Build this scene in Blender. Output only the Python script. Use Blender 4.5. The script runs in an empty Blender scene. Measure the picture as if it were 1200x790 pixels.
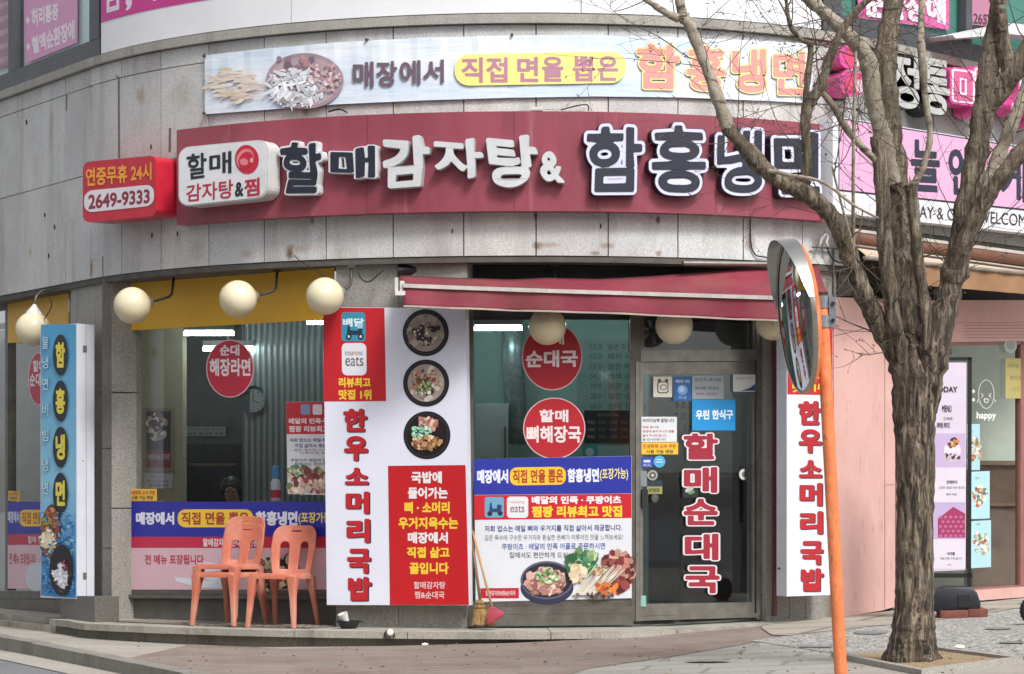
import bpy, bmesh, math, random
from mathutils import Vector, Matrix
import numpy as np

R = math.radians
SC = bpy.context.scene
COL = SC.collection
random.seed(7)

# ------------------------------------------------------------------ camera, sky, sun, exposure
F, HZ, H = 3090.0, 594.0, 1.13          # focal length and horizon in photo pixels, eye height in metres
cd = bpy.data.cameras.new('camera')
cd.sensor_width = 36.0
cd.lens = 36.0 * F / 1200.0
cd.shift_y = (HZ - 395.0) / 1200.0
cd.clip_start, cd.clip_end = 0.1, 2000.0
cam = bpy.data.objects.new('camera', cd)
COL.objects.link(cam)
cam.location = (0, 0, H)
cam.rotation_euler = (R(90), 0, 0)
SC.camera = cam

SUN_EL, SUN_AZ = R(48), R(150)          # azimuth clockwise from +Y: behind the camera, from the right
w = bpy.data.worlds.new('World')
SC.world = w
w.use_nodes = True
nt = w.node_tree
nt.nodes.clear()
sky = nt.nodes.new('ShaderNodeTexSky')
sky.sky_type = 'NISHITA'
sky.sun_disc = False
sky.sun_elevation = SUN_EL
sky.sun_rotation = SUN_AZ
sky.dust_density = 4.0
hs = nt.nodes.new('ShaderNodeHueSaturation')
hs.inputs['Saturation'].default_value = 0.22
bg = nt.nodes.new('ShaderNodeBackground')
bg.inputs['Strength'].default_value = 0.125
wo = nt.nodes.new('ShaderNodeOutputWorld')
nt.links.new(sky.outputs[0], hs.inputs['Color'])
nt.links.new(hs.outputs[0], bg.inputs['Color'])
nt.links.new(bg.outputs[0], wo.inputs['Surface'])

sd = bpy.data.lights.new('sun', 'SUN')
sd.energy = 1.75
sd.angle = R(14)
sd.color = (1.0, 0.985, 0.965)
sun = bpy.data.objects.new('sun', sd)
COL.objects.link(sun)
sdir = Vector((math.sin(SUN_AZ) * math.cos(SUN_EL), math.cos(SUN_AZ) * math.cos(SUN_EL), math.sin(SUN_EL)))
sun.rotation_euler = sdir.to_track_quat('Z', 'Y').to_euler()
sun.location = (0, -10, 30)

SC.view_settings.view_transform = 'Standard'
SC.view_settings.look = 'None'
SC.view_settings.exposure = 0.58
SC.view_settings.gamma = 1.0
SC.view_settings.use_curve_mapping = False
SC.cycles.max_bounces = 8
SC.cycles.transparent_max_bounces = 12
SC.cycles.use_denoising = True

# ------------------------------------------------------------------ colours and materials
def lin(c):
    if isinstance(c, str):
        c = c.lstrip('#')
        c = [int(c[i:i + 2], 16) / 255 for i in (0, 2, 4)]
        return tuple(v / 12.92 if v <= .04045 else ((v + .055) / 1.055) ** 2.4 for v in c)
    return tuple(c)

class NT:
    """small wrapper for building node trees"""
    def __init__(s, name):
        s.m = bpy.data.materials.new(name)
        s.m.use_nodes = True
        s.t = s.m.node_tree
        s.b = s.t.nodes['Principled BSDF']
        s.out = s.t.nodes['Material Output']
        s.tc = s.t.nodes.new('ShaderNodeTexCoord')
    def n(s, typ, **kw):
        x = s.t.nodes.new(typ)
        for k, v in kw.items():
            setattr(x, k, v)
        return x
    def link(s, a, b):
        s.t.links.new(a, b)
    def coords(s, scale=(1, 1, 1), rot=(0, 0, 0)):
        mp = s.n('ShaderNodeMapping')
        mp.inputs['Scale'].default_value = scale
        mp.inputs['Rotation'].default_value = rot
        s.link(s.tc.outputs['Object'], mp.inputs['Vector'])
        return mp.outputs[0]
    def noise(s, scale, detail=3, rough=.55, vec=None, dist=0):
        x = s.n('ShaderNodeTexNoise')
        x.inputs['Scale'].default_value = scale
        x.inputs['Detail'].default_value = detail
        x.inputs['Roughness'].default_value = rough
        x.inputs['Distortion'].default_value = dist
        s.link(vec if vec else s.tc.outputs['Object'], x.inputs['Vector'])
        return x.outputs['Fac']
    def ramp(s, fac, stops, interp='LINEAR'):
        x = s.n('ShaderNodeValToRGB')
        x.color_ramp.interpolation = interp
        e = x.color_ramp.elements
        while len(e) > 1:
            e.remove(e[-1])
        for i, (p, c) in enumerate(stops):
            el = e[0] if i == 0 else e.new(p)
            el.position = p
            c = lin(c) if not isinstance(c, (int, float)) else (c, c, c)
            el.color = (*c[:3], 1)
        s.link(fac, x.inputs[0])
        return x.outputs[0]
    def mix(s, fac, a, b, mode='MIX'):
        x = s.n('ShaderNodeMix', data_type='RGBA', blend_type=mode)
        for v, k in ((fac, 0), (a, 6), (b, 7)):
            if isinstance(v, (int, float)):
                x.inputs[k].default_value = v
            elif isinstance(v, (tuple, list, str)):
                x.inputs[k].default_value = (*lin(v)[:3], 1)
            else:
                s.link(v, x.inputs[k])
        return x.outputs[2]
    def base(s, c):
        if isinstance(c, (tuple, str)):
            s.b.inputs['Base Color'].default_value = (*lin(c)[:3], 1)
        else:
            s.link(c, s.b.inputs['Base Color'])
    def bump(s, h, strength=.3, dist=.01):
        x = s.n('ShaderNodeBump')
        x.inputs['Strength'].default_value = strength
        x.inputs['Distance'].default_value = dist
        s.link(h, x.inputs['Height'])
        s.link(x.outputs[0], s.b.inputs['Normal'])
    def set(s, **kw):
        for k, v in kw.items():
            i = s.b.inputs[k.replace('_', ' ')]
            if isinstance(v, (int, float, tuple)):
                i.default_value = v
            else:
                s.link(v, i)

MATS = {}
def paint(name, c, rough=.5, var=.12, scale=6.0, metallic=0.0, bump=0.0, streak=False, wear=None):
    """painted or plastic surface: base colour with mottling and slightly uneven gloss"""
    if name in MATS:
        return MATS[name]
    k = NT(name)
    col = lin(c)
    v = k.coords((1, 1, .18)) if streak else None
    n = k.noise(scale, 5, .6, v)
    dark = tuple(x * (1 - var) for x in col)
    lite = tuple(min(1, x * (1 + var * .6) + .004) for x in col)
    c_ = k.ramp(n, [(.3, dark), (.7, lite)])
    for wc, ws, wst, wa in wear or ():
        # chips, scuffs and stains: (colour, scale, stretch along z, amount)
        wn = k.noise(ws, 6, .75, k.coords((1, 1, wst)), .4)
        c_ = k.mix(k.ramp(wn, [(.58, 0.0), (.68, wa)]), c_, wc)
    k.base(c_)
    n2 = k.noise(scale * 7, 3)
    k.set(Roughness=k.ramp(n2, [(.3, max(.03, rough - .08)), (.7, min(1, rough + .08))]), Metallic=metallic)
    if bump:
        k.bump(n2, bump, .004)
    MATS[name] = k.m
    return k.m

def printed(name='printed_ink', rough=.42, dirt=.10):
    """printed film: the colour of each printed patch, with faint fading and dust"""
    if name in MATS:
        return MATS[name]
    k = NT(name)
    a = k.n('ShaderNodeAttribute', attribute_name='Col')
    n = k.noise(2.2, 5, .65, k.coords((1, 1, .5)))
    f = k.ramp(n, [(.25, 1 - dirt), (.7, 1.0)])
    k.base(k.mix(1.0, a.outputs['Color'], f, 'MULTIPLY'))
    k.set(Roughness=rough)
    k.bump(k.noise(4, 3), .16, .03)
    MATS[name] = k.m
    return k.m

def granite(name, c0, c1, stain='#6d6152', amount=.5, rough=.55, tint=False, rust=0.0, spots=()):
    if name in MATS:
        return MATS[name]
    k = NT(name)
    sp = k.noise(85, 2, .8)
    col = k.ramp(sp, [(.36, c0), (.5, tuple((a + b) / 2 for a, b in zip(lin(c0), lin(c1)))), (.64, c1)])
    if tint:
        a = k.n('ShaderNodeAttribute', attribute_name='Col')
        col = k.mix(1.0, col, a.outputs['Color'], 'MULTIPLY')
    st = k.noise(2.6, 6, .7, k.coords((1, 1, .16)), .3)
    col = k.mix(k.ramp(st, [(.48, 0.0), (.75, amount)]), col, stain)
    bl = k.noise(1.1, 4, .6)
    col = k.mix(k.ramp(bl, [(.45, 0.0), (.8, amount * .7)]), col, '#8f8a80')
    if rust:
        ru = k.noise(1.9, 5, .75, k.coords((1, 1, .7)), .6)
        col = k.mix(k.ramp(ru, [(.66, 0.0), (.74, rust)]), col, '#7d5433')
    wob = k.noise(9, 5, .75)
    for (sx, sy, sz_), rx, rz, sc, sa in spots:
        mp = k.n('ShaderNodeMapping')
        mp.inputs['Location'].default_value = (-.5 * sx / rx, -.5 * sy / rx, -.5 * sz_ / rz)
        mp.inputs['Scale'].default_value = (.5 / rx, .5 / rx, .5 / rz)
        k.link(k.tc.outputs['Object'], mp.inputs['Vector'])
        ln = k.n('ShaderNodeVectorMath', operation='LENGTH')
        k.link(mp.outputs[0], ln.inputs[0])
        ad = k.n('ShaderNodeMath', operation='MULTIPLY_ADD')
        k.link(wob, ad.inputs[0])
        ad.inputs[1].default_value = .75
        k.link(ln.outputs['Value'], ad.inputs[2])
        col = k.mix(k.ramp(ad.outputs[0], [(.5, sa), (.82, 0.0)]), col, sc)
    k.base(col)
    k.set(Roughness=rough)
    k.bump(sp, .15, .002)
    MATS[name] = k.m
    return k.m

def glass(name='window_glass', tint=.95, refl=1.7, col=(1, 1, 1)):
    if name in MATS:
        return MATS[name]
    k = NT(name)
    k.t.nodes.remove(k.b)
    tr = k.n('ShaderNodeBsdfTransparent')
    tr.inputs[0].default_value = (tint * col[0], tint * col[1], tint * col[2], 1)
    gl = k.n('ShaderNodeBsdfGlossy')
    gl.inputs['Roughness'].default_value = .03
    gl.inputs[0].default_value = (.9, .95, 1, 1)
    fr = k.n('ShaderNodeFresnel')
    fr.inputs[0].default_value = 1.5
    bp = k.n('ShaderNodeBump')
    bp.inputs['Strength'].default_value = .04
    bp.inputs['Distance'].default_value = .05
    k.link(k.noise(1.7, 1), bp.inputs['Height'])
    k.link(bp.outputs[0], gl.inputs['Normal'])
    ge = k.n('ShaderNodeNewGeometry')
    iv = k.n('ShaderNodeMath', operation='MULTIPLY_ADD')
    k.link(ge.outputs['Backfacing'], iv.inputs[0])
    iv.inputs[1].default_value, iv.inputs[2].default_value = -refl, refl
    ml = k.n('ShaderNodeMath', operation='MULTIPLY')
    k.link(iv.outputs[0], ml.inputs[1])
    k.link(fr.outputs[0], ml.inputs[0])
    mx = k.n('ShaderNodeMixShader')
    k.link(ml.outputs[0], mx.inputs[0])
    k.link(tr.outputs[0], mx.inputs[1])
    k.link(gl.outputs[0], mx.inputs[2])
    k.link(mx.outputs[0], k.out.inputs['Surface'])
    MATS[name] = k.m
    return k.m

def emit(name, c, s):
    if name in MATS:
        return MATS[name]
    k = NT(name)
    k.set(Emission_Strength=s)
    k.b.inputs['Emission Color'].default_value = (*lin(c)[:3], 1)
    k.base(c)
    MATS[name] = k.m
    return k.m

# ------------------------------------------------------------------ surfaces the photo's pixels are measured on
X0, Z0, RL, AL, RR, AR, PW, S0 = .184, 21.8, 4.76, 1.016, 4.26, .83, .6, .015

def plan(s, d=0.0):
    """point of the facade's ground plan at arc length s from its nearest point, d metres proud of the wall"""
    r, am = (RL, AL) if s < 0 else (RR, AR)
    a = min(abs(s) / r, am)
    rest = abs(s) - a * r
    sg = -1 if s < 0 else 1
    x = r * math.sin(a) + rest * math.cos(a)
    y = r * (1 - math.cos(a)) + rest * math.sin(a)
    n = Vector((sg * math.sin(a), -math.cos(a), 0))
    return Vector((X0 + sg * x, Z0 + y, 0)) + n * d, n

class Curve:
    """the rounded wall, d metres proud of its granite face"""
    def __init__(s, d):
        s.d = d
        s.S = np.linspace(-9, 9, 3601)
        P = [plan(v, d)[0] for v in s.S]
        s.px = np.array([600 + F * p.x / p.y for p in P])
        i0 = int(np.argmin(s.px)) if s.px.argmin() < 1500 else 0
        s.S, s.px = s.S[i0:], s.px[i0:]
    def arc(s, px):
        return float(np.interp(px, s.px, s.S))
    def pn(s, px, py):
        p, n = plan(s.arc(px), s.d)
        return Vector((p.x, p.y, H + (HZ - py) * p.y / F)), n
    def pt(s, px, py, lift=0.0):
        p, n = s.pn(px, py)
        return p + n * lift

class Plane:
    """an upright plane through two plan points"""
    def __init__(s, a, b):
        s.a, s.b = Vector((a[0], a[1], 0)), Vector((b[0], b[1], 0))
        d = (s.b - s.a).normalized()
        n = Vector((d.y, -d.x, 0))
        s.n = n if n.y < 0 else -n
    def pn(s, px, py):
        u = (px - 600) / F
        d = s.b - s.a
        t = (u * s.a.y - s.a.x) / (d.x - u * d.y)
        p = s.a + d * t
        return Vector((p.x, p.y, H + (HZ - py) * p.y / F)), s.n
    def pt(s, px, py, lift=0.0):
        p, n = s.pn(px, py)
        return p + n * lift
    def off(s, k):
        q = Plane(s.a + s.n * k, s.b + s.n * k)
        return q

def pxy(px, Y):
    return ((px - 600) / F * Y, Y)
def PP(px0, Y0, px1, Y1):
    return Plane(pxy(px0, Y0), pxy(px1, Y1))
def chord(px0, px1, d):
    c = Curve(d)
    return Plane(c.pt(px0, 500), c.pt(px1, 500))
def P(px, py, Y):
    return Vector(((px - 600) / F * Y, Y, H + (HZ - py) * Y / F))

GX, GZ = [-60, -5, -2.2, 0, 2.06, 3.3, 6, 60], [0, 0, -.03, .03, .13, .2, .3, .3]
def gz(x):
    return float(np.interp(x, GX, GZ))
def G(px, py, lift=0.0):
    z = 0.0
    for _ in range(12):
        Y = (H - z) * F / (py - HZ)
        z = gz((px - 600) / F * Y) + lift
    return Vector(((px - 600) / F * Y, Y, z))

# ------------------------------------------------------------------ object helpers
def thing(name, label, cat, loc=(0, 0, 0), group=None):
    o = bpy.data.objects.new(name, None)
    o.empty_display_size = .1
    COL.objects.link(o)
    o.location = loc
    o['label'], o['category'] = label, cat
    if group:
        o['group'] = group
    return o
def tag(o, label, cat, group=None):
    o['label'], o['category'] = label, cat
    if group:
        o['group'] = group
    return o
def adopt(o, parent):
    if parent is not None:
        o.parent = parent
        o.matrix_parent_inverse = Matrix.Translation(-parent.location) if parent.parent is None else Matrix.Identity(4)
    return o
def structure(o):
    o['kind'] = 'structure'
    return o

class MB:
    """collects faces for ONE mesh object (vertices in world space)"""
    def __init__(s):
        s.v, s.f, s.c = [], [], []
    def face(s, pts, col=None):
        i = len(s.v)
        s.v += [tuple(p) for p in pts]
        s.f.append(tuple(range(i, i + len(pts))))
        s.c.append(col)
    def grid(s, rows, col=None, close=False):
        i = len(s.v)
        n = len(rows[0])
        for r in rows:
            s.v += [tuple(p) for p in r]
        for a in range(len(rows) - 1):
            for b in range(n if close else n - 1):
                b2 = (b + 1) % n
                s.f.append((i + a * n + b, i + a * n + b2, i + (a + 1) * n + b2, i + (a + 1) * n + b))
                s.c.append(col)
    def box(s, x0, x1, y0, y1, z0, z1, col=None, M=None):
        p = [Vector(q) for q in ((x0, y0, z0), (x1, y0, z0), (x1, y1, z0), (x0, y1, z0), (x0, y0, z1), (x1, y0, z1), (x1, y1, z1), (x0, y1, z1))]
        if M:
            p = [M @ q for q in p]
        i = len(s.v)
        s.v += [tuple(q) for q in p]
        for f in ((0, 3, 2, 1), (4, 5, 6, 7), (0, 1, 5, 4), (1, 2, 6, 5), (2, 3, 7, 6), (3, 0, 4, 7)):
            s.f.append(tuple(i + q for q in f))
            s.c.append(col)
    def prism(s, front, back, col=None):
        """closed solid between two matching outlines"""
        n = len(front)
        i = len(s.v)
        s.v += [tuple(p) for p in front] + [tuple(p) for p in back]
        s.f.append(tuple(range(i, i + n)))
        s.f.append(tuple(range(i + 2 * n - 1, i + n - 1, -1)))
        s.c += [col, col]
        for k in range(n):
            k2 = (k + 1) % n
            s.f.append((i + k2, i + k, i + n + k, i + n + k2))
            s.c.append(col)
    def tube(s, pts, rad, n=8, col=None, caps=True):
        pts = [Vector(p) for p in pts]
        if not isinstance(rad, (list, tuple)):
            rad = [rad] * len(pts)
        rows = []
        up = None
        for k, p in enumerate(pts):
            t = (pts[min(k + 1, len(pts) - 1)] - pts[max(k - 1, 0)]).normalized()
            if up is None:
                up = Vector((0, 0, 1)) if abs(t.z) < .9 else Vector((0, 1, 0))
            x = t.cross(up).normalized()
            up = x.cross(t).normalized()
            rows.append([p + (x * math.cos(2 * math.pi * j / n) + up * math.sin(2 * math.pi * j / n)) * rad[k] for j in range(n)])
        s.grid(rows, col, True)
        if caps:
            s.face(rows[0], col)
            s.face(rows[-1][::-1], col)
    def lathe(s, prof, loc, n=24, M=None, col=None):
        rows = []
        for r, z in prof:
            q = [Vector((r * math.cos(2 * math.pi * j / n), r * math.sin(2 * math.pi * j / n), z)) for j in range(n)]
            if M:
                q = [M @ v for v in q]
            rows.append([v + Vector(loc) for v in q])
        s.grid(rows, col, True)
    def obj(s, name, mat, parent=None, smooth=False, weld=True):
        me = bpy.data.meshes.new(name)
        me.from_pydata(s.v, [], s.f)
        if any(c is not None for c in s.c):
            at = me.color_attributes.new('Col', 'FLOAT_COLOR', 'CORNER')
            data = []
            for p in me.polygons:
                c = s.c[p.index] or (1, 1, 1)
                data += [*c[:3], 1.0] * p.loop_total
            at.data.foreach_set('color', data)
        bm = bmesh.new()
        bm.from_mesh(me)
        if weld:
            bmesh.ops.remove_doubles(bm, verts=bm.verts, dist=1e-5)
            bmesh.ops.recalc_face_normals(bm, faces=bm.faces)
        bm.to_mesh(me)
        bm.free()
        if smooth:
            me.polygons.foreach_set('use_smooth', [True] * len(me.polygons))
        me.materials.append(mat)
        o = bpy.data.objects.new(name, me)
        COL.objects.link(o)
        return adopt(o, parent)

def smooth_angle(o, deg=35):
    me = o.data
    me.polygons.foreach_set('use_smooth', [True] * len(me.polygons))
    bm = bmesh.new()
    bm.from_mesh(me)
    for e in bm.edges:
        if len(e.link_faces) == 2 and e.calc_face_angle() > R(deg):
            e.smooth = False
    bm.to_mesh(me)
    bm.free()
    return o

def lerp(a, b, t):
    return a + (b - a) * t
def quad(x0, y0, x1, y1, dt=0.0, db=None):
    """pixel quad, its right side dt lower at the top and db at the bottom"""
    db = dt if db is None else db
    return [(x0, y0), (x1, y0 + dt), (x1, y1 + db), (x0, y1)]
def bil(q, u, v):
    (ax, ay), (bx, by), (cx, cy), (dx, dy) = q
    tx, ty = lerp(ax, bx, u), lerp(ay, by, u)
    ux, uy = lerp(dx, cx, u), lerp(dy, cy, u)
    return lerp(tx, ux, v), lerp(ty, uy, v)

def slab(mb, sf, q, depth, lift=0.0, nx=1, col=None):
    """solid plate whose front is the pixel quad q on surface sf, depth metres thick behind it"""
    if nx == 1:
        fr = [sf.pt(*p, lift) for p in q]
        bk = [sf.pt(*p, lift - depth) for p in q]
        mb.prism(fr[::-1], bk[::-1], col)
        return
    rows = []
    for l in (lift, lift - depth):
        rows.append([sf.pt(*bil(q, i / nx, 0), l) for i in range(nx + 1)])
        rows.append([sf.pt(*bil(q, i / nx, 1), l) for i in range(nx + 1)])
    ft, fb, bt, bb = rows
    mb.grid([bt, ft, fb, bb, bt], col)
    for i in (0, nx):
        mb.face([ft[i], fb[i], bb[i], bt[i]], col)

def band(mb, s0, s1, d0, d1, z0, z1, n=60, col=None):
    """solid strip following the rounded wall; depths and heights may be functions of s"""
    fn = lambda a: a if callable(a) else (lambda s: a)
    d0, d1, z0, z1 = map(fn, (d0, d1, z0, z1))
    R4 = [[], [], [], []]
    for i in range(n + 1):
        s = lerp(s0, s1, i / n)
        for r, (d, z) in zip(R4, ((d0(s), z0(s)), (d1(s), z0(s)), (d1(s), z1(s)), (d0(s), z1(s)))):
            p = plan(s, d)[0]
            r.append(Vector((p.x, p.y, z)))
    mb.grid(R4 + [R4[0]], col)
    for i in (0, n):
        mb.face([r[i] for r in R4], col)

# ------------------------------------------------------------------ lettering
GL, OUTL, ADV = {}, {}, {}
_fc = bpy.data.curves.new('letters', 'FONT')
_fo = bpy.data.objects.new('letters', _fc)
def raw(txt):
    """flat letters of the built-in font as vertices and faces"""
    _fc.body = txt
    me = bpy.data.meshes.new_from_object(_fo)
    bm = bmesh.new()
    bm.from_mesh(me)
    bmesh.ops.remove_doubles(bm, verts=bm.verts, dist=1e-5)
    bm.verts.index_update()
    v = [(q.co.x, q.co.y) for q in bm.verts]
    f = [tuple(q.index for q in fc.verts) for fc in bm.faces]
    e = [(q.verts[0].index, q.verts[1].index) for q in bm.edges if len(q.link_faces) == 1]
    bm.free()
    bpy.data.meshes.remove(me)
    return v, f, e
def outl(c):
    if c not in OUTL:
        OUTL[c] = raw(c)
    return OUTL[c]
def xr(v):
    xs = [q[0] for q in v]
    return min(xs), max(xs)
def adv(c):
    """advance width of one character"""
    if c not in ADV:
        o = 'a' if ord(c) < 128 else '\uac00'
        if c == ' ':
            ADV[c] = xr(raw('| |')[0])[1] - xr(raw('||')[0])[1]
        else:
            ADV[c] = xr(raw(c + '|')[0])[1] - xr(outl('|')[0])[1]
    return ADV[c]

def march(c, off, h=.024):
    """outline of one character thickened by off: contour of the distance to its edge"""
    v, f, e = outl(c)
    V = np.array(v)
    E0, E1 = V[[q[0] for q in e]], V[[q[1] for q in e]]
    pad = abs(off) + 2.5 * h
    xs = np.arange(V[:, 0].min() - pad, V[:, 0].max() + pad + h, h)
    ys = np.arange(V[:, 1].min() - pad, V[:, 1].max() + pad + h, h)
    PX, PY = np.meshgrid(xs, ys, indexing='ij')
    Q = np.stack([PX.ravel(), PY.ravel()], 1)
    D = np.full(len(Q), 9.0)
    inside = np.zeros(len(Q), bool)
    for a, b in zip(E0, E1):
        d = b - a
        L = float(d @ d)
        if L < 1e-12:
            continue
        t = np.clip(((Q - a) @ d) / L, 0, 1)
        r = Q - a - t[:, None] * d
        D = np.minimum(D, np.hypot(r[:, 0], r[:, 1]))
        if a[1] != b[1]:
            k = (a[1] > Q[:, 1]) != (b[1] > Q[:, 1])
            inside ^= k & (Q[:, 0] < a[0] + (Q[:, 1] - a[1]) * (d[0] / d[1]))
    S = (np.where(inside, -D, D) - off).reshape(PX.shape)
    nx, ny = S.shape
    seg = {}
    def edge(i, j, ax):
        i2, j2 = (i + 1, j) if ax == 0 else (i, j + 1)
        t = S[i, j] / (S[i, j] - S[i2, j2])
        return (xs[i] + (t * h if ax == 0 else 0), ys[j] + (t * h if ax else 0))
    N = S < 0
    act = np.argwhere((N[:-1, :-1].astype(int) + N[1:, :-1] + N[:-1, 1:] + N[1:, 1:]) % 4 != 0)
    for i, j in act:
        code = N[i, j] * 1 + N[i + 1, j] * 2 + N[i + 1, j + 1] * 4 + N[i, j + 1] * 8
        B_, R_, T_, L_ = (i, j, 0), (i + 1, j, 1), (i, j + 1, 0), (i, j, 1)
        for p, q in {1: [(L_, B_)], 2: [(B_, R_)], 3: [(L_, R_)], 4: [(R_, T_)], 5: [(L_, B_), (R_, T_)], 6: [(B_, T_)], 7: [(L_, T_)],
                     8: [(T_, L_)], 9: [(T_, B_)], 10: [(B_, R_), (T_, L_)], 11: [(T_, R_)], 12: [(R_, L_)], 13: [(R_, B_)], 14: [(B_, L_)]}[int(code)]:
            seg[p] = q
    loops = []
    while seg:
        k0 = next(iter(seg))
        lp = [k0]
        k = seg.pop(k0)
        while k != k0 and k in seg:
            lp.append(k)
            k = seg.pop(k)
        pts = [edge(*q) for q in lp]
        # drop points that lie on a straight run
        out = []
        for n_, q in enumerate(pts):
            a = out[-1] if out else pts[-1]
            b = pts[(n_ + 1) % len(pts)]
            cr = abs((q[0] - a[0]) * (b[1] - a[1]) - (q[1] - a[1]) * (b[0] - a[0]))
            if cr / max(math.hypot(b[0] - a[0], b[1] - a[1]), 1e-6) > .0016:
                out.append(q)
        if len(out) > 4:
            loops.append(out)
    return loops
FAT = {}
def fat(c, off):
    if abs(off) < .006:
        return outl(c)[:2]
    key = (c, round(off, 3))
    if key not in FAT:
        v, f = shape2d(march(c, off), 0)
        FAT[key] = ([(q.x, q.y) for q in v], f)
    return FAT[key]
def glyph(txt, off):
    key = (txt, round(off, 3))
    if key not in GL:
        x, V, Fc = 0.0, [], []
        for c in txt:
            if c != ' ':
                v, f = fat(c, off)
                i = len(V)
                V += [(a + x, b) for a, b in v]
                Fc += [tuple(i + k for k in q) for q in f]
            x += adv(c)
        GL[key] = (V, Fc)
    return GL[key]

def glyph_map(txt, off, q, extra=0.0):
    """pixel positions of the letters' vertices, the bold letters filling quad q; extra thickens past it"""
    v0, _ = glyph(txt, off)
    xs, ys = [p[0] for p in v0], [p[1] for p in v0]
    x0, x1, y0, y1 = min(xs), max(xs), min(ys), max(ys)
    v, f = glyph(txt, off + extra)
    return [bil(q, (x - x0) / (x1 - x0), (y1 - y) / (y1 - y0)) for x, y in v], f

class Pr:
    """flat printing on a surface: coloured patches and letters gathered into ONE mesh"""
    def __init__(s, sf, lift=.002):
        s.sf, s.l0, s.mb, s.k = sf, lift, MB(), 0
    def lf(s, ly):
        return s.l0 + ly * .0012
    def poly(s, pts, col, ly=0, extra=0.0):
        s.mb.face([s.sf.pt(*p, s.lf(ly) + extra) for p in pts], lin(col))
    def rect(s, q, col, ly=0, nx=1):
        for i in range(nx):
            a, b = i / nx, (i + 1) / nx
            s.poly([bil(q, a, 1), bil(q, b, 1), bil(q, b, 0), bil(q, a, 0)], col, ly)
    def ell(s, cx, cy, rx, ry, col, ly=0, n=40, rot=0.0):
        c, d = math.cos(rot), math.sin(rot)
        pts = [(cx + rx * math.cos(t) * c - ry * math.sin(t) * d, cy + rx * math.cos(t) * d + ry * math.sin(t) * c)
               for t in (2 * math.pi * i / n for i in range(n))]
        s.poly(pts[::-1], col, ly)
    def rrect(s, q, r, col, ly=0):
        """rounded rectangle; r in pixels"""
        w = math.dist(q[0], q[1])
        h = math.dist(q[0], q[3])
        us = sorted(set([r / w * (1 - math.cos(R(15 * i))) for i in range(7)] + [1 - r / w * (1 - math.cos(R(15 * i))) for i in range(7)] + [r / w + (1 - 2 * r / w) * i / 10 for i in range(11)]))
        def vtop(u):
            d = max(0.0, r - min(u, 1 - u) * w)
            return (r - math.sqrt(max(0.0, r * r - d * d))) / h
        for a, b in zip(us, us[1:]):
            if b - a > 1e-5:
                s.poly([bil(q, a, 1 - vtop(a)), bil(q, b, 1 - vtop(b)), bil(q, b, vtop(b)), bil(q, a, vtop(a))], col, ly)
    def text(s, txt, q, col, ly=1, off=.02, extra=0.0):
        v, f = glyph_map(txt, off, q, extra)
        l = s.lf(ly)
        c = lin(col)
        pts = [s.sf.pt(x, y, l) for x, y in v]
        i = len(s.mb.v)
        s.mb.v += [tuple(p) for p in pts]
        for a in f:
            s.mb.f.append(tuple(i + k for k in a))
            s.mb.c.append(c)
    def flakes(s, cx, cy, rx, ry, pal, n, size, ly=1, seed=1, rect=False, stretch=1.0):
        """a food photograph's many little patches of colour"""
        rg = random.Random(seed)
        for i in range(n):
            if rect:
                x, y = cx + rg.uniform(-rx, rx), cy + rg.uniform(-ry, ry)
            else:
                t, r = rg.uniform(0, 6.283), math.sqrt(rg.random())
                x, y = cx + rx * r * math.cos(t), cy + ry * r * math.sin(t)
            c = lin(rg.choice(pal))
            j = rg.uniform(.7, 1.25)
            c = tuple(min(1, q * j) for q in c)
            sz = size * rg.uniform(.5, 1.3)
            a = rg.uniform(0, 6.283)
            m = rg.randint(4, 7)
            pts = []
            for k in range(m):
                t = -2 * math.pi * k / m
                rr = sz * rg.uniform(.65, 1.15)
                u, v = rr * math.cos(t) * stretch, rr * math.sin(t) / stretch
                pts.append((x + u * math.cos(a) - v * math.sin(a), y + u * math.sin(a) + v * math.cos(a)))
            s.mb.face([s.sf.pt(*p, s.lf(ly) + i * 5e-5) for p in pts], c)
    def obj(s, name, parent=None, mat=None):
        o = s.mb.obj(name, mat or printed(), parent, weld=False)
        return o

def letter3d(sf, txt, q, off, depth, lift=0.0, extra=0.0, mb=None, col=None, brush=0.0):
    """solid channel letter: its front on surface sf, its sides running depth back"""
    v, f = glyph_map(txt, off, q, extra)
    if brush:
        # hand-brushed look: strokes lean and wander a little
        ph = q[0][0] * .7
        v = [(x + brush * math.sin((y - q[0][1]) * .12 + ph) + brush * .5 * math.sin((x + y) * .21), y + brush * math.sin((x - q[0][0]) * .13 + ph * 1.3)) for x, y in v]
    bm = bmesh.new()
    fr = [bm.verts.new((x, y, 0)) for x, y in v]
    for a in f:
        try:
            bm.faces.new([fr[i] for i in a])
        except ValueError:
            pass
    bmesh.ops.remove_doubles(bm, verts=bm.verts, dist=1e-4)
    bm.verts.index_update()
    mb = mb or MB()
    i0 = len(mb.v)
    vs = list(bm.verts)
    n = len(vs)
    mb.v += [tuple(sf.pt(p.co.x, p.co.y, lift)) for p in vs] + [tuple(sf.pt(p.co.x, p.co.y, lift - depth)) for p in vs]
    for fc in bm.faces:
        mb.f.append(tuple(i0 + p.index for p in fc.verts))
        mb.c.append(col)
    for e in bm.edges:
        if len(e.link_faces) == 1:
            a, b = e.verts
            mb.f.append((i0 + a.index, i0 + b.index, i0 + n + b.index, i0 + n + a.index))
            mb.c.append(col)
    bm.free()
    return mb

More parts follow.
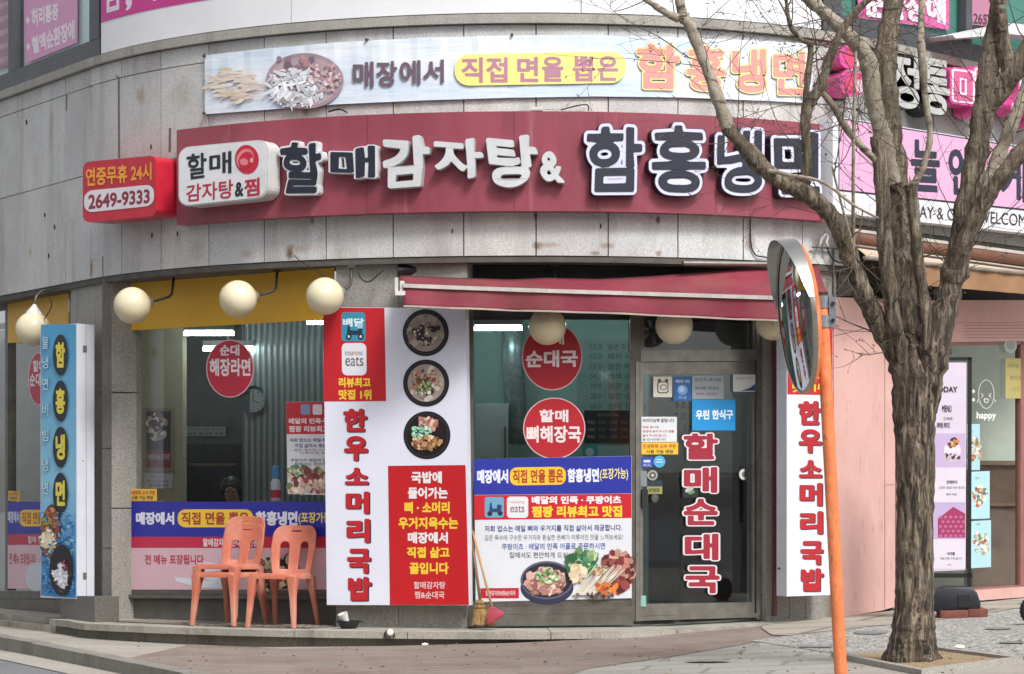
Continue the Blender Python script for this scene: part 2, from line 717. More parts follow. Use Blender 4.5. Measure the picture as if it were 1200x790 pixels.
def shape2d(loops, extrude=.01, bevel=0.0, res=2):
    """outline with holes -> solid mesh (local x, y), as vertices and faces"""
    c = bpy.data.curves.new('outline', 'CURVE')
    c.dimensions = '2D'
    c.fill_mode = 'BOTH' if extrude or bevel else 'FRONT'
    c.extrude = extrude
    c.bevel_depth = bevel
    c.bevel_resolution = res
    for lp in loops:
        sp = c.splines.new('POLY')
        sp.points.add(len(lp) - 1)
        for p, q in zip(sp.points, lp):
            p.co = (q[0], q[1], 0, 1)
        sp.use_cyclic_u = True
    o = bpy.data.objects.new('outline', c)
    me = bpy.data.meshes.new_from_object(o)
    v = [p.co.copy() for p in me.vertices]
    f = [tuple(p.vertices) for p in me.polygons]
    bpy.data.objects.remove(o)
    bpy.data.curves.remove(c)
    bpy.data.meshes.remove(me)
    return v, f
# ------------------------------------------------------------------ materials of the setting
def ground_mats():
    k = NT('asphalt')
    n = k.noise(60, 3, .8)
    b = k.noise(.7, 5, .6)
    c = k.ramp(n, [(.35, '#5a5b5e'), (.65, '#7b7c7f')])
    k.base(k.mix(k.ramp(b, [(.35, 0.0), (.75, .4)]), c, '#8f8d88'))
    k.set(Roughness=.9)
    k.bump(n, .4, .006)
    MATS['asphalt'] = k.m

    k = NT('worn_concrete')
    n = k.noise(38, 4, .75)
    b = k.noise(.9, 6, .65, k.coords((.5, 1.6, 1)))
    c = k.ramp(n, [(.3, '#8f8980'), (.7, '#b3ada3')])
    c = k.mix(k.ramp(b, [(.4, 0.0), (.7, .55)]), c, '#7d766c')
    k.base(c)
    k.set(Roughness=.9)
    k.bump(n, .35, .005)
    MATS['worn_concrete'] = k.m

    def pavers(name, c1, c2, mortar, sc, rot, dirt, bw=.5, amt=.6):
        k = NT(name)
        v = k.coords((sc, sc, sc), (0, 0, rot))
        br = k.n('ShaderNodeTexBrick')
        br.inputs['Color1'].default_value = (*lin(c1), 1)
        br.inputs['Color2'].default_value = (*lin(c2), 1)
        br.inputs['Mortar'].default_value = (*lin(mortar), 1)
        br.inputs['Scale'].default_value = 1.0
        br.inputs['Mortar Size'].default_value = .012
        br.inputs['Brick Width'].default_value = bw
        br.inputs['Row Height'].default_value = .25
        k.link(v, br.inputs['Vector'])
        d = k.noise(1.3, 6, .7)
        c = k.mix(k.ramp(d, [(.36, 0.0), (.66, amt)]), br.outputs['Color'], dirt)
        g = k.noise(45, 3, .8)
        c = k.mix(.7, c, k.ramp(g, [(.3, .55), (.7, 1.35)]), 'MULTIPLY')
        k.base(c)
        k.set(Roughness=.88)
        k.bump(br.outputs['Fac'], -.5, .006)
        MATS[name] = k.m
    pavers('red_pavers', '#7d6a62', '#8d7a70', '#48423c', 1.25, R(38), '#8b8478', amt=.75)
    pavers('grey_pavers', '#95938d', '#a5a39c', '#7c7a74', .55, R(12), '#8a867d', amt=.5)
    pavers('pale_slabs', '#a39c8e', '#ada698', '#6b655c', .32, R(24), '#8c8476', amt=.55)

    k = NT('speckled_terrazzo')
    v = k.n('ShaderNodeTexVoronoi')
    v.inputs['Scale'].default_value = 58
    k.link(k.coords((1.0, .6, 1)), v.inputs['Vector'])
    sp = k.n('ShaderNodeSeparateColor')
    k.link(v.outputs['Color'], sp.inputs[0])
    c = k.ramp(sp.outputs[0], [(0, '#555555'), (.22, '#8a8884'), (.6, '#aba8a3'), (.86, '#c6c3bd')], 'CONSTANT')
    d = k.noise(1.2, 5, .7, k.coords((.6, 1.6, 1)))
    k.base(k.mix(k.ramp(d, [(.42, 0.0), (.7, .6)]), c, '#98958e'))
    k.set(Roughness=.85)
    k.bump(sp.outputs[1], .2, .006)
    MATS['speckled_terrazzo'] = k.m

    k = NT('tree_pit_soil')
    n = k.noise(30, 5, .8)
    b = k.noise(4, 4)
    c = k.ramp(n, [(.3, '#6d5a42'), (.5, '#a48c6b'), (.7, '#c4ae8c')])
    k.base(k.mix(k.ramp(b, [(.4, 0.0), (.7, .5)]), c, '#857760'))
    k.set(Roughness=1.0)
    k.bump(n, .8, .02)
    MATS['tree_pit_soil'] = k.m
ground_mats()

# ------------------------------------------------------------------ ground, road, pavement
g = MB()
g.face([(-400, -150, -.11), (400, -150, -.11), (400, 500, -.11), (-400, 500, -.11)])
structure(g.obj('ground', MATS['asphalt']))

def sheet(name, xy, mat, lift, skirt=None):
    """ground sheet over a plan outline that follows the pavement's gentle rise"""
    bm = bmesh.new()
    bm.faces.new([bm.verts.new((x, y, 0)) for x, y in xy])
    for gx in GX[1:-1]:
        bmesh.ops.bisect_plane(bm, geom=bm.verts[:] + bm.edges[:] + bm.faces[:], plane_co=(gx, 0, 0), plane_no=(1, 0, 0))
    bmesh.ops.triangulate(bm, faces=bm.faces[:])
    for v in bm.verts:
        v.co.z = gz(v.co.x) + lift
    bmesh.ops.recalc_face_normals(bm, faces=bm.faces)
    me = bpy.data.meshes.new(name)
    bm.to_mesh(me)
    bm.free()
    me.materials.append(mat)
    o = bpy.data.objects.new(name, me)
    COL.objects.link(o)
    return structure(o)

def gxy(px, py):
    p = G(px, py)
    return (p.x, p.y)
KERB = [(-9, 34), (-6, 26.6)] + [gxy(*p) for p in ((0, 744), (60, 755), (121, 767), (180, 779), (238, 790))] + \
       [(-1.35, 16.3), (-.4, 15.2), (1, 14.2), (3, 13.4), (8, 12.4), (30, 10.5)]
WALK = KERB + [(30, 60), (-9, 60)]
sheet('sidewalk', WALK, MATS['worn_concrete'], 0.0)

def offset_line(L, d):
    out = []
    for i, p in enumerate(L):
        a, b = Vector(L[max(i - 1, 0)]), Vector(L[min(i + 1, len(L) - 1)])
        t = (b - a).normalized()
        out.append((p[0] + t.y * d, p[1] - t.x * d))
    return out
# granite kerb stones along the pavement's edge, each with a narrow joint
kb = MB()
L0, L1 = KERB, offset_line(KERB, .16)
if (Vector(L1[5]) - Vector((0, 0))).length > (Vector(L0[5]) - Vector((0, 0))).length:
    L1 = offset_line(KERB, -.16)
for i in range(len(KERB) - 1):
    n = max(1, round(math.dist(L0[i], L0[i + 1]) / .95))
    for j in range(n):
        a, b = j / n + .004, (j + 1) / n - .004
        q = [Vector(L0[i]).lerp(Vector(L0[i + 1]), a), Vector(L0[i]).lerp(Vector(L0[i + 1]), b),
             Vector(L1[i]).lerp(Vector(L1[i + 1]), b), Vector(L1[i]).lerp(Vector(L1[i + 1]), a)]
        t = random.uniform(-.004, .004)
        kb.prism([(p.x, p.y, gz(p.x) + .012 + t) for p in q], [(p.x, p.y, -.2) for p in q])
structure(kb.obj('kerb', granite('kerb_granite', '#6d6a64', '#96928a', '#4a463e', .75, .8)))
# concrete gutter and the painted line on the road
def ribbon(name, d0, d1, z, mat):
    A, B = offset_line(KERB, d0), offset_line(KERB, d1)
    if L1 != offset_line(KERB, .16):
        A, B = offset_line(KERB, -d0), offset_line(KERB, -d1)
    m = MB()
    m.grid([[(x, y, z) for x, y in A], [(x, y, z) for x, y in B]])
    return structure(m.obj(name, mat))
ribbon('gutter', .14, .52, -.104, MATS['worn_concrete'])
gt = MB()
ribbon('road_line', 1.15, 1.27, -.106, paint('road_paint', '#c9c7c2', .8, .25, 20))

def zone(name, px, mat, lift):
    return sheet(name, [gxy(*p) for p in px], mat, lift)
zone('paving', [(150, 772), (240, 752), (330, 761), (480, 757), (640, 752), (760, 747), (895, 731), (1010, 736), (925, 746), (800, 768), (690, 784),
                (640, 800), (250, 800)], MATS['red_pavers'], .004)
zone('paving', [(640, 800.5), (690, 784.6), (800, 768.6), (925, 746.6), (1060, 742), (1060, 764), (985, 772), (965, 800), (965, 830), (640, 840)], MATS['grey_pavers'], .0045)
zone('paving', [(925, 745.8), (1010, 736), (1090, 729), (1203, 712), (1240, 711), (1240, 775), (1110, 765.5), (985, 768), (880, 752)], MATS['speckled_terrazzo'], .008)
zone('pavement', [(893, 730), (960, 726), (1000, 722), (1140, 701), (1240, 690), (1240, 712.4), (1203, 712.6), (1090, 729.6), (1010, 736.5), (925, 746.3), (905, 746), (893, 738)],
     MATS['pale_slabs'], .012)
# square tree pit: soil inside a low granite border
pit = [gxy(*p) for p in ((985, 771), (1095, 764.5), (1186, 776.5), (1080, 790))]
sheet('soil', pit, MATS['tree_pit_soil'], .016)
pb = MB()
pc = Vector((sum(p[0] for p in pit) / 4, sum(p[1] for p in pit) / 4))
for i in range(4):
    a, b = Vector(pit[i]), Vector(pit[(i + 1) % 4])
    a2, b2 = pc + (a - pc) * 1.12, pc + (b - pc) * 1.12
    q = [a.lerp(b, .003), a.lerp(b, .997), a2.lerp(b2, .997), a2.lerp(b2, .003)]
    pb.prism([(p.x, p.y, gz(p.x) + .035) for p in q], [(p.x, p.y, gz(p.x) - .05) for p in q])
structure(pb.obj('kerb', granite('pit_granite', '#8a877f', '#b4b0a8', '#6b665c', .5, .8)))
# worn, sunken patches in the paving
for i, (cx, cy, rx, ry) in enumerate([(955, 759.5, 22, 1.6), (1020, 743.5, 22, 2), (1170, 738.5, 18, 1.4), (1185, 755, 16, 1.6), (830, 777, 26, 1.2)]):
    pts = []
    for j in range(14):
        t = -2 * math.pi * j / 14
        rr = random.uniform(.75, 1.1)
        pts.append((cx + rx * rr * math.cos(t), cy + ry * rr * math.sin(t)))
    zone('patch', pts[::-1], granite('dark_patch', '#6f6d69', '#8a8782', '#5b5751', .5, .9), .0135 + i * .0005)

# ------------------------------------------------------------------ the corner building
SPOTS = []
for x_, y_, rx_, rz_, c_, a_ in ((340, 296, .05, .1, '#5d3d25', .9), (107.6, 314, .05, .12, '#8a6238', .8), (629, 288, .06, .05, '#6d4c30', .8), (640, 287, .16, .03, '#8a6a48', .5),
        (771, 258, .03, .05, '#4a3f36', .9), (712, 288, .09, .04, '#7d5a3a', .6), (697, 297, .06, .03, '#6d4c30', .7), (879, 286, .08, .1, '#6d4a2e', .6), (772, 297, .04, .04, '#75522f', .7),
        (366, 258, .03, .06, '#54463a', .7), (352, 292, .22, .05, '#9a7a58', .4), (358, 131, .04, .05, '#7a6238', .7), (466, 124, .05, .06, '#a58a4a', .6), (165, 112, .09, .12, '#8a7048', .5),
        (60, 150, .07, .3, '#9a8a68', .5), (35, 295, .06, .08, '#a5845a', .5), (627, 253, .03, .06, '#4a3f36', .8), (290, 298, .1, .05, '#8d7a60', .4), (232, 290, .16, .14, '#97907f', .45), (215, 110, .2, .2, '#8f8a76', .45)):
    q_ = Curve(0).pt(x_, y_)
    SPOTS.append(((q_.x, q_.y, q_.z), rx_, rz_, c_, a_))
GR_F = granite('fascia_granite', '#b0b1b1', '#d6d7d7', '#7f7b74', .72, .6, tint=True, rust=.3, spots=SPOTS)
GR_D = granite('pillar_granite', '#76736d', '#a5a29b', '#5c574f', .55, .5)
GR_P = granite('polished_granite', '#504d49', '#6f6c67', '#4a463f', .5, .3)
GR_S = granite('step_granite', '#8d897f', '#b2ada2', '#5a5449', .85, .8)
GR_R = granite('riser_granite', '#6f6b63', '#928d83', '#45403a', .85, .85)
GROUT = paint('dark_grout', '#37342f', .9)
STEEL = paint('brushed_steel', '#8a8780', .36, .25, 9, .8)
STEEL_D = paint('worn_steel', '#77736b', .42, .25, 7, .7)
DARKM = paint('dark_metal_trim', '#4a4c52', .45, .15)
BLACKM = paint('black_metal', '#1b1b1d', .5, .1)
Z_B, Z_J1, Z_J2, Z_T, Z_C = 3.204, 4.16, 4.96, 5.12, 5.2

B = thing('corner_building', 'rounded grey granite corner building with shops below a tall stone fascia', 'building', (.18, 24.0, 0))
m = MB()
band(m, -8.6, S0 + 5 * PW, -.06, -.03, Z_B - .001, Z_T, 100)
band(m, S0 + 5 * PW + .001, 8.6, -.06, -.03, 3.569, Z_T, 50)
m.obj('wall', GROUT, B)
m = MB()
rg = random.Random(3)
for k in range(-14, 15):
    s0, s1 = S0 + k * PW, S0 + (k + 1) * PW
    for z0, z1 in ((Z_B if k < 5 else 3.57, Z_J1), (Z_J1, Z_J2), (Z_J2, Z_T)):
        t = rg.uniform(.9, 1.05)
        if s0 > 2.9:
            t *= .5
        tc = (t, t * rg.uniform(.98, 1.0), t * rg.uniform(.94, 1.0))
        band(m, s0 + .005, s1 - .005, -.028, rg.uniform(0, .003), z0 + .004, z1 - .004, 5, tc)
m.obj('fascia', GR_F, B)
m = MB()
band(m, -8.6, 8.6, -.1, .05, Z_T + .004, Z_C, 120)
m.obj('coping', granite('coping_stone', '#8f8c86', '#b0ada6', '#5f5a52', .7, .8), B)
m = MB()
band(m, -8.6, 8.6, -.14, -.11, Z_C, 6.7, 120)
m.obj('upper_wall', DARKM, B)
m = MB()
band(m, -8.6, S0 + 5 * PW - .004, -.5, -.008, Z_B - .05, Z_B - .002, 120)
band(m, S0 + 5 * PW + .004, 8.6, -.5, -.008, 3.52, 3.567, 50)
m.obj('soffit', paint('soffit_dark_grey', '#55524c', .8, .3), B)  # one dark mottled grey-brown over the whole underside
# sealant lines, screw holes and rust runs on the stone
cv = Curve(.004)
pr = Pr(cv, .0)
for q, c in (([(204.5, 82), (206.5, 82), (206, 150), (204, 150)], '#cfccc6'), ([(205, 81), (232, 77.5), (232, 79.5), (205, 83)], '#cfccc6'),
             ([(104, 100), (137, 88), (138, 91), (105, 103)], '#8d8678'), ([(138, 90), (140, 90), (140.5, 185), (138.5, 185)], '#77736c'),
             ([(198, 150), (200.5, 150), (200, 178), (197.5, 178)], '#6f6b64'), ([(77, 110), (79, 110), (78.5, 130), (77, 130)], '#8d8678')):
    pr.poly(q[::-1], c)
    pr.obj('sealant_line', B, printed('weathered_marks', .9, .3))
    pr = Pr(cv, .0)
for x, y in ((52.5, 252), (64, 266), (57, 300), (178, 276), (208, 274), (530, 271), (704, 265), (31, 143), (177, 172), (240, 66)):
    pr.ell(x, y, .9, 3.2, '#2a2622', 1, 8)
    pr.obj('screw_hole', B, printed('weathered_marks', .9, .3))
    pr = Pr(cv, .0)

# step along the shop front
def step_d(s):
    return float(np.interp(s, [-4.4, -3.9, .7, 2.3], [.42, .6, .6, .06]))
def step_z(s):
    return float(np.interp(s, [-9, 0, 1.2, 2.3], [.115, .12, .13, .165]))
m = MB()
band(m, -4.75, 2.35, -.5, lambda s: step_d(s) - .075, -.2, lambda s: step_z(s) - .06, 90)
m.obj('step', GR_R, B)
m = MB()
rs = -4.75
while rs < 2.3:
    re = min(rs + rg.uniform(.85, 1.05), 2.35)
    dz = rg.uniform(-.003, .003)
    band(m, rs + .003, re - .003, -.5, lambda s: step_d(s), lambda s: step_z(s) - .0555, lambda s: step_z(s) + dz, 10)
    rs = re
m.obj('step_tread', GR_S, B)
m = MB()
band(m, -9, -4.78, -.5, .34, -.2, .055, 30)
band(m, -9, -4.78, -.5, .26, .058, .11, 30)
m.obj('step', GR_S, B)
# knobbly grip mat laid along the tread, left part
k = NT('knobbly_floor')
vo = k.n('ShaderNodeTexVoronoi')
vo.inputs['Scale'].default_value = 14
vo.inputs['Randomness'].default_value = .15
k.link(k.tc.outputs['Object'], vo.inputs['Vector'])
hgt = k.ramp(vo.outputs['Distance'], [(.1, 1.0), (.6, 0.0)])
k.base(k.mix(hgt, '#6f6a60', '#a29c90'))
k.set(Roughness=.85)
k.bump(hgt, .8, .02)
m = MB()
band(m, -4.0, -1.75, -.2, .26, lambda s: step_z(s) + .001, lambda s: step_z(s) + .012, 40)
m.obj('grip_paving', k.m, B)

# pillars
CP = Curve(-.045)
m = MB()
for y0, y1 in ((300, 459), (460.3, 595), (596.3, 733)):
    slab(m, CP, [(83, y0), (131, y0), (131, y1), (83, y1)], .3, nx=4)
m.obj('pillar', GR_D, B)
jam = Plane(Curve(-.047).pt(131.2, 500), Curve(-.26).pt(148, 500))
m = MB()
for y0, y1 in ((300, 525), (526.2, 642), (643, 733)):
    slab(m, jam, [(131.2, y0), (147.5, y0), (147.5, y1), (131.2, y1)], .1)
m.obj('pillar_jamb', GR_P, B)
m = MB()
slab(m, Plane(plan(-5.05, .2)[0], plan(-4.72, .24)[0]), [(71, 698), (111, 699), (111, 747), (71, 742)], .22)
m.obj('pillar_base', GR_P, B)
PIL = chord(394, 549, -.06)
m = MB()
slab(m, PIL, [(394, 300), (467, 300), (467, 738), (394, 738)], .25)
slab(m, PIL, [(467.6, 300), (547, 300), (547, 737), (467.6, 737)], .25)
m.obj('pillar', GR_D, B)
RP = Curve(-.05)
m = MB()
for a, b in ((898, 925), (925.5, 944), (944.5, 980)):
    slab(m, RP, [(a, 290), (b, 290), (b, 731), (a, 731)], .3, nx=3)
m.obj('pillar', GR_D, B)
m = MB()
slab(m, Curve(-.02), [(907, 330), (910.5, 330), (910.5, 722), (907, 722)], .03)
m.obj('trim_strip', paint('maroon_strip', '#6d4244', .5), B)

# windows and door
GLASS = glass()
W0, W1, CW, DR = chord(-30, 84, -.2), chord(146, 392, -.22), chord(546, 744, -.12), chord(744, 898, -.12)
def frame_bars(name, sf, bars, mat, parent, depth=.09, lift=.0):
    m = MB()
    for q in bars:
        slab(m, sf, q, depth, lift)
    return m.obj(name, mat, parent)
def pane(sf, q, parent, mat=None, lift=-.045):
    m = MB()
    slab(m, sf, q, .006, lift)
    return m.obj('pane', mat or GLASS, parent)

w0 = frame_bars('window', W0, [quad(6, 330, 9, 692, 0), quad(-30, 692, 84, 700, 2), quad(81, 330, 86, 696, 0)], STEEL_D, B)
pane(W0, [(-30, 325), (84, 325), (84, 697), (-30, 692)], w0)
m = MB()
slab(m, W0, [(-30, 701), (84, 703), (84, 730), (-30, 722)], .2, -.01)
m.obj('sill', GR_P, w0)
w1 = frame_bars('window', W1, [quad(143.5, 320, 149.5, 694, 0), quad(149.5, 691, 392, 696.5, 0, 0)], STEEL_D, B)
pane(W1, [(149, 320), (392, 312), (392, 693), (149, 693)], w1)
m = MB()
slab(m, W1, [(143.5, 696.8), (392, 697), (392, 702.5), (143.5, 701)], .15, .03)
slab(m, W1, [(143.5, 701.5), (392, 703), (392, 735), (143.5, 731)], .15, -.02)
m.obj('sill', paint('sill_grey', '#5c5a55', .55, .25), w1)
w2 = frame_bars('window', CW, [quad(547, 330, 554.5, 730, 0), quad(554.5, 704.5, 740, 712, -1), quad(738.5, 330, 750, 728, 0)], STEEL_D, B)
pane(CW, [(554, 335), (740, 335), (740, 706), (554, 706)], w2)
m = MB()
slab(m, CW, [(549, 712), (742, 711), (742, 719), (549, 720)], .1, .02)
slab(m, CW, [(549, 720.2), (742, 719.2), (742, 732), (549, 734)], .1, .035)
m.obj('sill', STEEL, w2)
df = frame_bars('door_frame', DR, [quad(886, 330, 897, 726, -1), quad(750, 410.5, 886, 424, -1), quad(744.5, 424, 750.5, 728, 0), quad(750.5, 722.5, 886, 727.5, -4)], STEEL, B, .1, .012)
tw = frame_bars('transom_window', DR, [quad(750.2, 360, 755, 410.5, 0)], STEEL_D, B, .06)
frame_bars('post', DR, [quad(882, 360, 886, 410, 0)], STEEL_D, tw, .06)
pane(DR, [(755, 345), (882, 345), (882, 411), (755, 411)], tw)
door = frame_bars('door', DR, [quad(751, 425, 885.5, 439, -1), quad(751, 708, 885.5, 722, -2, -3), quad(751, 439, 754, 708, 0, 0), quad(881.5, 438, 885.5, 707, 0, 0)], STEEL, B, .05, -.01)
pane(DR, [(753, 438), (883, 438), (883, 710), (753, 710)], door, lift=-.03)
m = MB()
for y in (575,):
    slab(m, DR, quad(872.5, 545, 876, 612, 0), .03, .05)
    slab(m, DR, quad(872.5, 548, 876, 553, 0), .06, .02)
    slab(m, DR, quad(872.5, 604, 876, 609, 0), .06, .02)
m.obj('handle', BLACKM, door)

# dark recess above the awning with its beam
m = MB()
band(m, -1.35, 2.75, -.3, -.25, 2.7, Z_B - .06, 30)
m.obj('lintel', paint('lintel_black', '#151414', .7, .3), B)
# ------------------------------------------------------------------ rooms behind the glass
m = MB()
band(m, -8.5, 8.5, -3.6, -.5, 2.98, 3.03, 90)
structure(m.obj('ceiling', paint('ceiling_white', '#c9ccc6', .8)))
m = MB()
band(m, -8.5, 2.85, -3.6, -.5, .02, .10, 90)
structure(m.obj('floor', paint('floor_brown', '#4a423a', .4, .3)))
def wall_plane(a, b, z0, z1, mat, t=.08, name='wall'):
    a, b = Vector((*a, 0)), Vector((*b, 0))
    d = (b - a).normalized()
    n = Vector((-d.y, d.x, 0))
    if n.y < 0:
        n = -n
    m = MB()
    m.prism([a + Vector((0, 0, z)) if i in (0, 3) else b + Vector((0, 0, z)) for i, z in enumerate((z0, z0, z1, z1))],
            [(a if i in (0, 3) else b) + n * t + Vector((0, 0, z)) for i, z in enumerate((z0, z0, z1, z1))])
    return structure(m.obj(name, mat))
MINT = paint('mint_wall', '#97bdb3', .6, .08)
OLIVE = paint('olive_wall', '#a39b80', .7, .1)
wall_plane(pxy(500, 24.6), pxy(760, 24.6), .1, 2.98, MINT)
wall_plane(pxy(760, 24.6), pxy(940, 24.7), 1.45, 2.98, paint('sage_wall', '#8d938a', .6, .1))
wall_plane(pxy(760, 24.6), pxy(940, 24.7), .1, 1.45, paint('reflection_dark_wall', '#34302c', .5, .3))  # lower wall coloured dark to stand for the dark reflections in the door
OLP = PP(100, 25.6, 214, 25.2)
wall_plane(pxy(100, 25.6), pxy(214, 25.2), .1, 2.98, OLIVE)
wall_plane(pxy(205, 27.0), pxy(330, 26.3), .1, 2.98, paint('kitchen_wall', '#4c4f4c', .6, .25))
k = NT('ribbed_metal')
wv = k.n('ShaderNodeTexWave')
wv.inputs['Scale'].default_value = 5.2
k.link(k.coords((1, .25, 0)), wv.inputs['Vector'])
k.base(k.ramp(wv.outputs['Fac'], [(.2, '#5b6562'), (.8, '#8d9894')]))
k.set(Roughness=.45, Metallic=.3)
k.bump(wv.outputs['Fac'], .6, .02)
RIB = PP(284, 25.5, 400, 25.0)
wall_plane(pxy(284, 25.5), pxy(410, 24.96), .1, 2.98, k.m)
wall_plane(pxy(-80, 28.2), pxy(96, 27.0), .1, 2.98, paint('grey_room_wall', '#b5b8b4', .7, .1))
wall_plane(pxy(410, 24.96), pxy(500, 24.6), .1, 2.98, MINT)

# grit, leaf scraps and gum on the pavement
rg = random.Random(31)
m = MB()
for i in range(170):
    px, py = rg.uniform(150, 1200), rg.uniform(748, 789)
    if px < 330 and py > 745 + (px - 0) * .19:
        continue
    c = G(px, py, .016)
    r, a = rg.uniform(.004, .017), rg.uniform(0, 6.28)
    col = lin(rg.choice(['#4a3f30', '#6d5a40', '#3a352e', '#8a7a5c', '#55504a', '#a59a88']))
    k_ = [c + Vector((r * rg.uniform(.6, 1.2) * math.cos(a + t), r * rg.uniform(.6, 1.2) * math.sin(a + t), rg.uniform(.0, .3) * r)) for t in (0, 1.3, 2.6, 4.0, 5.2)]
    m.prism(k_, [p_ - Vector((0, 0, .004)) for p_ in k_], col)
o = m.obj('debris', printed('debris_matter', .9, .2))
o['kind'] = 'stuff'

# ------------------------------------------------------------------ unseen blocks added behind the camera so glass and mirror have something to reflect
rg = random.Random(77)
def far_building(x0, x1, y, h, col, label, name='reflection_building'):
    t = thing(name, label, 'building', ((x0 + x1) / 2, y - 4, -.11), 'unseen buildings added for reflections')
    m = MB()
    m.box(x0, x1, y - 8, y, -.11, h)
    m.box(x0 - .15, x1 + .15, y - 8.1, y + .15, h + .004, h + .5)
    m.obj('wall', paint('far_wall_' + col[1:], col, .8, .15, 1.2), t)
    n = int((x1 - x0) / 2.6)
    for k_ in range(n):
        for f_ in range(int(h / 3)):
            wx = x0 + (k_ + .5) * (x1 - x0) / n
            m = MB()
            m.box(wx - .75, wx + .75, y - .02, y + .03, f_ * 3 + .9, f_ * 3 + 2.4)
            m.obj('window', paint('far_window', '#20262b', .15, .3), t)
far_building(-48, -33, -9, 12, '#8d8478', 'tan block across the street, added out of view for the glass to reflect')
far_building(-32, -19, -11, 15, '#6d6f72', 'tall grey block across the street, added out of view for the glass to reflect')
far_building(-18, -4, -13, 9, '#7d5a4c', 'low brick red block across the street, added out of view for the glass to reflect')
far_building(-3, 12, -14, 12, '#93918c', 'pale block right behind the viewer, added out of view for the glass to reflect')
far_building(13, 30, -12, 14, '#75685a', 'brown block across the street on the right, added out of view for the glass to reflect')
# ------------------------------------------------------------------ fascia signs
def _gm(txt, off, q, extra=0.0, norm=None):
    """pixel positions of the letters' vertices; letters as bold as norm would just fill quad q"""
    v0, _ = glyph(txt, off if norm is None else norm)
    xs, ys = [p[0] for p in v0], [p[1] for p in v0]
    x0, x1, y0, y1 = min(xs), max(xs), min(ys), max(ys)
    v, f = glyph(txt, off + extra)
    return [bil(q, (x - x0) / (x1 - x0), (y1 - y) / (y1 - y0)) for x, y in v], f
_NORM = [None]
def glyph_map(txt, off, q, extra=0.0):
    return _gm(txt, off, q, extra, _NORM[0])

def sz(d, s, z):
    p = plan(s, d)[0]
    return 600 + F * p.x / p.y, HZ - (z - H) * F / p.y
def szq(d, s0, s1, z0, z1):
    a, b, c, e = sz(d, s0, z1), sz(d, s1, z1), sz(d, s1, z0), sz(d, s0, z0)
    return [a, b, c, e]

MAROON = paint('maroon_panel', '#8f4250', .4, .22, 3.0, 0, 0, True, [('#b07c82', 2.2, .08, .45), ('#5d3238', 1.4, .12, .4)])
WHITE_AC = paint('white_acrylic', '#d6d7da', .35, .12)
LAV = paint('lavender_acrylic', '#cfd0e4', .35, .06)
NAVY = paint('navy_acrylic', '#1c2030', .55, .08, 2)
NAVY_S = paint('navy_side', '#222436', .5, .1, 2)
SILV = paint('grey_letter_side', '#b3b3b2', .4, .12)
C12 = Curve(.14)
S = thing('shop_sign', 'long curved maroon sign with big raised Korean letters over the red awning', 'shop sign', plan(0, .08)[0] + Vector((0, 0, 3.5)))
m = MB()
band(m, C12.arc(207), C12.arc(963), .02, .14, 3.56, 4.38, 60)
m.obj('panel', MAROON, S)
pr = Pr(C12, .0015)
for x in (430, 602, 700, 838):
    pr.poly(szq(.1415, C12.arc(x), C12.arc(x) + .006, 3.562, 4.378)[::-1], '#6d343e')
pr.obj('panel_seam', S)
m = MB()
band(m, C12.arc(963) + .002, C12.arc(972.5), .015, .142, 3.555, 4.385, 3)
m.obj('end_cap', paint('faded_end_cap', '#c98d87', .5, .15), S)
CL = Curve(.23)
def ch(txt, x0, y0, x1, y1, style):
    q = quad(x0, y0, x1, y1)
    sk = {'할': -2, '매': -2, '감': -1}.get(txt, 0)
    q = [(x0, y0 - sk), (x1, y0 + sk), (x1, y1 + sk), (x0, y1 - sk)]
    e = Plane(CL.pt(x0, 200), CL.pt(x1, 200))
    if style == 'navy_on_white':
        _NORM[0] = .065
        o = letter3d(e, txt, q, .028, .085, 0, .037, brush=1.3).obj('letter', WHITE_AC, S)
        letter3d(e, txt, q, .028, .004, .006, 0, brush=1.3).obj('letter_face', NAVY, o)
    elif style == 'white':
        _NORM[0] = .042
        o = letter3d(e, txt, q, .042, .085, brush=1.4).obj('letter', SILV, S)
        letter3d(e, txt, q, .034, .004, .005, brush=1.4).obj('letter_face', paint('letter_white', '#c6c8ca', .4, .1), o)
    else:
        _NORM[0] = .08
        o = letter3d(e, txt, q, .022, .088, 0, .058, brush=.6).obj('letter', NAVY_S, S)
        letter3d(e, txt, q, .022, .006, .006, .049, brush=.6).obj('letter_outline', LAV, o)
        letter3d(e, txt, q, .022, .004, .011, .002, brush=.6).obj('letter_face', NAVY, o)
    _NORM[0] = None
for a in (('할', 328, 165, 380, 229, 'navy_on_white'), ('매', 385, 172, 443, 212, 'navy_on_white'), ('감', 447, 160, 503, 221, 'white'),
          ('자', 508, 162, 566, 209, 'white'), ('탕', 571, 159, 630, 219, 'white'), ('&', 633, 178, 660, 214, 'white'),
          ('함', 683, 144, 757, 229, 'navy'), ('흥', 760, 143, 831, 231, 'navy'), ('냉', 836, 148, 896, 231, 'navy'), ('면', 903, 152, 964, 232, 'navy')):
    ch(*a)

def rounded(q, r, n=6):
    w, h = math.dist(q[0], q[1]), math.dist(q[0], q[3])
    pts = []
    for (cu, cv, a0) in ((1, 0, -90), (1, 1, 0), (0, 1, 90), (0, 0, 180)):
        for i in range(n + 1):
            a = R(a0 + 90 / n * i)
            pts.append(bil(q, abs(cu - r / w) + r / w * math.cos(a), abs(cv - r / h) + r / h * math.sin(a)))
    return pts
def round_slab(m, sf, q, r, depth, lift=0.0):
    pts = rounded(q, r)
    m.prism([sf.pt(*p, lift) for p in pts][::-1], [sf.pt(*p, lift - depth) for p in pts][::-1])

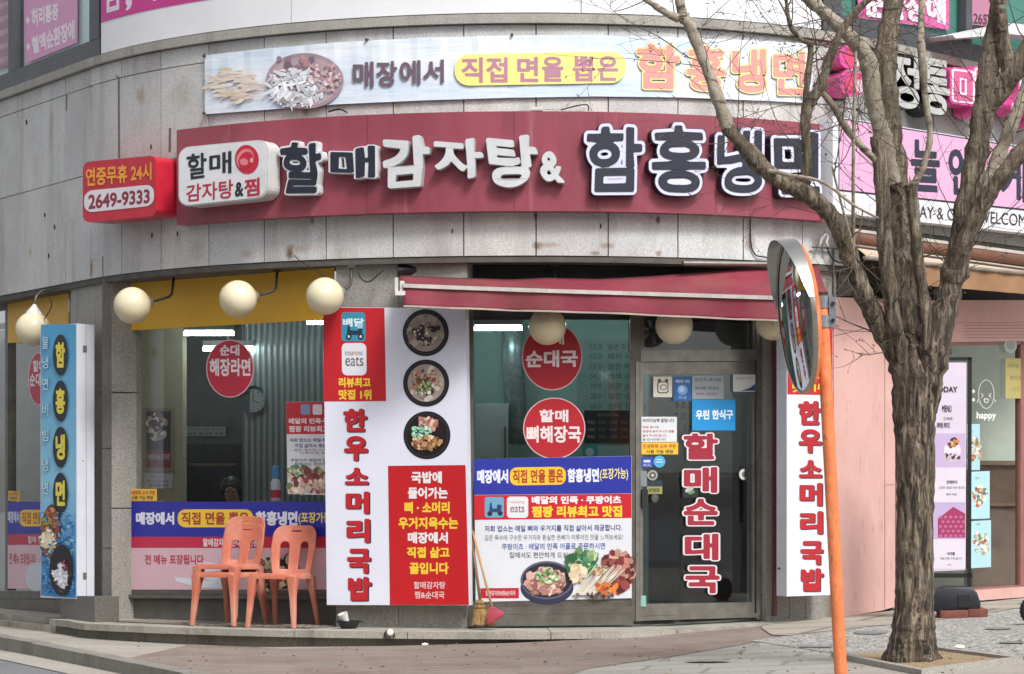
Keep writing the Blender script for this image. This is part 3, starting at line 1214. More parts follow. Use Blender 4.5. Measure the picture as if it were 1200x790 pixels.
LGP = chord(205, 320, .33)
LG = thing('logo_box', 'white rounded logo box with red disc at the left end of the maroon sign', 'light box', LGP.pt(265, 240))
m = MB()
lq = [(209, 173), (314, 163), (314, 232), (209, 243)]
round_slab(m, LGP, lq, 13, .17)
m.obj('box', paint('light_box_side', '#c3c2c0', .4, .1), LG)
m = MB()
round_slab(m, LGP, [(210.5, 174.5), (312.5, 164.5), (312.5, 230.5), (210.5, 241.5)], 12, .004, .006)
m.obj('face', WHITE_AC, LG)
pr = Pr(LGP, .009)
pr.text('할', [(219, 181), (243, 178.5), (243, 208), (221, 211)], '#262a35', 0, .02)
pr.text('매', [(246, 180), (272, 177), (272, 203), (246, 206)], '#262a35', 0, .02)
pr.text('감자탕', [(219, 217), (274, 210), (274, 232), (219, 237)], '#b02a3c', 0, .015)
pr.text('&', [(276, 214), (286, 213), (286, 230), (276, 231)], '#262a35', 0, .035)
pr.text('찜', [(287, 210), (305, 208), (305, 229), (287, 231)], '#b02a3c', 0, .03)
pr.ell(290, 187, 14, 17, '#c02638', 0, 40, -.1)
pr.ell(288, 186, 9.5, 12, '#d8808a', 1, 30, .5)
pr.ell(289, 188, 8, 10.5, '#c02638', 2, 30, .5)
pr.ell(287, 190, 5, 4, '#d8808a', 3, 20, .2)
pr.ell(296, 188, 2, 3, '#e3a1a6', 3, 14)
pr.obj('lettering', LG)

HBP = Plane(plan(Curve(.3).arc(96), .33)[0], plan(Curve(.3).arc(183), .3)[0])
HB = thing('phone_sign', 'red rounded light box with opening hours and phone number on the grey stone', 'light box', HBP.pt(140, 256))
m = MB()
round_slab(m, HBP, [(97, 190), (183, 182), (183, 253), (97, 261)], 8, .24)
m.obj('box', paint('red_light_box', '#c22439', .35, .12), HB)
pr = Pr(HBP, .004)
pr.text('연중무휴 24시', [(101, 197), (178, 190), (178, 211), (101, 219)], '#f2a23c', 0, .03)
pr.rrect([(99, 224), (181, 216), (181, 241), (99, 249.5)], 10, '#e6dfe4', 0)
pr.text('2649-9333', [(104, 228.5), (176, 221.5), (176, 238), (104, 245.5)], '#8c2c3e', 1, .03)
pr.obj('lettering', HB)

# sun-faded vinyl banner
CB = Curve(.03)
TOPS = [(240, 65), (300, 58), (400, 49.3), (500, 44), (600, 41.5), (700, 41), (800, 44), (900, 48.5), (952, 51.5)]
BOTS = [(240, 134), (300, 129.5), (400, 122), (500, 117.5), (600, 114.5), (700, 113), (800, 114.2), (900, 118.3), (952, 121)]
def bn(x, v):
    return (x, lerp(np.interp(x, *zip(*TOPS)), np.interp(x, *zip(*BOTS)), v))
k = NT('faded_vinyl')
n1 = k.noise(1.3, 4, .6, k.coords((.7, 1, 3)))
k.base(k.ramp(n1, [(.3, '#c2d3e6'), (.55, '#e0e6ee'), (.8, '#e8eaee')]))
k.set(Roughness=.5)
k.bump(k.noise(3, 3, .6, k.coords((.4, 1, 4))), .35, .02)
m = MB()
rows = [[], [], [], []]
for i in range(81):
    x = lerp(240, 952, i / 80)
    wv_ = .004 * math.sin(i * .9) + .003 * math.sin(i * 2.3)
    for r, v, l in zip(rows, (0, 1, 1, 0), (wv_, wv_ * .3, wv_ * .3 - .004, wv_ - .004)):
        r.append(CB.pt(*bn(x, v), l))
m.grid(rows + [rows[0]])
BN = thing('vinyl_banner', 'long sun-faded pale blue noodle banner tied above the maroon sign', 'banner', CB.pt(600, 115))
m.obj('sheet', k.m, BN)
pr = Pr(CB, .014)
rg = random.Random(11)
for i in range(60):
    a = rg.uniform(0, 6.28)
    pr.ell(275 + 26 * math.cos(a) * rg.uniform(.3, 1), 100 + 22 * math.sin(a) * rg.uniform(.3, 1), rg.uniform(4, 15), rg.uniform(.8, 2.4),
           rg.choice(['#e3d6c9', '#dfcdb8', '#e5dcd2', '#d9c4a8', '#e6e0d8', '#dccabf']), i * .05, 14, rg.uniform(-.4, .3))
pr.ell(358, 95, 45.5, 32.5, '#a8949e', 0, 44)
pr.ell(358, 96, 41, 29, '#b9a3aa', 1, 44)
pr.flakes(347, 103, 34, 22, ['#e4e6ec', '#dadde6', '#eceef2', '#d3cfd6'], 150, 4.2, 2, 4, stretch=1.9)
pr.flakes(383, 92, 18, 18, ['#cfaab0', '#bf969e', '#d8bfc2', '#b08a94', '#dcd0d4'], 90, 2.6, 10, 5)
pr.flakes(350, 74, 26, 8, ['#8a7080', '#c79aa0', '#9b7d89'], 16, 5, 6, 6)
pr.flakes(340, 116, 20, 8, ['#c5c3c8', '#adaaac', '#dfe1e6'], 25, 3, 7, 8)
pr.obj('food_picture', BN)
pr = Pr(CB, .014)
def bt(txt, x0, x1, y0, y1, s0, s1, col, off, ly, extra=0):
    pr.text(txt, [(x0, y0), (x1, y0 + s0), (x1, y1 + s1), (x0, y1)], col, ly, off, extra)
for i, c in enumerate('매장에서'):
    x = 414 + i * 27.4
    bt(c, x, x + 24.5, 72.5 - i * .8, 104 - i * 1.7, 0, -1, '#6f5b68', .03, 0)
pr.rrect([(533, 64), (733, 60.5), (733, 97.5), (533, 101)], 17, '#efe68a', 0)
for c, x0, x1 in (('직', 541, 566), ('접', 570, 595), ('면', 606, 631), ('을', 635, 660), ('뽑', 671, 697), ('은', 700, 724)):
    bt(c, x0, x1, 67.5 - (x0 - 541) * .008, 97.5 - (x0 - 541) * .014, 0, 0, '#b98396', .028, 1)
for c, x0, x1, y0, y1 in (('함', 746, 796, 52, 104), ('흥', 804, 849, 54, 106), ('냉', 857, 897, 57, 108), ('면', 905, 943, 60, 111)):
    bt(c, x0, x1, y0, y1, 1, 1, '#f4dd98', .032, 0, .032)
    bt(c, x0, x1, y0, y1, 1, 1, '#df9a92', .032, 1)
pr.obj('lettering', BN)
for q in ((240, 66), (240, 133), (952, 52), (952, 120), (600, 41), (430, 47)):
    m = MB()
    p, n = CB.pn(*q)
    m.tube([p + n * .02, p - n * .05], .012, 8)
    m.obj('fixing_bolt', paint('rusty_bolt', '#4a3a30', .7), BN)

# clinic sign and windows of the upper floor
CU = Curve(.03)
UP = thing('clinic_sign', 'tall white panel sign with magenta stripe along the upper floor', 'shop sign', plan(0, .03)[0] + Vector((0, 0, 5.2)))
for a, b in ((118.5, 340.6), (341.6, 680.6), (681.6, 962)):
    m = MB()
    band(m, CU.arc(a), CU.arc(b), -.1, .03, Z_C + .012, 6.6, 30)
    m.obj('panel', paint('white_sign_panel', '#e3e3e6', .4, .05, 2), UP)
pr = Pr(CU, .004)
sA, sB = CU.arc(119.5), CU.arc(560)
for i in range(24):
    q = szq(.034, lerp(sA, sB, i / 24), lerp(sA, sB, (i + 1) / 24), 5.49, 6.1)
    pr.poly([q[3], q[2], q[1], q[0]], '#c9388c', 0)
s_ = sA + .07
for c in '담,어깨통증':
    w_ = .1 if c == ',' else .3
    pr.text(c, szq(.034, s_, s_ + w_, 5.56 if c != ',' else 5.53, 5.9 if c != ',' else 5.64), '#e9dbe6', 1, .03)
    s_ += w_ + .06
pr.obj('lettering', UP)

TEAL_B = paint('teal_blind', '#d5f0ea', .5, .08, 1.5)
def upper_window(pxs, ztop, label, post_pairs, blind, sv):
    W = thing('upper_window', label, 'window', plan(Curve(-.03).arc(pxs[0]), -.03)[0] + Vector((0, 0, Z_C)))
    c = Curve(.0)
    m = MB()
    band(m, c.arc(pxs[0]), c.arc(pxs[1]), -.1, .01, Z_C + .004, Z_C + .17, 10)
    for a, b in post_pairs:
        band(m, c.arc(a), c.arc(b), -.1, .012, Z_C + .172, 6.6, 2)
    m.obj('frame', DARKM, W)
    m = MB()
    band(m, c.arc(pxs[0]), c.arc(pxs[1]), -.06, -.05, Z_C + .174, 6.6, 12)
    m.obj('pane', glass('upper_glass', .97, .9), W)
    m = MB()
    band(m, c.arc(pxs[0]), c.arc(pxs[1]), -.105, -.09, Z_C + .174, 6.6, 12)
    m.obj('blind', blind, W)
    return W
UWL = upper_window((-20, 118), 0, 'upper floor window with pale teal blind left of the white panel sign', ((11, 17.5), (106, 117.5)), TEAL_B, 0)
UWR = upper_window((964, 1260), 0, 'upper floor window with green blind behind the bare tree', ((964, 985), (1131, 1138)), paint('green_blind', '#3f8273', .5, .15, 1.5), 0)
CQ = Curve(-.046)
def sticker(name, label, cat, sf, q, col, lift=.003, draw=None, group=None, depth=.002):
    """a printed sheet: paper and its printing in one thin mesh"""
    pr = Pr(sf, lift)
    slab(pr.mb, sf, q, depth, lift, col=lin(col))
    pr.l0 += .0012
    if draw:
        draw(pr)
    o = pr.obj(name)
    return tag(o, label, cat, group)
def d_(pr):
    pr.text('허리통증', [(37, 10), (69, 3), (69, 23), (38, 33)], '#f3e6ee', 0, .04)
    pr.text('혈액순환장애', [(37, 44), (88, 22), (88, 46), (39, 64)], '#f3e6ee', 0, .04)
    for x, y in ((33, 24), (33.5, 55)):
        pr.poly([(x, y - 5), (x - 2.2, y), (x, y + 5), (x + 2.2, y)], '#f3e6ee', 0)
sticker('window_poster', 'pink clinic poster with two bullet lines on the upper left window', 'poster', CQ, [(27, -60), (91, -80), (91, 50), (29.5, 75)], '#dd9cc4', draw=d_)
def d_(pr):
    for i in range(5):
        y = 2 + i * 16
        pr.text('통증의학', [(0, y + 2), (11, y - 1), (11, y + 6), (0, y + 9)], '#d5c4cc', 0, .02)
sticker('window_poster', 'mauve poster with small rows of writing at the top left corner', 'poster', CQ, [(-18, -60), (11.5, -66), (11.5, 77), (-18, 84)], '#a5778c', draw=d_)
def d_(pr):
    pr.text('순환장애', [(1012, -16), (1108, -4), (1108, 29), (1012, 20)], '#efdfe9', 0, .05)
sticker('window_poster', 'bright pink poster with white letters on the green upper window', 'poster', CQ, [(1005, -60), (1112, -60), (1112, 35), (1005, 21)], '#d2609c', draw=d_)
def d_(pr):
    pr.text('T.2652', [(1131, 14.5), (1162, 17.5), (1162, 30), (1131, 27)], '#4a3440', 0, .02)
sticker('window_poster', 'dusty pink poster with phone digits beside the green window', 'poster', CQ, [(1139, -60), (1170, -60), (1170, 32), (1139, 29)], '#b57a94', draw=d_)
m = MB()
slab(m, Curve(.3), [(1116, 41), (1185, 27), (1260, 36), (1260, 48), (1185, 40), (1120, 45)], .25)
tag(m.obj('window_ledge', paint('white_ledge', '#d6d7d8', .4, .1)), 'thin white metal ledge under the upper right window', 'ledge')

# ------------------------------------------------------------------ projecting light boxes
A_, B_, C_ = pxy(47.5, 24.02), pxy(90, 23.6), pxy(110.5, 23.82)
D_ = (A_[0] + C_[0] - B_[0], A_[1] + C_[1] - B_[1])
BLF, BLS = Plane(A_, B_), Plane(B_, C_)
zb_, zt_ = H + (HZ - 702) * 23.6 / F, H + (HZ - 379) * 23.6 / F
LB = thing('noodle_light_box', 'tall blue and white light box of cold noodle bowls on the left pillar', 'light box', (B_[0], B_[1], zb_))
m = MB()
m.prism([(p[0], p[1], zb_) for p in (A_, B_, C_, D_)], [(p[0], p[1], zt_) for p in (A_, B_, C_, D_)])
m.obj('box', paint('light_box_white', '#d9dde6', .4, .06), LB)
pr = Pr(BLF, .003)
def bq(x0, y0, x1, y1):
    return quad(x0, y0, x1, y1)
NB = 26
for i in range(NB):
    t = i / (NB - 1)
    a, b, c = lin('#4d9fca'), lin('#8cc4e0'), lin('#3b86c2')
    col = tuple(lerp(p, q, t / .6) for p, q in zip(a, b)) if t < .6 else tuple(lerp(p, q, (t - .6) / .4) for p, q in zip(b, c))
    y0, y1 = lerp(380.5, 698, i / NB), lerp(380.5, 698, (i + 1) / NB)
    e0, e1 = lerp(380, 701, i / NB), lerp(380, 701, (i + 1) / NB)
    pr.poly([(48.3, y1), (89.2, e1), (89.2, e0), (48.3, y0)], col, 0)
pr.flakes(69, 648, 19, 48, ['#3b80c0', '#4c93cc', '#69abd9', '#3f86c4', '#3878b8', '#8cc8ea'], 420, 1.7, 1, 3, True, stretch=1.5)
pr.obj('printed_sheet', LB)
pr = Pr(BLF, .016)
for c, y in zip('함흥냉면', (416, 470, 524, 578)):
    pr.ell(72.5, y, 8.8, 24, '#23262b', 0, 34)
    pr.text(c, [(67, y - 15), (78, y - 15), (78, y + 15), (67, y + 15)], '#e2d24c', 1, .045)
for c, y in zip('물냉면비빔냉면', (402, 425, 450, 480, 510, 545, 572)):
    pr.text(c, [(51.5, y - 7), (58.5, y - 7), (58.5, y + 7), (51.5, y + 7)], '#37556b', 0, .012, .014)
    pr.text(c, [(51.5, y - 7), (58.5, y - 7), (58.5, y + 7), (51.5, y + 7)], '#b9dcea', 1, .012)
pr.obj('lettering', LB)
pr = Pr(BLF, .016)
pr.ell(60.5, 624, 11.8, 33, '#4a352c', 0, 34, .08)
pr.ell(60.5, 624, 10.5, 30, '#8a4a35', 1, 34, .08)
pr.flakes(60, 618, 9, 22, ['#a5552f', '#b9713f', '#8a3f2a', '#c98f56'], 60, 3, 2, 9)
pr.flakes(60, 634, 7.5, 14, ['#e3d8bd', '#d6c8a6', '#ebe4d0'], 60, 3, 5, 10, stretch=1.6)
pr.flakes(58, 612, 5, 6, ['#5f7a3c', '#7d9a55'], 10, 2, 8.5, 11)
pr.ell(75, 668, 14, 30, '#1f1d22', 10, 34)
pr.flakes(76, 676, 10, 18, ['#43303a', '#5a3a44', '#2b2a31'], 50, 3, 11, 12)
pr.flakes(75, 674, 7, 14, ['#dfe3ea', '#c9cdd6', '#e9ecf0'], 60, 3.4, 14, 13, stretch=1.7)
pr.flakes(79, 662, 4, 6, ['#a9485a', '#7c3d44'], 10, 2.2, 17.5, 14)
pr.obj('food_picture', LB)
pr = Pr(BLS, .002)
pr.rect([(100.2, 381), (101, 381), (101.5, 700), (100.7, 700)], '#a7acb5')
for y in (405, 671):
    pr.rect(quad(97, y, 101.5, y + 8, 0), '#6d7076', 1)
pr.ell(97, 540, .7, .9, '#55575b', 1, 8)
pr.obj('seam_and_latch', LB)

A_, B_, C_ = pxy(910, 22.1), pxy(922, 21.93), pxy(976, 22.3)
RSF, RSS = Plane(B_, C_), Plane(A_, B_)
D_ = (A_[0] + C_[0] - B_[0], A_[1] + C_[1] - B_[1])
zb_, zt_ = H + (HZ - 699) * 21.93 / F, H + (HZ - 384) * 21.93 / F
RB = thing('soup_light_box', 'narrow red and white light box hung on the pillar right of the glass door', 'light box', (B_[0], B_[1], zb_))
m = MB()
m.prism([(p[0], p[1], zb_) for p in (A_, B_, C_, D_)], [(p[0], p[1], zt_) for p in (A_, B_, C_, D_)])
m.obj('box', paint('light_box_white', '#d9dde6', .4, .06), RB)
pr = Pr(RSF, .003)
pr.rect([(922.6, 385), (975.4, 386), (975.4, 463), (922.6, 462)], '#bf2328')
for i, (c, y0, y1) in enumerate((('한', 470, 498), ('우', 503, 531), ('소', 539, 560), ('머', 566, 593), ('리', 599, 626), ('국', 634, 662), ('밥', 666, 693))):
    x0 = 935 + i * .5
    pr.text(c, quad(x0 + 1.2, y0 + .8, x0 + 28, y1 + .8, 0), '#40303f', 1, .05)
    pr.text(c, quad(x0, y0, x0 + 26.6, y1, 0), '#b3242b', 2, .05)
pr.text('리뷰최고', quad(929, 434, 967, 445, 0), '#f0cf3f', 1, .045)
pr.text('맛집 1위', quad(928, 449, 967, 460, 0), '#f0cf3f', 1, .045)
pr.rrect(quad(933, 389, 962, 424, 0), 5, '#e3e3ea', 1)
pr.text('eats', quad(937, 405, 958, 416, 0), '#5a4540', 2, .01)
pr.obj('lettering', RB)
pr = Pr(RSS, .002)
pr.rect(quad(911.6, 665, 914.6, 667.5, 0), '#3f4147')
pr.obj('latch', RB)

# ------------------------------------------------------------------ the big menu board between the windows
BP = PP(379, 22.05, 550, 21.72)
bqd = [(378.8, 359.8), (545.5, 361.5), (550, 709.5), (383, 709)]
BD = thing('menu_board', 'big red and white standing menu board of soup bowls between the shop windows', 'menu board', BP.pt(466, 709))
m = MB()
slab(m, BP, bqd, .1)
m.obj('panel', paint('board_white', '#d9dbe8', .45, .05, 1.5), BD)
def bmap(x, y):
    """pull a pixel read off the upright board onto the slightly leaning one"""
    return (x, y)
pr = Pr(BP, .002)
pr.poly([(379.4, 470.5), (452.5, 470), (450.5, 361), (379.0, 360.4)], '#c0202a')
pr.poly([(457, 709), (549.5, 709), (545.6, 545), (454.8, 546)], '#bd1a20')
pr.rrect([(400, 366), (428, 366), (428.5, 400), (400.5, 400)], 4, '#3a8fa8', 1)
pr.text('배달', quad(402, 373, 427, 383, 0), '#d7ebee', 2, .04)
pr.ell(409, 394.5, 3.4, 4, '#1d2c3c', 2, 16)
pr.ell(423, 394.5, 3.4, 4, '#1d2c3c', 2, 16)
pr.ell(409, 394.5, 1.5, 1.8, '#b8cbd2', 3, 12)
pr.ell(423, 394.5, 1.5, 1.8, '#b8cbd2', 3, 12)
pr.poly([(407, 392), (424, 392), (425, 386), (421, 384), (420, 387.5), (411, 387.5), (409.5, 380), (408, 380)], '#22364c', 4)
pr.rect(quad(419, 379, 425, 385, 0), '#a9bfe0', 5)
pr.rrect([(400.5, 402), (429.3, 402), (429.8, 440), (401, 440)], 6, '#dfdfe8', 1)
for i, (c, cl) in enumerate(zip('coupang', ('#8a6a62', '#8a6a62', '#8a6a62', '#b5493f', '#c7923f', '#6f9a55', '#5e8ec0'))):
    pr.text(c, quad(404.5 + i * 3.0, 412, 407.0 + i * 3.0, 416.5, 0), cl, 2, .0)
pr.text('eats', quad(405, 418, 426, 429, 0), '#5a4540', 2, .005)
pr.text('리뷰최고', quad(397, 442.5, 434.5, 454, 0), '#efc93e', 1, .05)
pr.text('맛집 1위', quad(397, 456.5, 435.5, 468.5, 0), '#efc93e', 1, .05)
for i, (c, y0, y1) in enumerate((('한', 479, 506), ('우', 511, 540), ('소', 548, 568), ('머', 576, 602), ('리', 608, 636), ('국', 643, 672), ('밥', 676, 704))):
    x0 = 402.5 + i * .9
    pr.text(c, quad(x0 + 1.4, y0 + 1, x0 + 29, y1 + 1, 0), '#3f2c3c', 1, .05)
    pr.text(c, quad(x0, y0, x0 + 27.5, y1, 0), '#b7232b', 2, .05)
for t, x0, y0, x1, y1, cl in (('국밥에', 482, 552.5, 518, 566.5, 0), ('들어가는', 478, 571, 525, 584.5, 0), ('뼈 · 소머리', 474, 588, 527, 602, 1), ('우거지육수는', 467, 606, 537, 620, 1),
                              ('매장에서', 478, 623.5, 525, 637, 0), ('직접 삶고', 477, 641, 527, 654, 1), ('끓입니다', 480, 659, 526, 673, 1),
                              ('할매감자탕', 485, 681.5, 522, 690, 2), ('찜&순대국', 486, 693, 521, 701.5, 2)):
    pr.text(t, quad(x0, y0, x1, y1, 0), ('#e6e0e2', '#ecc83c', '#dfc3c3')[cl], 1, .045 if cl < 2 else .02)
pr.obj('lettering', BD)
pr = Pr(BP, .003)
def bowl(pr, cx, cy, r, soup, pal, n, seed, sz_=3.6, ins=.74):
    pr.ell(cx, cy, r, r * 1.02, '#17161a', 0, 44)
    pr.ell(cx, cy, r * .93, r * .95, '#2b292e', 1, 44)
    pr.ell(cx, cy, r * .86, r * .88, '#141316', 2, 44)
    pr.ell(cx, cy, r * .8, r * .82, soup, 3, 44)
    pr.flakes(cx, cy, r * ins, r * ins, pal, n, sz_, 4, seed)
bowl(pr, 499, 390, 27, '#9a8880', ['#a8968c', '#8c7a73', '#b8a89c', '#9d8a80', '#ada093'], 70, 1, 4, .7)
pr.flakes(490, 388, 6, 5, ['#33202a', '#4a2a33', '#271a22'], 10, 4, 8.2, 21)
pr.flakes(509, 386, 6, 5, ['#33202a', '#4a2a33', '#3a2a26'], 10, 4, 8.4, 22)
pr.flakes(498, 399, 8, 5, ['#33202a', '#4b2c36', '#271a22'], 12, 4, 8.6, 23)
pr.flakes(499, 391, 15, 13, ['#8f9a6c', '#c2c49a', '#b8a294', '#dcd2c4'], 26, 1.8, 9.2, 24)
bowl(pr, 499.5, 449, 27, '#a4948a', ['#b5a59a', '#94867e', '#c4b6aa'], 60, 2, 4, .7)
pr.flakes(499, 446, 17, 13, ['#b0643c', '#c27a4a', '#7d4a32', '#d0b69a', '#5c4236', '#c9a98a'], 60, 2.4, 8, 31)
pr.flakes(499, 455, 10, 9, ['#3f5a3a', '#a9b98a', '#d8dcc4', '#6d8a5a', '#1f2a22'], 34, 2.2, 11.5, 32)
bowl(pr, 500.5, 510, 27.5, '#1e1516', ['#2a1a1a', '#3a2020', '#191214'], 30, 3, 4, .7)
pr.poly([(491, 506), (510, 506), (514, 492), (491, 488)][::1], '#b98a80', 7)
pr.flakes(502, 497, 10, 8, ['#c59a8c', '#d9b8aa', '#a86f62', '#e0c9b8', '#b3584c'], 46, 2.8, 8, 41)
pr.flakes(501, 519, 17, 8, ['#c8a27c', '#a97d55', '#8a5a3c', '#dcc09a', '#6d3a28', '#b98d5c'], 80, 3, 11, 42)
pr.flakes(494, 506, 12, 6, ['#7fc2a4', '#5d9c7c', '#a8dcc0', '#4a7f62', '#c4e4cc'], 60, 2.2, 15.5, 43)
pr.obj('food_picture', BD)

# ------------------------------------------------------------------ films and stickers on the glass
YEL = '#dba826'
def film(name, label, cat, sf, patches, draw=None, lift=.002):
    pr = Pr(sf, lift)
    for q, c in patches:
        slab(pr.mb, sf, q, .0015, lift, col=lin(c))
    pr.l0 += .0012
    if draw:
        draw(pr)
    return tag(pr.obj(name), label, cat)
film('yellow_film', 'yellow film across the top of the shop window behind the round lamps', 'window film', W1,
     [([(149.5, 312), (392, 300), (392, 374.3), (149.5, 387.5)], YEL)])
film('yellow_film', 'yellow film at the top of the far left shop window', 'window film', W0, [([(9.3, 330), (80.5, 330), (80.5, 399), (9.3, 402)], YEL)])
def d_(pr):
    pr.text('매장에서', quad(159.5, 600, 204.5, 615, 0), '#dfe0ee', 0, .05)
    pr.rrect(quad(208.5, 597, 297, 618, 0), 9, '#f2c53a', 0)
    pr.text('직접 면을 뽑은', quad(213, 600, 292, 615, 0), '#a5432d', 1, .03)
    pr.text('함흥냉면', quad(300, 599, 349, 616, 0), '#dfe0ee', 0, .05)
    pr.text('(포장가능)', quad(350, 600, 391, 615, 0), '#eed873', 0, .03)
    pr.text('할매감자탕 순대국 전문점', quad(238, 631, 309, 640.5, 0), '#ecd8dc', 0, .03)
    pr.text('전 메뉴 포장됩니다', quad(170, 650, 239, 661.5, 0), '#bb3a4a', 0, .03)
    pr.poly([(205, 676), (255, 682), (272, 690), (230, 688), (206, 681)][::-1], '#d3dbe2', 0)
    pr.ell(255, 672, 26, 11, '#d6dbe4', 0, 24, .35)
    pr.flakes(322, 672, 26, 20, ['#2f2a28', '#4a3a30', '#6d7a4a', '#d8cfae', '#e4dcc0', '#8a5a4a', '#3a4a34', '#c9b98a'], 110, 5, 1, 6)
    pr.ell(341, 657, 8, 9, '#2a262a', 7.5, 24)
    pr.ell(342, 656, 6.5, 7.5, '#d8c9b4', 8, 24)
film('takeout_film', 'blue, red and pink takeaway film behind the orange chairs', 'window film', W1,
     [(quad(149.5, 588, 392, 629, 0), '#27289a'), (quad(149.5, 629.2, 392, 642, 0), '#c22849'), (quad(149.5, 642.2, 392, 691, 0), '#d9b3bd')], d_)
def d_(pr):
    pr.text('매장에서', quad(9.5, 599, 23, 613, 0), '#cfd0e4', 0, .04)
    pr.rrect(quad(24, 597.5, 62, 617, 0), 5, '#e8bd3a', 0)
    pr.text('직접 면을', quad(26, 600, 50, 614, 0), '#9a452d', 1, .02)
    pr.text('할매 감자탕', quad(33, 628, 60, 637, 0), '#e6ccd2', 0, .02)
    pr.text('전 메뉴 포장됩니다', quad(11, 648, 42, 661, 1), '#b5394b', 0, .02)
    pr.ell(42, 676, 12, 17, '#cdd3da', 0, 20)
film('takeout_film', 'blue, red and pink film on the far left window behind the blue light box', 'window film', W0,
     [(quad(9.3, 588, 80.5, 626, 0), '#27289a'), (quad(9.3, 626.2, 80.5, 638.5, 0), '#b92a4a'), (quad(9.3, 638.7, 80.5, 690, 0), '#d6b4bd')], d_)

def disc(label, sf, cx, cy, rx, ry, lines, sat='#b3243a', group=None):
    pr = Pr(sf, .002)
    pts = [(cx + rx * math.cos(-t), cy + ry * math.sin(-t)) for t in (2 * math.pi * i / 48 for i in range(48))]
    pr.mb.prism([sf.pt(*p, .002) for p in pts], [sf.pt(*p, .0005) for p in pts], lin('#d9b3b6'))
    pr.l0 += .0012
    pr.ell(cx, cy, rx - 1.2, ry - 1.2, sat, 0, 48)
    for t, q in lines:
        pr.text(t, q, '#e4d6d8', 1, .035)
    return tag(pr.obj('round_sticker'), label, 'sticker')
disc('round red ramen soup sticker on the window above the chairs', W1, 269.8, 432, 28, 34,
     [('순대', quad(258, 404, 281, 417, 0)), ('해장라면', quad(246, 420, 294, 441, 0))])
disc('round red sticker half hidden behind the blue light box', W0, 45.5, 444, 12.5, 31,
     [('할매', quad(39, 422, 52, 436, 0)), ('순대국', quad(35, 437, 56, 453, 0))], '#b52a4c')
disc('upper round red sticker on the middle window, tucked behind a lamp', CW, 647, 418, 35.5, 39.5,
     [('할매', quad(632, 387, 661, 404, 0)), ('순대국', quad(616, 411, 677, 431, -1))], '#a81e2c')
disc('lower round red sticker of four big syllables on the middle window', CW, 649.5, 502, 36.5, 36,
     [('할매', quad(632, 480, 666, 495, 0)), ('뼈해장국', quad(617, 499, 681, 519, 0))], '#b0202b')

def note(label, sf, q, col, lines, lift=.003, cat='notice', name='notice', draw=None):
    def dd(pr):
        for t, qq, c, o in lines:
            pr.text(t, qq, c, 0, o)
        if draw:
            draw(pr)
    return sticker(name, label, cat, sf, q, col, lift, dd)
note('small yellow notice at the lower left corner of the chairs window', W1, quad(150, 573, 184, 587, 0), '#e3b23c',
     [('민생회복 소비 쿠폰', quad(152, 575, 182, 580, 0), '#b03c22', .02), ('사용 가능 매장', quad(154, 581, 180, 585.5, 0), '#3d2f28', .02)])
note('small yellow notice on the far left window', W0, quad(10, 575, 23, 587, 1), '#d9a83c',
     [('소비쿠폰', quad(11, 577, 22, 581, 0), '#a83c22', .02), ('매장', quad(12, 582, 21, 586, 0), '#3d2f28', .02)])
def d_(pr):
    pr.poly(quad(336.8, 498.5, 391.5, 508.8, 0)[::-1], '#bf2433', -.5)
    pr.poly([(336.3, 508), (391.8, 508), (391.8, 471.2), (335.8, 471.2)], '#bf2433', 0)
    pr.rrect(quad(353, 474, 364, 486, 0), 2, '#7d92b5', 1)
    pr.rrect(quad(367, 474, 378, 486, 0), 2, '#dcd6da', 1)
    pr.text('배달의 민족·쿠', quad(339, 490, 386, 497, 0), '#e6d8da', 1, .04)
    pr.text('찜팡 리뷰최고', quad(339, 499, 386, 506.5, 0), '#e6d8da', 1, .04)
    for i, (t, x) in enumerate((('저희 업소는 매일 뼈와', 340), ('직접 삶아서 제공합', 346), ('깊은 육수에 구수한', 345), ('이루어진 맛을', 352), ('쿠팡이츠·배달의 민족', 341), ('집에서도 편안하게', 346))):
        y = 513.5 + (0, 6.5, 12.5, 16, 24, 28.5)[i]
        pr.text(t, quad(x, y, 388, y + (4.6, 4.6, 2.6, 2.6, 3.6, 3.4)[i], 0), ('#3d4a86', '#3d4a86', '#8a8a90', '#8a8a90', '#5d6478', '#5d6478')[i], 1, .01)
    pr.flakes(364, 562, 25, 14, ['#c79a8a', '#a8584f', '#8a3f3a', '#e0cdb8', '#5f7a4a', '#d9b8a4', '#6d3a34', '#c4835c', '#ead9c4'], 120, 4, 1, 14, True)
    pr.flakes(348, 552, 8, 7, ['#6d8a5a', '#8aa872', '#dfe2cc'], 20, 3, 8, 15)
    pr.rect(quad(382, 571, 391, 579, 0), '#bf2433', 9)
sticker('food_poster', 'red and white delivery poster on the window, half behind the menu board', 'poster', W1, [(335.5, 471), (392, 471), (392, 580.5), (337.5, 579)], '#d9dade', .004, d_)

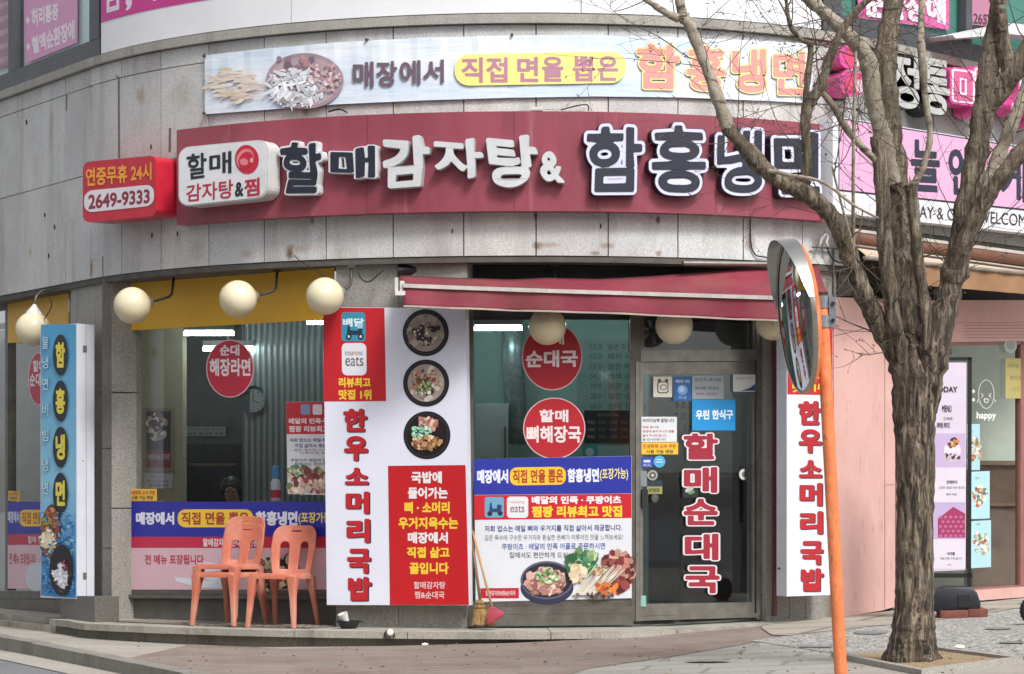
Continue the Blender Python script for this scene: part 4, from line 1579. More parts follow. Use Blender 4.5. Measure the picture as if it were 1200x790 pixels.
def d_(pr):
    pr.poly([(555.5, 580), (740, 578.2), (740, 534.5), (555.5, 538)], '#27329a', 0)
    pr.poly([(555.5, 609.3), (740, 607), (740, 578.6), (555.5, 580.4)], '#c41f2c', 0)
    pr.text('매장에서', quad(559, 550.5, 595.5, 567, -.5), '#dfe2ee', 1, .05)
    pr.rrect(quad(597.5, 548, 663, 569, -1), 8, '#f0bf34', 1)
    pr.text('직접 면을 뽑은', quad(601, 550.5, 660, 566.5, -1), '#a8432d', 2, .03)
    pr.text('함흥냉면', quad(665, 549, 702, 565.5, -.5), '#dfe2ee', 1, .05)
    pr.text('(포장가능)', quad(703, 549, 736, 564, -1), '#e8d98a', 1, .02)
    pr.rrect(quad(568, 582.5, 590.5, 606.5, 0), 3, '#6aa0bf', 1)
    pr.ell(574, 602, 3, 3, '#1e2c44', 2, 14)
    pr.ell(586, 601.5, 3, 3, '#1e2c44', 2, 14)
    pr.poly([(573, 600), (587, 600), (588, 592), (583, 591), (582, 596), (577, 596), (576, 589), (574.5, 589)], '#27406d', 3)
    pr.rrect(quad(594, 582, 619, 607, 0), 4, '#dfdde2', 1)
    pr.text('eats', quad(598, 592.5, 614.5, 600.5, 0), '#7d5a52', 2, .0)
    pr.text('coupang', quad(598, 587.5, 614.5, 590.5, 0), '#c99a92', 2, .0)
    pr.text('배달의 민족 · 쿠팡이츠', quad(623, 581.5, 728, 591, -.5), '#ecdfe0', 1, .05)
    pr.text('찜팡 리뷰최고 맛집', quad(623, 593, 729, 606.5, -.5), '#ecc93c', 1, .05)
    pr.text('저희 업소는 매일 뼈와 우거지를 직접 삶아서 제공합니다.', quad(568, 616, 729, 623.5, -1.5), '#38468c', 1, .012)
    pr.text('깊은 육수에 구수한 우거지와 튼실한 돈뼈가 이루어진 맛을 느껴보세요!', quad(568, 627, 730, 633.5, -1), '#77757d', 1, .002)
    pr.text('쿠팡이츠 · 배달의 민족 어플로 주문하시면', quad(588, 637, 709, 644.5, -1), '#4a5fa5', 1, .01)
    pr.text('집에서도 편안하게 드실 수 있습니다', quad(597, 647, 702, 654, 0), '#5d5b68', 1, .008)
    pr.poly([(564, 701), (608, 701), (608, 689), (563, 689.5)], '#b8212e', 1)
    pr.text('할매감자탕&찜&순대국', quad(569, 692, 604, 698, 0), '#e3c9cb', 2, .02)
    # vegetables, mushrooms and meat of the hot pot, then the bowl
    pr.flakes(722, 670, 20, 24, ['#8a3c3a', '#a85a50', '#6d2c2c', '#b9786a', '#4f2222', '#c99a8a', '#7d4a40'], 170, 5, 1, 51)
    pr.flakes(682, 660, 18, 14, ['#4f7a4a', '#2f5a3a', '#7da06a', '#a9c48c', '#39683f', '#3f8a62'], 80, 5, 10, 52)
    pr.flakes(678, 672, 9, 9, ['#d9c2a4', '#e6d5b8', '#c9a884'], 30, 4.5, 14.5, 53)
    for i in range(26):
        x = 676 + i * 1.25
        a, b = (x - 6, 697), (x + 22 + (i % 5), 662 + (i % 7) * 1.5)
        pr.poly([(a[0], a[1]), (a[0] + 1.4, a[1]), (b[0] + 1.1, b[1]), (b[0], b[1])], ('#e3ddd0', '#d2c8b8', '#eae6dc', '#c4b49c')[i % 4], 17 + i * .06)
    pr.flakes(702, 668, 9, 6, ['#a98a66', '#c4a884', '#8a6a4a'], 26, 2.4, 19, 54)
    pr.flakes(711, 690, 10, 8, ['#d9743a', '#c4602c', '#e38a4a'], 24, 4, 20.5, 55, stretch=1.4)
    pr.flakes(698, 698, 26, 3, ['#4a3f3f', '#6d5a55', '#8a7a72', '#3a3034'], 30, 2.5, 22, 56)
    pr.ell(641, 689, 31, 19, '#2f3148', 1, 44)
    pr.ell(641, 680, 31, 22.5, '#5b5870', 2, 44)
    pr.ell(641, 680, 28.5, 20, '#262632', 3, 44)
    pr.flakes(640, 682, 22, 15, ['#b98a82', '#a3746c', '#d2aca0', '#8a5a55', '#c9a08a', '#e0c4b4', '#9a6a5a'], 130, 4.4, 4, 57)
    pr.flakes(641, 676, 13, 9, ['#6f9a5a', '#4f7a44', '#a9c890', '#86ad6d', '#d5e0bc'], 70, 2.2, 11, 58)
sticker('menu_poster', 'blue, red and white delivery poster over the lower middle window', 'poster', CW,
        [(555.5, 538), (740.3, 534.3), (740.3, 701), (557.5, 705.5)], '#d7dae0', .004, d_)

# ------------------------------------------------------------------ things stuck on the glass door
note('sky blue square sign with four white syllables on the glass door', DR, quad(811, 468.5, 861.5, 504.5, 0), '#1d8fd0',
     [('우린 한식구', quad(815, 480.5, 859, 492, -.5), '#e0eef4', .05)])
note('white rider notice with red lines on the glass door', DR, quad(751.5, 488.5, 793, 518, 0), '#d6d8dc',
     [('라이더님께 알립니다', quad(753, 490.5, 790, 495, 0), '#2f3138', .02), ('배달 음식은', quad(753, 499, 772, 502, 0), '#b5544f', .01),
      ('문앞에 놓아 주시고 벨을', quad(753, 504, 790, 507, 0), '#b5544f', .01), ('눌러 주시면 됩니다', quad(753, 509, 781, 512, 0), '#b5544f', .01), ('늘 감사드립니다', quad(753, 513.5, 780, 516.5, 0), '#4d4e55', .01)])
note('yellow coupon notice below the white one on the glass door', DR, quad(751.5, 518.6, 794.5, 532.5, 0), '#e6b632',
     [('민생회복 소비 쿠폰', quad(753.5, 520.5, 792, 525.5, 0), '#b0402a', .02), ('사용 가능 매장', quad(757, 527, 789, 531.5, 0), '#33302c', .02)])
film('card_sticker', 'small royal blue sticker on the door below the yellow notice', 'sticker', DR, [(quad(751, 536, 765, 548, -.5), '#2d49a5')],
     lambda pr: (pr.rect(quad(754, 539, 762, 542, 0), '#c4cde6', 0), pr.text('카드', quad(753.5, 543.5, 763, 547, 0), '#c4cde6', 0, .01)))
def d_(pr):
    pr.ell(772.5, 541, 7, 7, '#4da3cf', 0, 24)
    pr.rect(quad(769, 538, 776, 539.2, 0), '#b5d9ea', 1)
    pr.rect(quad(768, 541, 777, 542.2, 0), '#b5d9ea', 1)
film('round_sticker', 'small light blue round sticker on the glass door', 'sticker', DR, [], d_)
def d_(pr):
    pr.ell(764.5, 557, 6.2, 6, '#9a978e', 0, 24)
    pr.ell(764.5, 557, 4, 3.8, '#55524c', 1, 20)
    pr.ell(764.5, 557, 1.6, 1.6, '#cfccc2', 2, 14)
film('round_sticker', 'grey ring sticker beside the dark lock of the glass door', 'sticker', DR, [], d_)
film('lock_sticker', 'narrow grey sticker at the left edge of the door', 'sticker', DR, [(quad(751, 552, 758, 570, 0), '#7d828a')])
film('lock_sticker', 'olive and gold security sticker on the glass door', 'sticker', DR, [(quad(758, 563, 776, 570, 0), '#26343d'), (quad(758, 570.2, 776, 579, 0), '#93925a')],
     lambda pr: pr.text('방범중', quad(760, 572, 773, 577, 0), '#3a3a2a', 0, .02))
film('sketch_sticker', 'black sticker with a pale leaf shape left of the red letters', 'sticker', DR, [(quad(800, 567, 818, 583, 0), '#23262a')],
     lambda pr: (pr.ell(808, 573, 6, 3, '#a9b5a9', 0, 16, -.6), pr.ell(810, 577, 4, 2, '#6d8a6a', 1, 16, -.3)))
m = MB()
round_slab(m, DR, quad(750.5, 573, 757.5, 596, 0), 2.5, .03, .035)
m.obj('lock', BLACKM, door)
m = MB()
c_ = DR.pt(766, 584.5, .02)
m.lathe([(.002, .03), (.026, .028), (.036, .015), (.036, 0)], c_, 20, Matrix.Rotation(R(90), 4, 'X'))
smooth_angle(m.obj('knob', STEEL, door))
def d_(pr):
    for q in ((quad(770, 447, 783, 461, 0)),):
        pr.rrect(q, 3, '#4a463e', 0)
        pr.rrect(quad(771.2, 448.3, 781.8, 459.8, 0), 2.5, '#d8d3c4', 1)
    pr.ell(777, 454, 4, 3.4, '#4a463e', 2, 20)
    pr.ell(777, 454, 3, 2.5, '#d8d3c4', 3, 20)
    pr.ell(772.5, 446, 2, 2, '#4a463e', 1, 12)
    pr.ell(781, 446, 2, 2, '#4a463e', 1, 12)
sticker('sketch_sticker', 'cream sticker with a line drawing at the top of the door', 'sticker', DR, quad(765.5, 441.5, 787.5, 465.5, 0), '#d2cdbc', .003, d_)
note('deep blue poster with a round motif at the top of the door', DR, quad(789, 441.5, 810, 470, 0), '#2a5f9e',
     [('깨끗한 식당', quad(791.5, 445, 808, 449, 0), '#cfdbe8', .02), ('안심', quad(795, 464, 804, 467.5, 0), '#a9c4de', .01)],
     draw=lambda pr: (pr.ell(799.5, 457, 6, 6, '#6fa0cf', 0, 20), pr.ell(798.5, 456, 3.6, 3.8, '#a9c9e4', 1, 16)))
note('pale translucent notice of blue writing at the top of the door', DR, quad(811, 440.5, 848, 467.8, 0), '#9aa3a8',
     [('원산지 표시판', quad(814, 443, 845, 447, 0), '#4a5560', .01), ('돼지뼈 국내산', quad(814, 453, 842, 457, 0), '#5d4a55', .01), ('배추 국내산', quad(816, 460, 840, 463.5, 0), '#8a5560', .01)])
note('white card with a navy swoosh in the upper right corner of the door', DR, quad(859, 439, 885, 459, 0), '#d6d7d6',
     [('영업신고증', quad(862, 442, 872, 445, 0), '#8a8578', .0), ('한식', quad(875, 441.5, 882, 444.5, 0), '#8a8578', .0)],
     draw=lambda pr: pr.poly([(868, 458), (884.5, 458), (884.5, 450), (878, 455)], '#35456d', 1))
def d_(pr):
    pr.ell(872.3, 556, 6.4, 6.6, '#d5d6d2', 0, 26)
    pr.ell(872.3, 556, 3.2, 3.4, '#6d7270', 1, 20)
film('round_sticker', 'white ring sticker behind the handle of the glass door', 'sticker', DR, [], d_)
film('lock_sticker', 'small mint sticker low on the left of the door', 'sticker', DR, [(quad(750.8, 698, 757, 711, 0), '#7fb5a5')])
pr = Pr(DR, .003)
for c, x0, y0, x1, y1 in (('할', 799, 506.5, 843, 540), ('매', 799, 546, 842.5, 579), ('순', 799, 583, 843, 617), ('대', 800, 624, 844, 658), ('국', 801, 662, 845, 697)):
    q = quad(x0, y0, x1, y1, 0)
    _NORM[0] = .085
    pr.text(c, q, '#dcd2d6', 0, .04, .045)
    pr.text(c, q, '#9c2438', 1, .04)
    _NORM[0] = None
tag(pr.obj('door_lettering'), 'five big crimson syllables with white edges running down the door', 'lettering')

# ------------------------------------------------------------------ seen through the glass
def tube_lamp(px0, px1, py, Y, label, dy=0):
    a, b = P(px0, py, Y), P(px1, py + dy, Y)
    t = thing('fluorescent_lamp', label, 'lamp', (a + b) / 2, 'fluorescent lamps under the shop ceiling')
    m = MB()
    m.tube([a, b], .018, 10)
    m.obj('tube', emit('fluorescent_glow', '#e6fbff', 28), t)
    m = MB()
    d = (b - a).normalized()
    m.prism([a + Vector((0, .05, .03)), b + Vector((0, .05, .03)), b + Vector((0, -.05, .03)), a + Vector((0, -.05, .03))],
            [a + Vector((0, .04, .08)), b + Vector((0, .04, .08)), b + Vector((0, -.04, .08)), a + Vector((0, -.04, .08))])
    m.tube([(a + b) / 2 + Vector((0, 0, .07)), Vector(((a + b) / 2).to_tuple()[:2] + (2.985,))], .012, 6)
    m.obj('housing', paint('lamp_housing', '#8f9694', .5), t)
tube_lamp(216, 274, 391, 24.7, 'lit tube lamp left of the ramen sticker behind the chairs window')
tube_lamp(238, 297, 409, 25.4, 'lit tube lamp half behind the ramen sticker')
tube_lamp(360, 392, 378, 24.3, 'lit tube lamp beside the top of the menu board')
tube_lamp(555, 612, 385, 23.6, 'lit tube lamp at the left of the middle window')
tube_lamp(705, 738, 372, 23.4, 'lit tube lamp close to the door under the awning')
tube_lamp(812, 850, 360, 23.7, 'lit tube lamp above the door, mostly behind the awning')

def d_(pr):
    pr.poly(quad(172.5, 482, 201, 528, 0)[::-1], '#2b2320', 0)
    pr.flakes(186, 500, 10, 15, ['#d8cfc2', '#b5a594', '#8a5f4a', '#5a3f34', '#3a2a26', '#c9b9a4'], 90, 4, 1, 3)
    pr.poly(quad(172.5, 528.3, 201, 548, 0)[::-1], '#7d2028', 0)
    pr.text('해장국 & 감자탕', quad(174, 532, 200, 539, 0), '#d9c4bc', 1, .02)
sticker('framed_poster', 'dark framed food poster with red strip on the olive wall inside', 'poster', OLP, quad(168.5, 478, 204, 553, 0), '#8a8066', .012, d_, depth=.01)
note('white notice with red writing below the framed poster inside', OLP, quad(170, 555, 203, 572, 0), '#b9bdb9',
     [('셀프 코너', quad(177, 557, 193, 560.5, 0), '#7d4a4a', .01), ('반찬은 셀프 입니다', quad(173, 562, 200, 565.5, 0), '#a04a4a', .01), ('감사합니다', quad(175, 567, 198, 570.5, 0), '#3d4044', .02)], lift=.012)
KP = PP(205, 26.95, 330, 26.25)
note('long pale notice strip on the dark wall inside the left window', KP, quad(219, 500, 265, 511, 0), '#8f9a94',
     [('주문은 선불 입니다', quad(221, 501.5, 263, 505, 0), '#4d5a58', .01), ('남은 음식은 포장', quad(221, 506.5, 263, 510, 0), '#2a3032', .02)], lift=.012)
m = MB()
c_ = RIB.pt(300, 470, .03)
RX = Matrix.Rotation(R(90), 4, 'X')
m.lathe([(.0, .0), (.13, .0), (.145, .012), (.145, -.03)], c_, 28, RX)
ck = thing('wall_clock', 'round grey wall clock on the ribbed panel inside', 'clock', c_)
smooth_angle(m.obj('case', paint('clock_case', '#3b4042', .4), ck))
pr = Pr(RIB, .05)
pr.ell(300, 470, 13.5, 13.5, '#8b9290', 0, 30)
for i in range(12):
    a = i * math.pi / 6
    pr.ell(300 + 11 * math.cos(a), 470 + 11 * math.sin(a), .8, .8, '#2a2d2e', 1, 8)
pr.poly([(299.4, 470), (300.6, 470), (300.4, 461), (299.6, 461)], '#2a2d2e', 1)
pr.poly([(300, 469.4), (307, 472), (307, 473), (300, 470.6)], '#2a2d2e', 2)
pr.obj('dial', ck)

def boxobj(name, label, cat, px0, px1, py0, py1, Y, dep, mat, parts=None):
    a, b = P(px0, py1, Y), P(px1, py0, Y)
    t = thing(name, label, cat, ((a.x + b.x) / 2, Y + dep / 2, a.z))
    m = MB()
    m.box(a.x, b.x, Y, Y + dep, a.z, b.z)
    m.obj('body', mat, t)
    for nm, (x0, x1, y0, y1), l, d, mt in parts or []:
        p, q = P(x0, y1, Y), P(x1, y0, Y)
        m = MB()
        m.box(p.x, q.x, Y - l, Y - l + d, p.z, q.z)
        m.obj(nm, mt, t)
    return t
ZF = .1
def yfloor(Y):
    return HZ + (H - ZF) * F / Y
boxobj('drinks_fridge', 'tall black drinks cabinet in the dim room left of the ribbed panel', 'fridge', 216, 284, 520, yfloor(25.9), 25.9, .5, paint('fridge_black', '#141517', .3, .3),
       [('door', (218, 282, 523, 640), .03, .028, paint('fridge_door', '#1d2023', .2, .3)), ('shelf', (222, 278, 543, 546), .05, .018, paint('shelf_olive', '#57573c', .5)),
        ('handle', (279, 281, 560, 600), .06, .028, BLACKM)])
boxobj('white_fridge', 'pale grey refrigerator inside the middle window', 'fridge', 556, 596, 473, yfloor(24.0), 24.0, .45, paint('fridge_white', '#b4c4c0', .3, .06),
       [('door', (557, 595, 475, 560), .035, .033, paint('fridge_white', '#b4c4c0', .3, .06)), ('handle', (591, 593, 500, 540), .06, .024, STEEL_D)])
m = MB()
pts = [P(604, 300, 24.3) + Vector((0, 0, -.05))]
pts = [Vector((P(600, 400, 24.2).x, 24.2, 2.98)), P(601, 415, 24.2), P(602, 450, 24.2), P(604, 470, 24.22), P(606, 490, 24.28), P(604, 520, 24.3)]
m.tube(pts, [.09, .1, .1, .1, .1, .1], 16)
dk = m.obj('exhaust_duct', paint('duct_metal', '#8ea3a0', .35, .3, 20, .6), None, True)
tag(dk, 'fat silver exhaust duct bending down beside the pale refrigerator', 'duct')
def d_(pr):
    for i, t in enumerate(('13.0', '15.0', '13.0', '54.0', '39.0', '28.0', '68.0')):
        y = 403 + i * 11.6
        pr.text(t, quad(691.5, y, 705, y + 6.6, 0), '#5f7a74', 0, .01)
        if i > 2:
            pr.text('(소)', quad(682, y + 1, 689, y + 5.5, 0), '#7a948d', 0, .0)
    for i, t in enumerate(('얼큰 오징어', '돼지 국밥', '얼큰 해장', '백색 순대', '얼큰 순대', '얼큰 순대', '순대 정식', '수육 특')):
        y = 402.5 + i * 11.6
        pr.text(t, quad(712, y, 748, y + 7.4, 0), '#5b746e', 0, .015)
    pr.rect(quad(708, 424, 708.6, 470, 0), '#6d8780', 0)
note('price list of grey figures on the mint wall inside the middle window', PP(500, 24.6, 760, 24.6), quad(676, 398, 752, 496, 0), '#8db0a6', [], .004, 'price list', 'price_list', d_)
def d_(pr):
    pr.text('원산지 표시 안내', quad(700, 484.5, 724, 488, 0), '#8a9a94', 0, .0)
    for r in range(3):
        for c in range(4):
            pr.text('국내산', quad(688 + c * 13, 493 + r * 8.5, 697 + c * 13, 497 + r * 8.5, 0), '#6d7d78' if c else '#a9b5b0', 0, .01)
note('black board with chalky writing on the mint wall inside', PP(500, 24.6, 760, 24.6), quad(684.5, 481, 744, 519, 0), '#1c2323', [], .02, 'board', 'black_board', d_)
def d_(pr):
    pr.ell(691, 530, 5, 5, '#bfe4e0', 0, 18)
note('small teal picture below the black board inside', PP(500, 24.6, 760, 24.6), quad(682.5, 521, 700, 541, 0), '#3fa3a0', [], .02, 'picture', 'wall_picture', d_)
SW = PP(760, 24.6, 940, 24.7)
def d_(pr):
    for t, x0, x1, y in (('9.0', 791, 803, 471), ('7.0', 790, 803, 484), ('12', 802, 811, 498)):
        pr.text(t, quad(x0, y, x1, y + 8, 0), '#3f4845', 0, .01)
    pr.text('특)', quad(748, 473, 757, 481, 0), '#5d6562', 0, .0)
note('price list of dark figures seen through the glass door', SW, quad(764, 466, 815, 510, 0), '#8d938a', [], .004, 'price list', 'price_list', d_)
# exhaust fan in the transom
fp = P(764, 388, 22.75)
fn = thing('exhaust_fan', 'black exhaust fan with pale blades behind the transom glass', 'fan', fp)
m = MB()
m.lathe([(.13, .03), (.16, .03), (.16, -.05), (.13, -.05), (.13, .03)], fp, 32, RX)
smooth_angle(m.obj('housing', BLACKM, fn))
m = MB()
m.lathe([(.0, -.0), (.11, -.0), (.13, .0)], fp + Vector((0, .045, 0)), 32, RX)
m.lathe([(0, .05), (.03, .045), (.035, -.02)], fp, 16, RX)
m.obj('motor', paint('motor_black', '#101011', .5), fn)
for i in range(6):
    M_ = Matrix.Translation(fp) @ Matrix.Rotation(i * math.pi / 3 + .3, 4, 'Y')
    m = MB()
    m.prism([M_ @ Vector(p) for p in ((.03, -.012, -.012), (.125, -.02, -.024), (.125, -.0, .022), (.03, 0, .012))],
            [M_ @ Vector(p) for p in ((.03, -.008, -.012), (.125, -.016, -.024), (.125, .004, .022), (.03, .004, .012))])
    m.obj('blade', paint('fan_blade', '#8a8c8e', .35, .1, 6, .4), fn)
m = MB()
m.box(fp.x - .2, P(880, 400, 22.75).x, fp.y + .06, fp.y + .09, P(0, 412, 22.75).z, 2.95)
structure(m.obj('wall', paint('transom_board', '#5d6464', .6)))
# counter and stools in the dark behind the door
boxobj('counter', 'dark wooden counter behind the glass door', 'counter', 800, 885, 560, yfloor(23.6), 23.6, .5, paint('counter_wood', '#3a2d25', .4, .4),
       [('top', (797, 888, 556, 560), .04, .58, paint('counter_top', '#5a4a3c', .35, .2))])
boxobj('table', 'low dining table behind the window film, beside the seated person', 'table', 290, 420, 590, yfloor(23.4), 23.4, .7, paint('table_wood', '#6d523a', .4, .3),
       [('top', (284, 426, 587.5, 590.5), .03, .76, paint('table_top', '#8a6d4d', .35, .2))])
# squeeze bottle on that table
bp_ = P(323, 587.3, 23.5)
bt_ = thing('squeeze_bottle', 'blue and white bottle with red label standing inside the window', 'bottle', bp_)
m = MB()
m.lathe([(0, 0), (.04, 0), (.045, .02), (.045, .16), (.03, .2), (.0, .2)], bp_, 18)
smooth_angle(m.obj('body', paint('bottle_white', '#c3c6d2', .3), bt_))
m = MB()
m.lathe([(.0462, .03), (.0462, .1)], bp_, 18)
m.obj('label_band', paint('bottle_red', '#b5304a', .4), bt_)
m = MB()
m.lathe([(0, .201), (.034, .201), (.036, .25), (.03, .31), (0, .32)], bp_, 18)
smooth_angle(m.obj('cap', paint('bottle_blue', '#4a8cc4', .3), bt_))
# ------------------------------------------------------------------ red awning
RED_F = NT('awning_canvas')
n1 = RED_F.noise(2.2, 6, .7, RED_F.coords((1, 1, 2)))
n2 = RED_F.noise(1.1, 5, .7)
c_ = RED_F.ramp(n1, [(.3, '#6d2230'), (.7, '#8c3142')])
c_ = RED_F.mix(RED_F.ramp(n2, [(.45, 0.0), (.7, .6)]), c_, '#7a5248')
RED_F.base(c_)
RED_F.set(Roughness=.75)
RED_F.bump(RED_F.noise(4, 4), .25, .03)
AWP = PP(472, 21.2, 974, 21.8)
CZ = Curve(-.02)
BK = [(468, 322.5), (520, 325), (600, 327.5), (640, 325.5), (700, 327), (760, 324), (850, 317), (908, 312), (958, 310)]
FR = [(472, 333.5), (600, 338.5), (700, 341.5), (800, 344.5), (908, 348), (974, 351)]
VB = [(473, 359.5), (600, 364), (700, 367), (800, 371.5), (908, 376), (974, 379)]
AW = thing('awning', 'long dirty red canvas awning with white front bar over the shop entrance', 'awning', AWP.pt(720, 360))
def ip(T, x):
    return float(np.interp(x, *zip(*T)))
m = MB()
rows = []
NX = 80
for j in range(9):
    v = j / 8
    r = []
    for i in range(NX + 1):
        u = i / NX
        xb, xf = lerp(468, 958, u), lerp(472, 974, u)
        a = CZ.pt(xb, ip(BK, xb))
        b = AWP.pt(xf, ip(FR, xf))
        p = a.lerp(b, v)
        p.z += (-.03 * math.sin(v * math.pi) + .008 * math.sin(u * 40 + v * 2) * math.sin(v * math.pi))
        r.append(p)
    rows.append(r)
und = [[p - Vector((0, 0, .004)) for p in r] for r in rows]
m.grid(rows)
m.grid([r[::-1] for r in und])
for A, Bq in ((rows[0], und[0]), (rows[-1], und[-1])):
    m.grid([A, Bq])
for k in (0, -1):
    m.grid([[r[k] for r in rows], [r[k] for r in und]])
m.obj('canopy', RED_F.m, AW, True)
m = MB()
rr = [[], []]
fr, bk = [], []
for j in range(7):
    v = j / 6
    r = []
    for i in range(121):
        x = lerp(473, 973, i / 120)
        y = lerp(ip(FR, x) + 3, ip(VB, x), v)
        w_ = (.016 * math.sin(i * .33 + .8 * math.sin(i * .05)) + .014 * math.sin(i * .11 + 1)) * v
        r.append(AWP.pt(x, y, w_ - .006))
    fr.append(r)
    bk.append([p + Vector((0, .004, 0)) for p in r])
m.grid(fr)
m.grid(bk)
m.grid([fr[-1], bk[-1]])
m.grid([[r[0] for r in fr], [r[0] for r in bk]])
m.grid([[r[-1] for r in fr], [r[-1] for r in bk]])
val = m.obj('valance', RED_F.m, AW, True)
m = MB()
m.grid([[p + Vector((0, -.0015, .012)) for p in fr[-1]], [p + Vector((0, -.002, -.003)) for p in fr[-1]],
        [p + Vector((0, .006, -.003)) for p in fr[-1]], [p + Vector((0, .006, .012)) for p in fr[-1]]])
m.obj('hem', paint('dirty_hem', '#a8968c', .8, .3), val)
m = MB()
for x0, x1 in zip((472, 545, 640, 730, 820, 900), (544.7, 639.7, 729.7, 819.7, 899.7, 974)):
    q = [(x0, ip(FR, x0) - 1), (x1, ip(FR, x1) - 1), (x1, ip(FR, x1) + 3.6), (x0, ip(FR, x0) + 3.6)]
    slab(m, AWP, q, .045, .015)
m.obj('front_bar', paint('bar_white', '#b9b2ad', .45, .35, 5), AW)
m = MB()
slab(m, AWP, quad(463, 325, 467, 346, 0), .06, -.02)
slab(m, AWP, quad(463, 341, 475, 346, 0), .05, .0)
slab(m, AWP, quad(469, 329, 474, 342, 0), .05, -.01)
m.obj('bracket', paint('bracket_white', '#c9c6c2', .45, .2), AW)
m = MB()
a, b = P(466, 317, 22.02), P(946, 318, 22.5)
m.tube([a, a.lerp(b, .5) + Vector((0, .05, 0)), b], .05, 14)
m.obj('roller', paint('roller_dark', '#2c2a2b', .4, .3, 4, .3), AW)
m = MB()
a, b = P(800, 308.5, 21.9), P(905, 309.5, 22.25)
m.tube([a, b], .022, 10)
m.obj('torsion_bar', STEEL, AW)
for px, fx in ((560, 590), (830, 860)):
    m = MB()
    a, c, b = P(px, 338, 22.0), P(px + 70, 356, 21.8), AWP.pt(fx, ip(FR, fx) + 10, -.03)
    m.tube([a, c, b], .018, 8)
    m.obj('folding_arm', STEEL_D, AW)

# ------------------------------------------------------------------ globe lamps
CREAM = NT('cream_globe')
CREAM.base(CREAM.mix(CREAM.ramp(CREAM.noise(16, 5, .7), [(.5, 0.0), (.72, .35)]), CREAM.ramp(CREAM.noise(4, 4), [(.3, '#d2c5a0'), (.7, '#e3d9bd')]), '#b3a582'))
CREAM.set(Roughness=.32)
def globe(px, py, r, Y, arm, label, cap=None):
    c = P(px, py, Y)
    rr = r * Y / F
    t = thing('globe_lamp', label, 'lamp', c, 'cream globe lamps along the shop front')
    m = MB()
    prof = [(rr * math.sin(a), -rr * math.cos(a)) for a in (math.pi * i / 22 for i in range(23))]
    prof[0] = (.001, -rr)
    prof[-1] = (.001, rr)
    m.lathe(prof, c, 36)
    m.obj('globe', CREAM.m, t, True)
    m = MB()
    m.lathe([(rr * .998, -.0022), (rr * 1.006, -.0015), (rr * 1.006, .0015), (rr * .998, .0022)], c, 48, Matrix.Rotation(R(78), 4, 'X') @ Matrix.Rotation(R(14), 4, 'Y'))
    m.obj('seam', paint('seam_cream', '#c9bd9a', .4), t, True)
    pts = [P(x, y, Y + d) for x, y, d in arm]
    a = pts[0]
    dirn = (a - c).normalized()
    Mr = dirn.to_track_quat('Z', 'Y').to_matrix().to_4x4()
    m = MB()
    m.lathe([(rr * .38, -.012), (rr * .34, .012), (rr * .2, .035), (.012, .05), (.0, .05)] if not cap else [(rr * .5, -.02), (rr * .46, .01), (rr * .2, .06), (.012, .09), (0, .09)],
            c + dirn * rr * (.95 if not cap else .9), 24, Mr)
    smooth_angle(m.obj('collar', paint('collar_white' if cap else 'collar_grey', '#d5d3ce' if cap else '#8a8780', .4), t))
    m = MB()
    # rounded arm: subdivide corners
    q = []
    for i, p in enumerate(pts):
        if 0 < i < len(pts) - 1:
            a_, b_ = pts[i - 1], pts[i + 1]
            for k_ in (-.3, -.12, .12, .3):
                o_ = a_ if k_ < 0 else b_
                q.append(p.lerp(o_, abs(k_)))
        else:
            q.append(p)
    q[0] = c + dirn * rr * 1.02
    m.tube(q, .012, 10)
    m.obj('arm', paint('arm_iron', '#3a3733', .5, .2) if not cap else STEEL_D, t, True)
    m = MB()
    e = pts[-1]
    m.box(e.x - .03, e.x + .03, e.y - .03, e.y + .03, e.z - .02, e.z + .012)
    m.obj('wall_plate', paint('arm_iron', '#3a3733', .5, .2), t)
    return t
globe(38.5, 385.5, 20, 24.75, [(40, 363, 0), (42, 348, .02), (50, 340, .1), (63, 343, .25), (84, 342, .35)], 'cream globe lamp hanging from a curved arm above the blue light box', True)
globe(155, 358, 21.6, 23.05, [(178, 354, .1), (201, 347, .18), (204, 322.5, .22)], 'cream globe lamp left of two over the yellow film')
globe(279, 350.5, 22, 22.3, [(302, 347, .1), (323, 340, .18), (325, 316, .22)], 'cream globe lamp in the middle of the yellow film')
globe(380.8, 347.2, 22, 21.8, [(403, 341, .1), (411, 334, .16), (412, 312, .2)], 'cream globe lamp overlapping the top left corner of the menu board')
globe(641.5, 382.5, 22, 21.74, [(645, 350, .1), (650, 330, .2), (650, 310, .3)], 'cream globe lamp under the awning before the middle window')
globe(790, 381.5, 22, 21.9, [(794, 350, .1), (800, 330, .22), (800, 310, .34)], 'cream globe lamp under the awning before the glass door')
globe(906, 378, 21, 22.05, [(909, 350, .1), (914, 330, .2), (914, 312, .3)], 'cream globe lamp peeping out behind the traffic mirror')

# ------------------------------------------------------------------ orange plastic chairs
CHM = NT('orange_plastic')
n1 = CHM.noise(7, 5, .65)
n2 = CHM.noise(2.2, 4, .6)
c_ = CHM.ramp(n1, [(.3, '#b5604a'), (.7, '#c6745c')])
c_ = CHM.mix(CHM.ramp(n2, [(.42, 0.0), (.7, .75)]), c_, '#d4a692')
c_ = CHM.mix(CHM.ramp(CHM.noise(26, 6, .8, CHM.coords((1, 1, .5))), [(.6, 0.0), (.7, .55)]), c_, '#8a5040')
CHM.base(c_)
CHM.set(Roughness=.5)
CHM.bump(CHM.noise(60, 2), .05, .002)

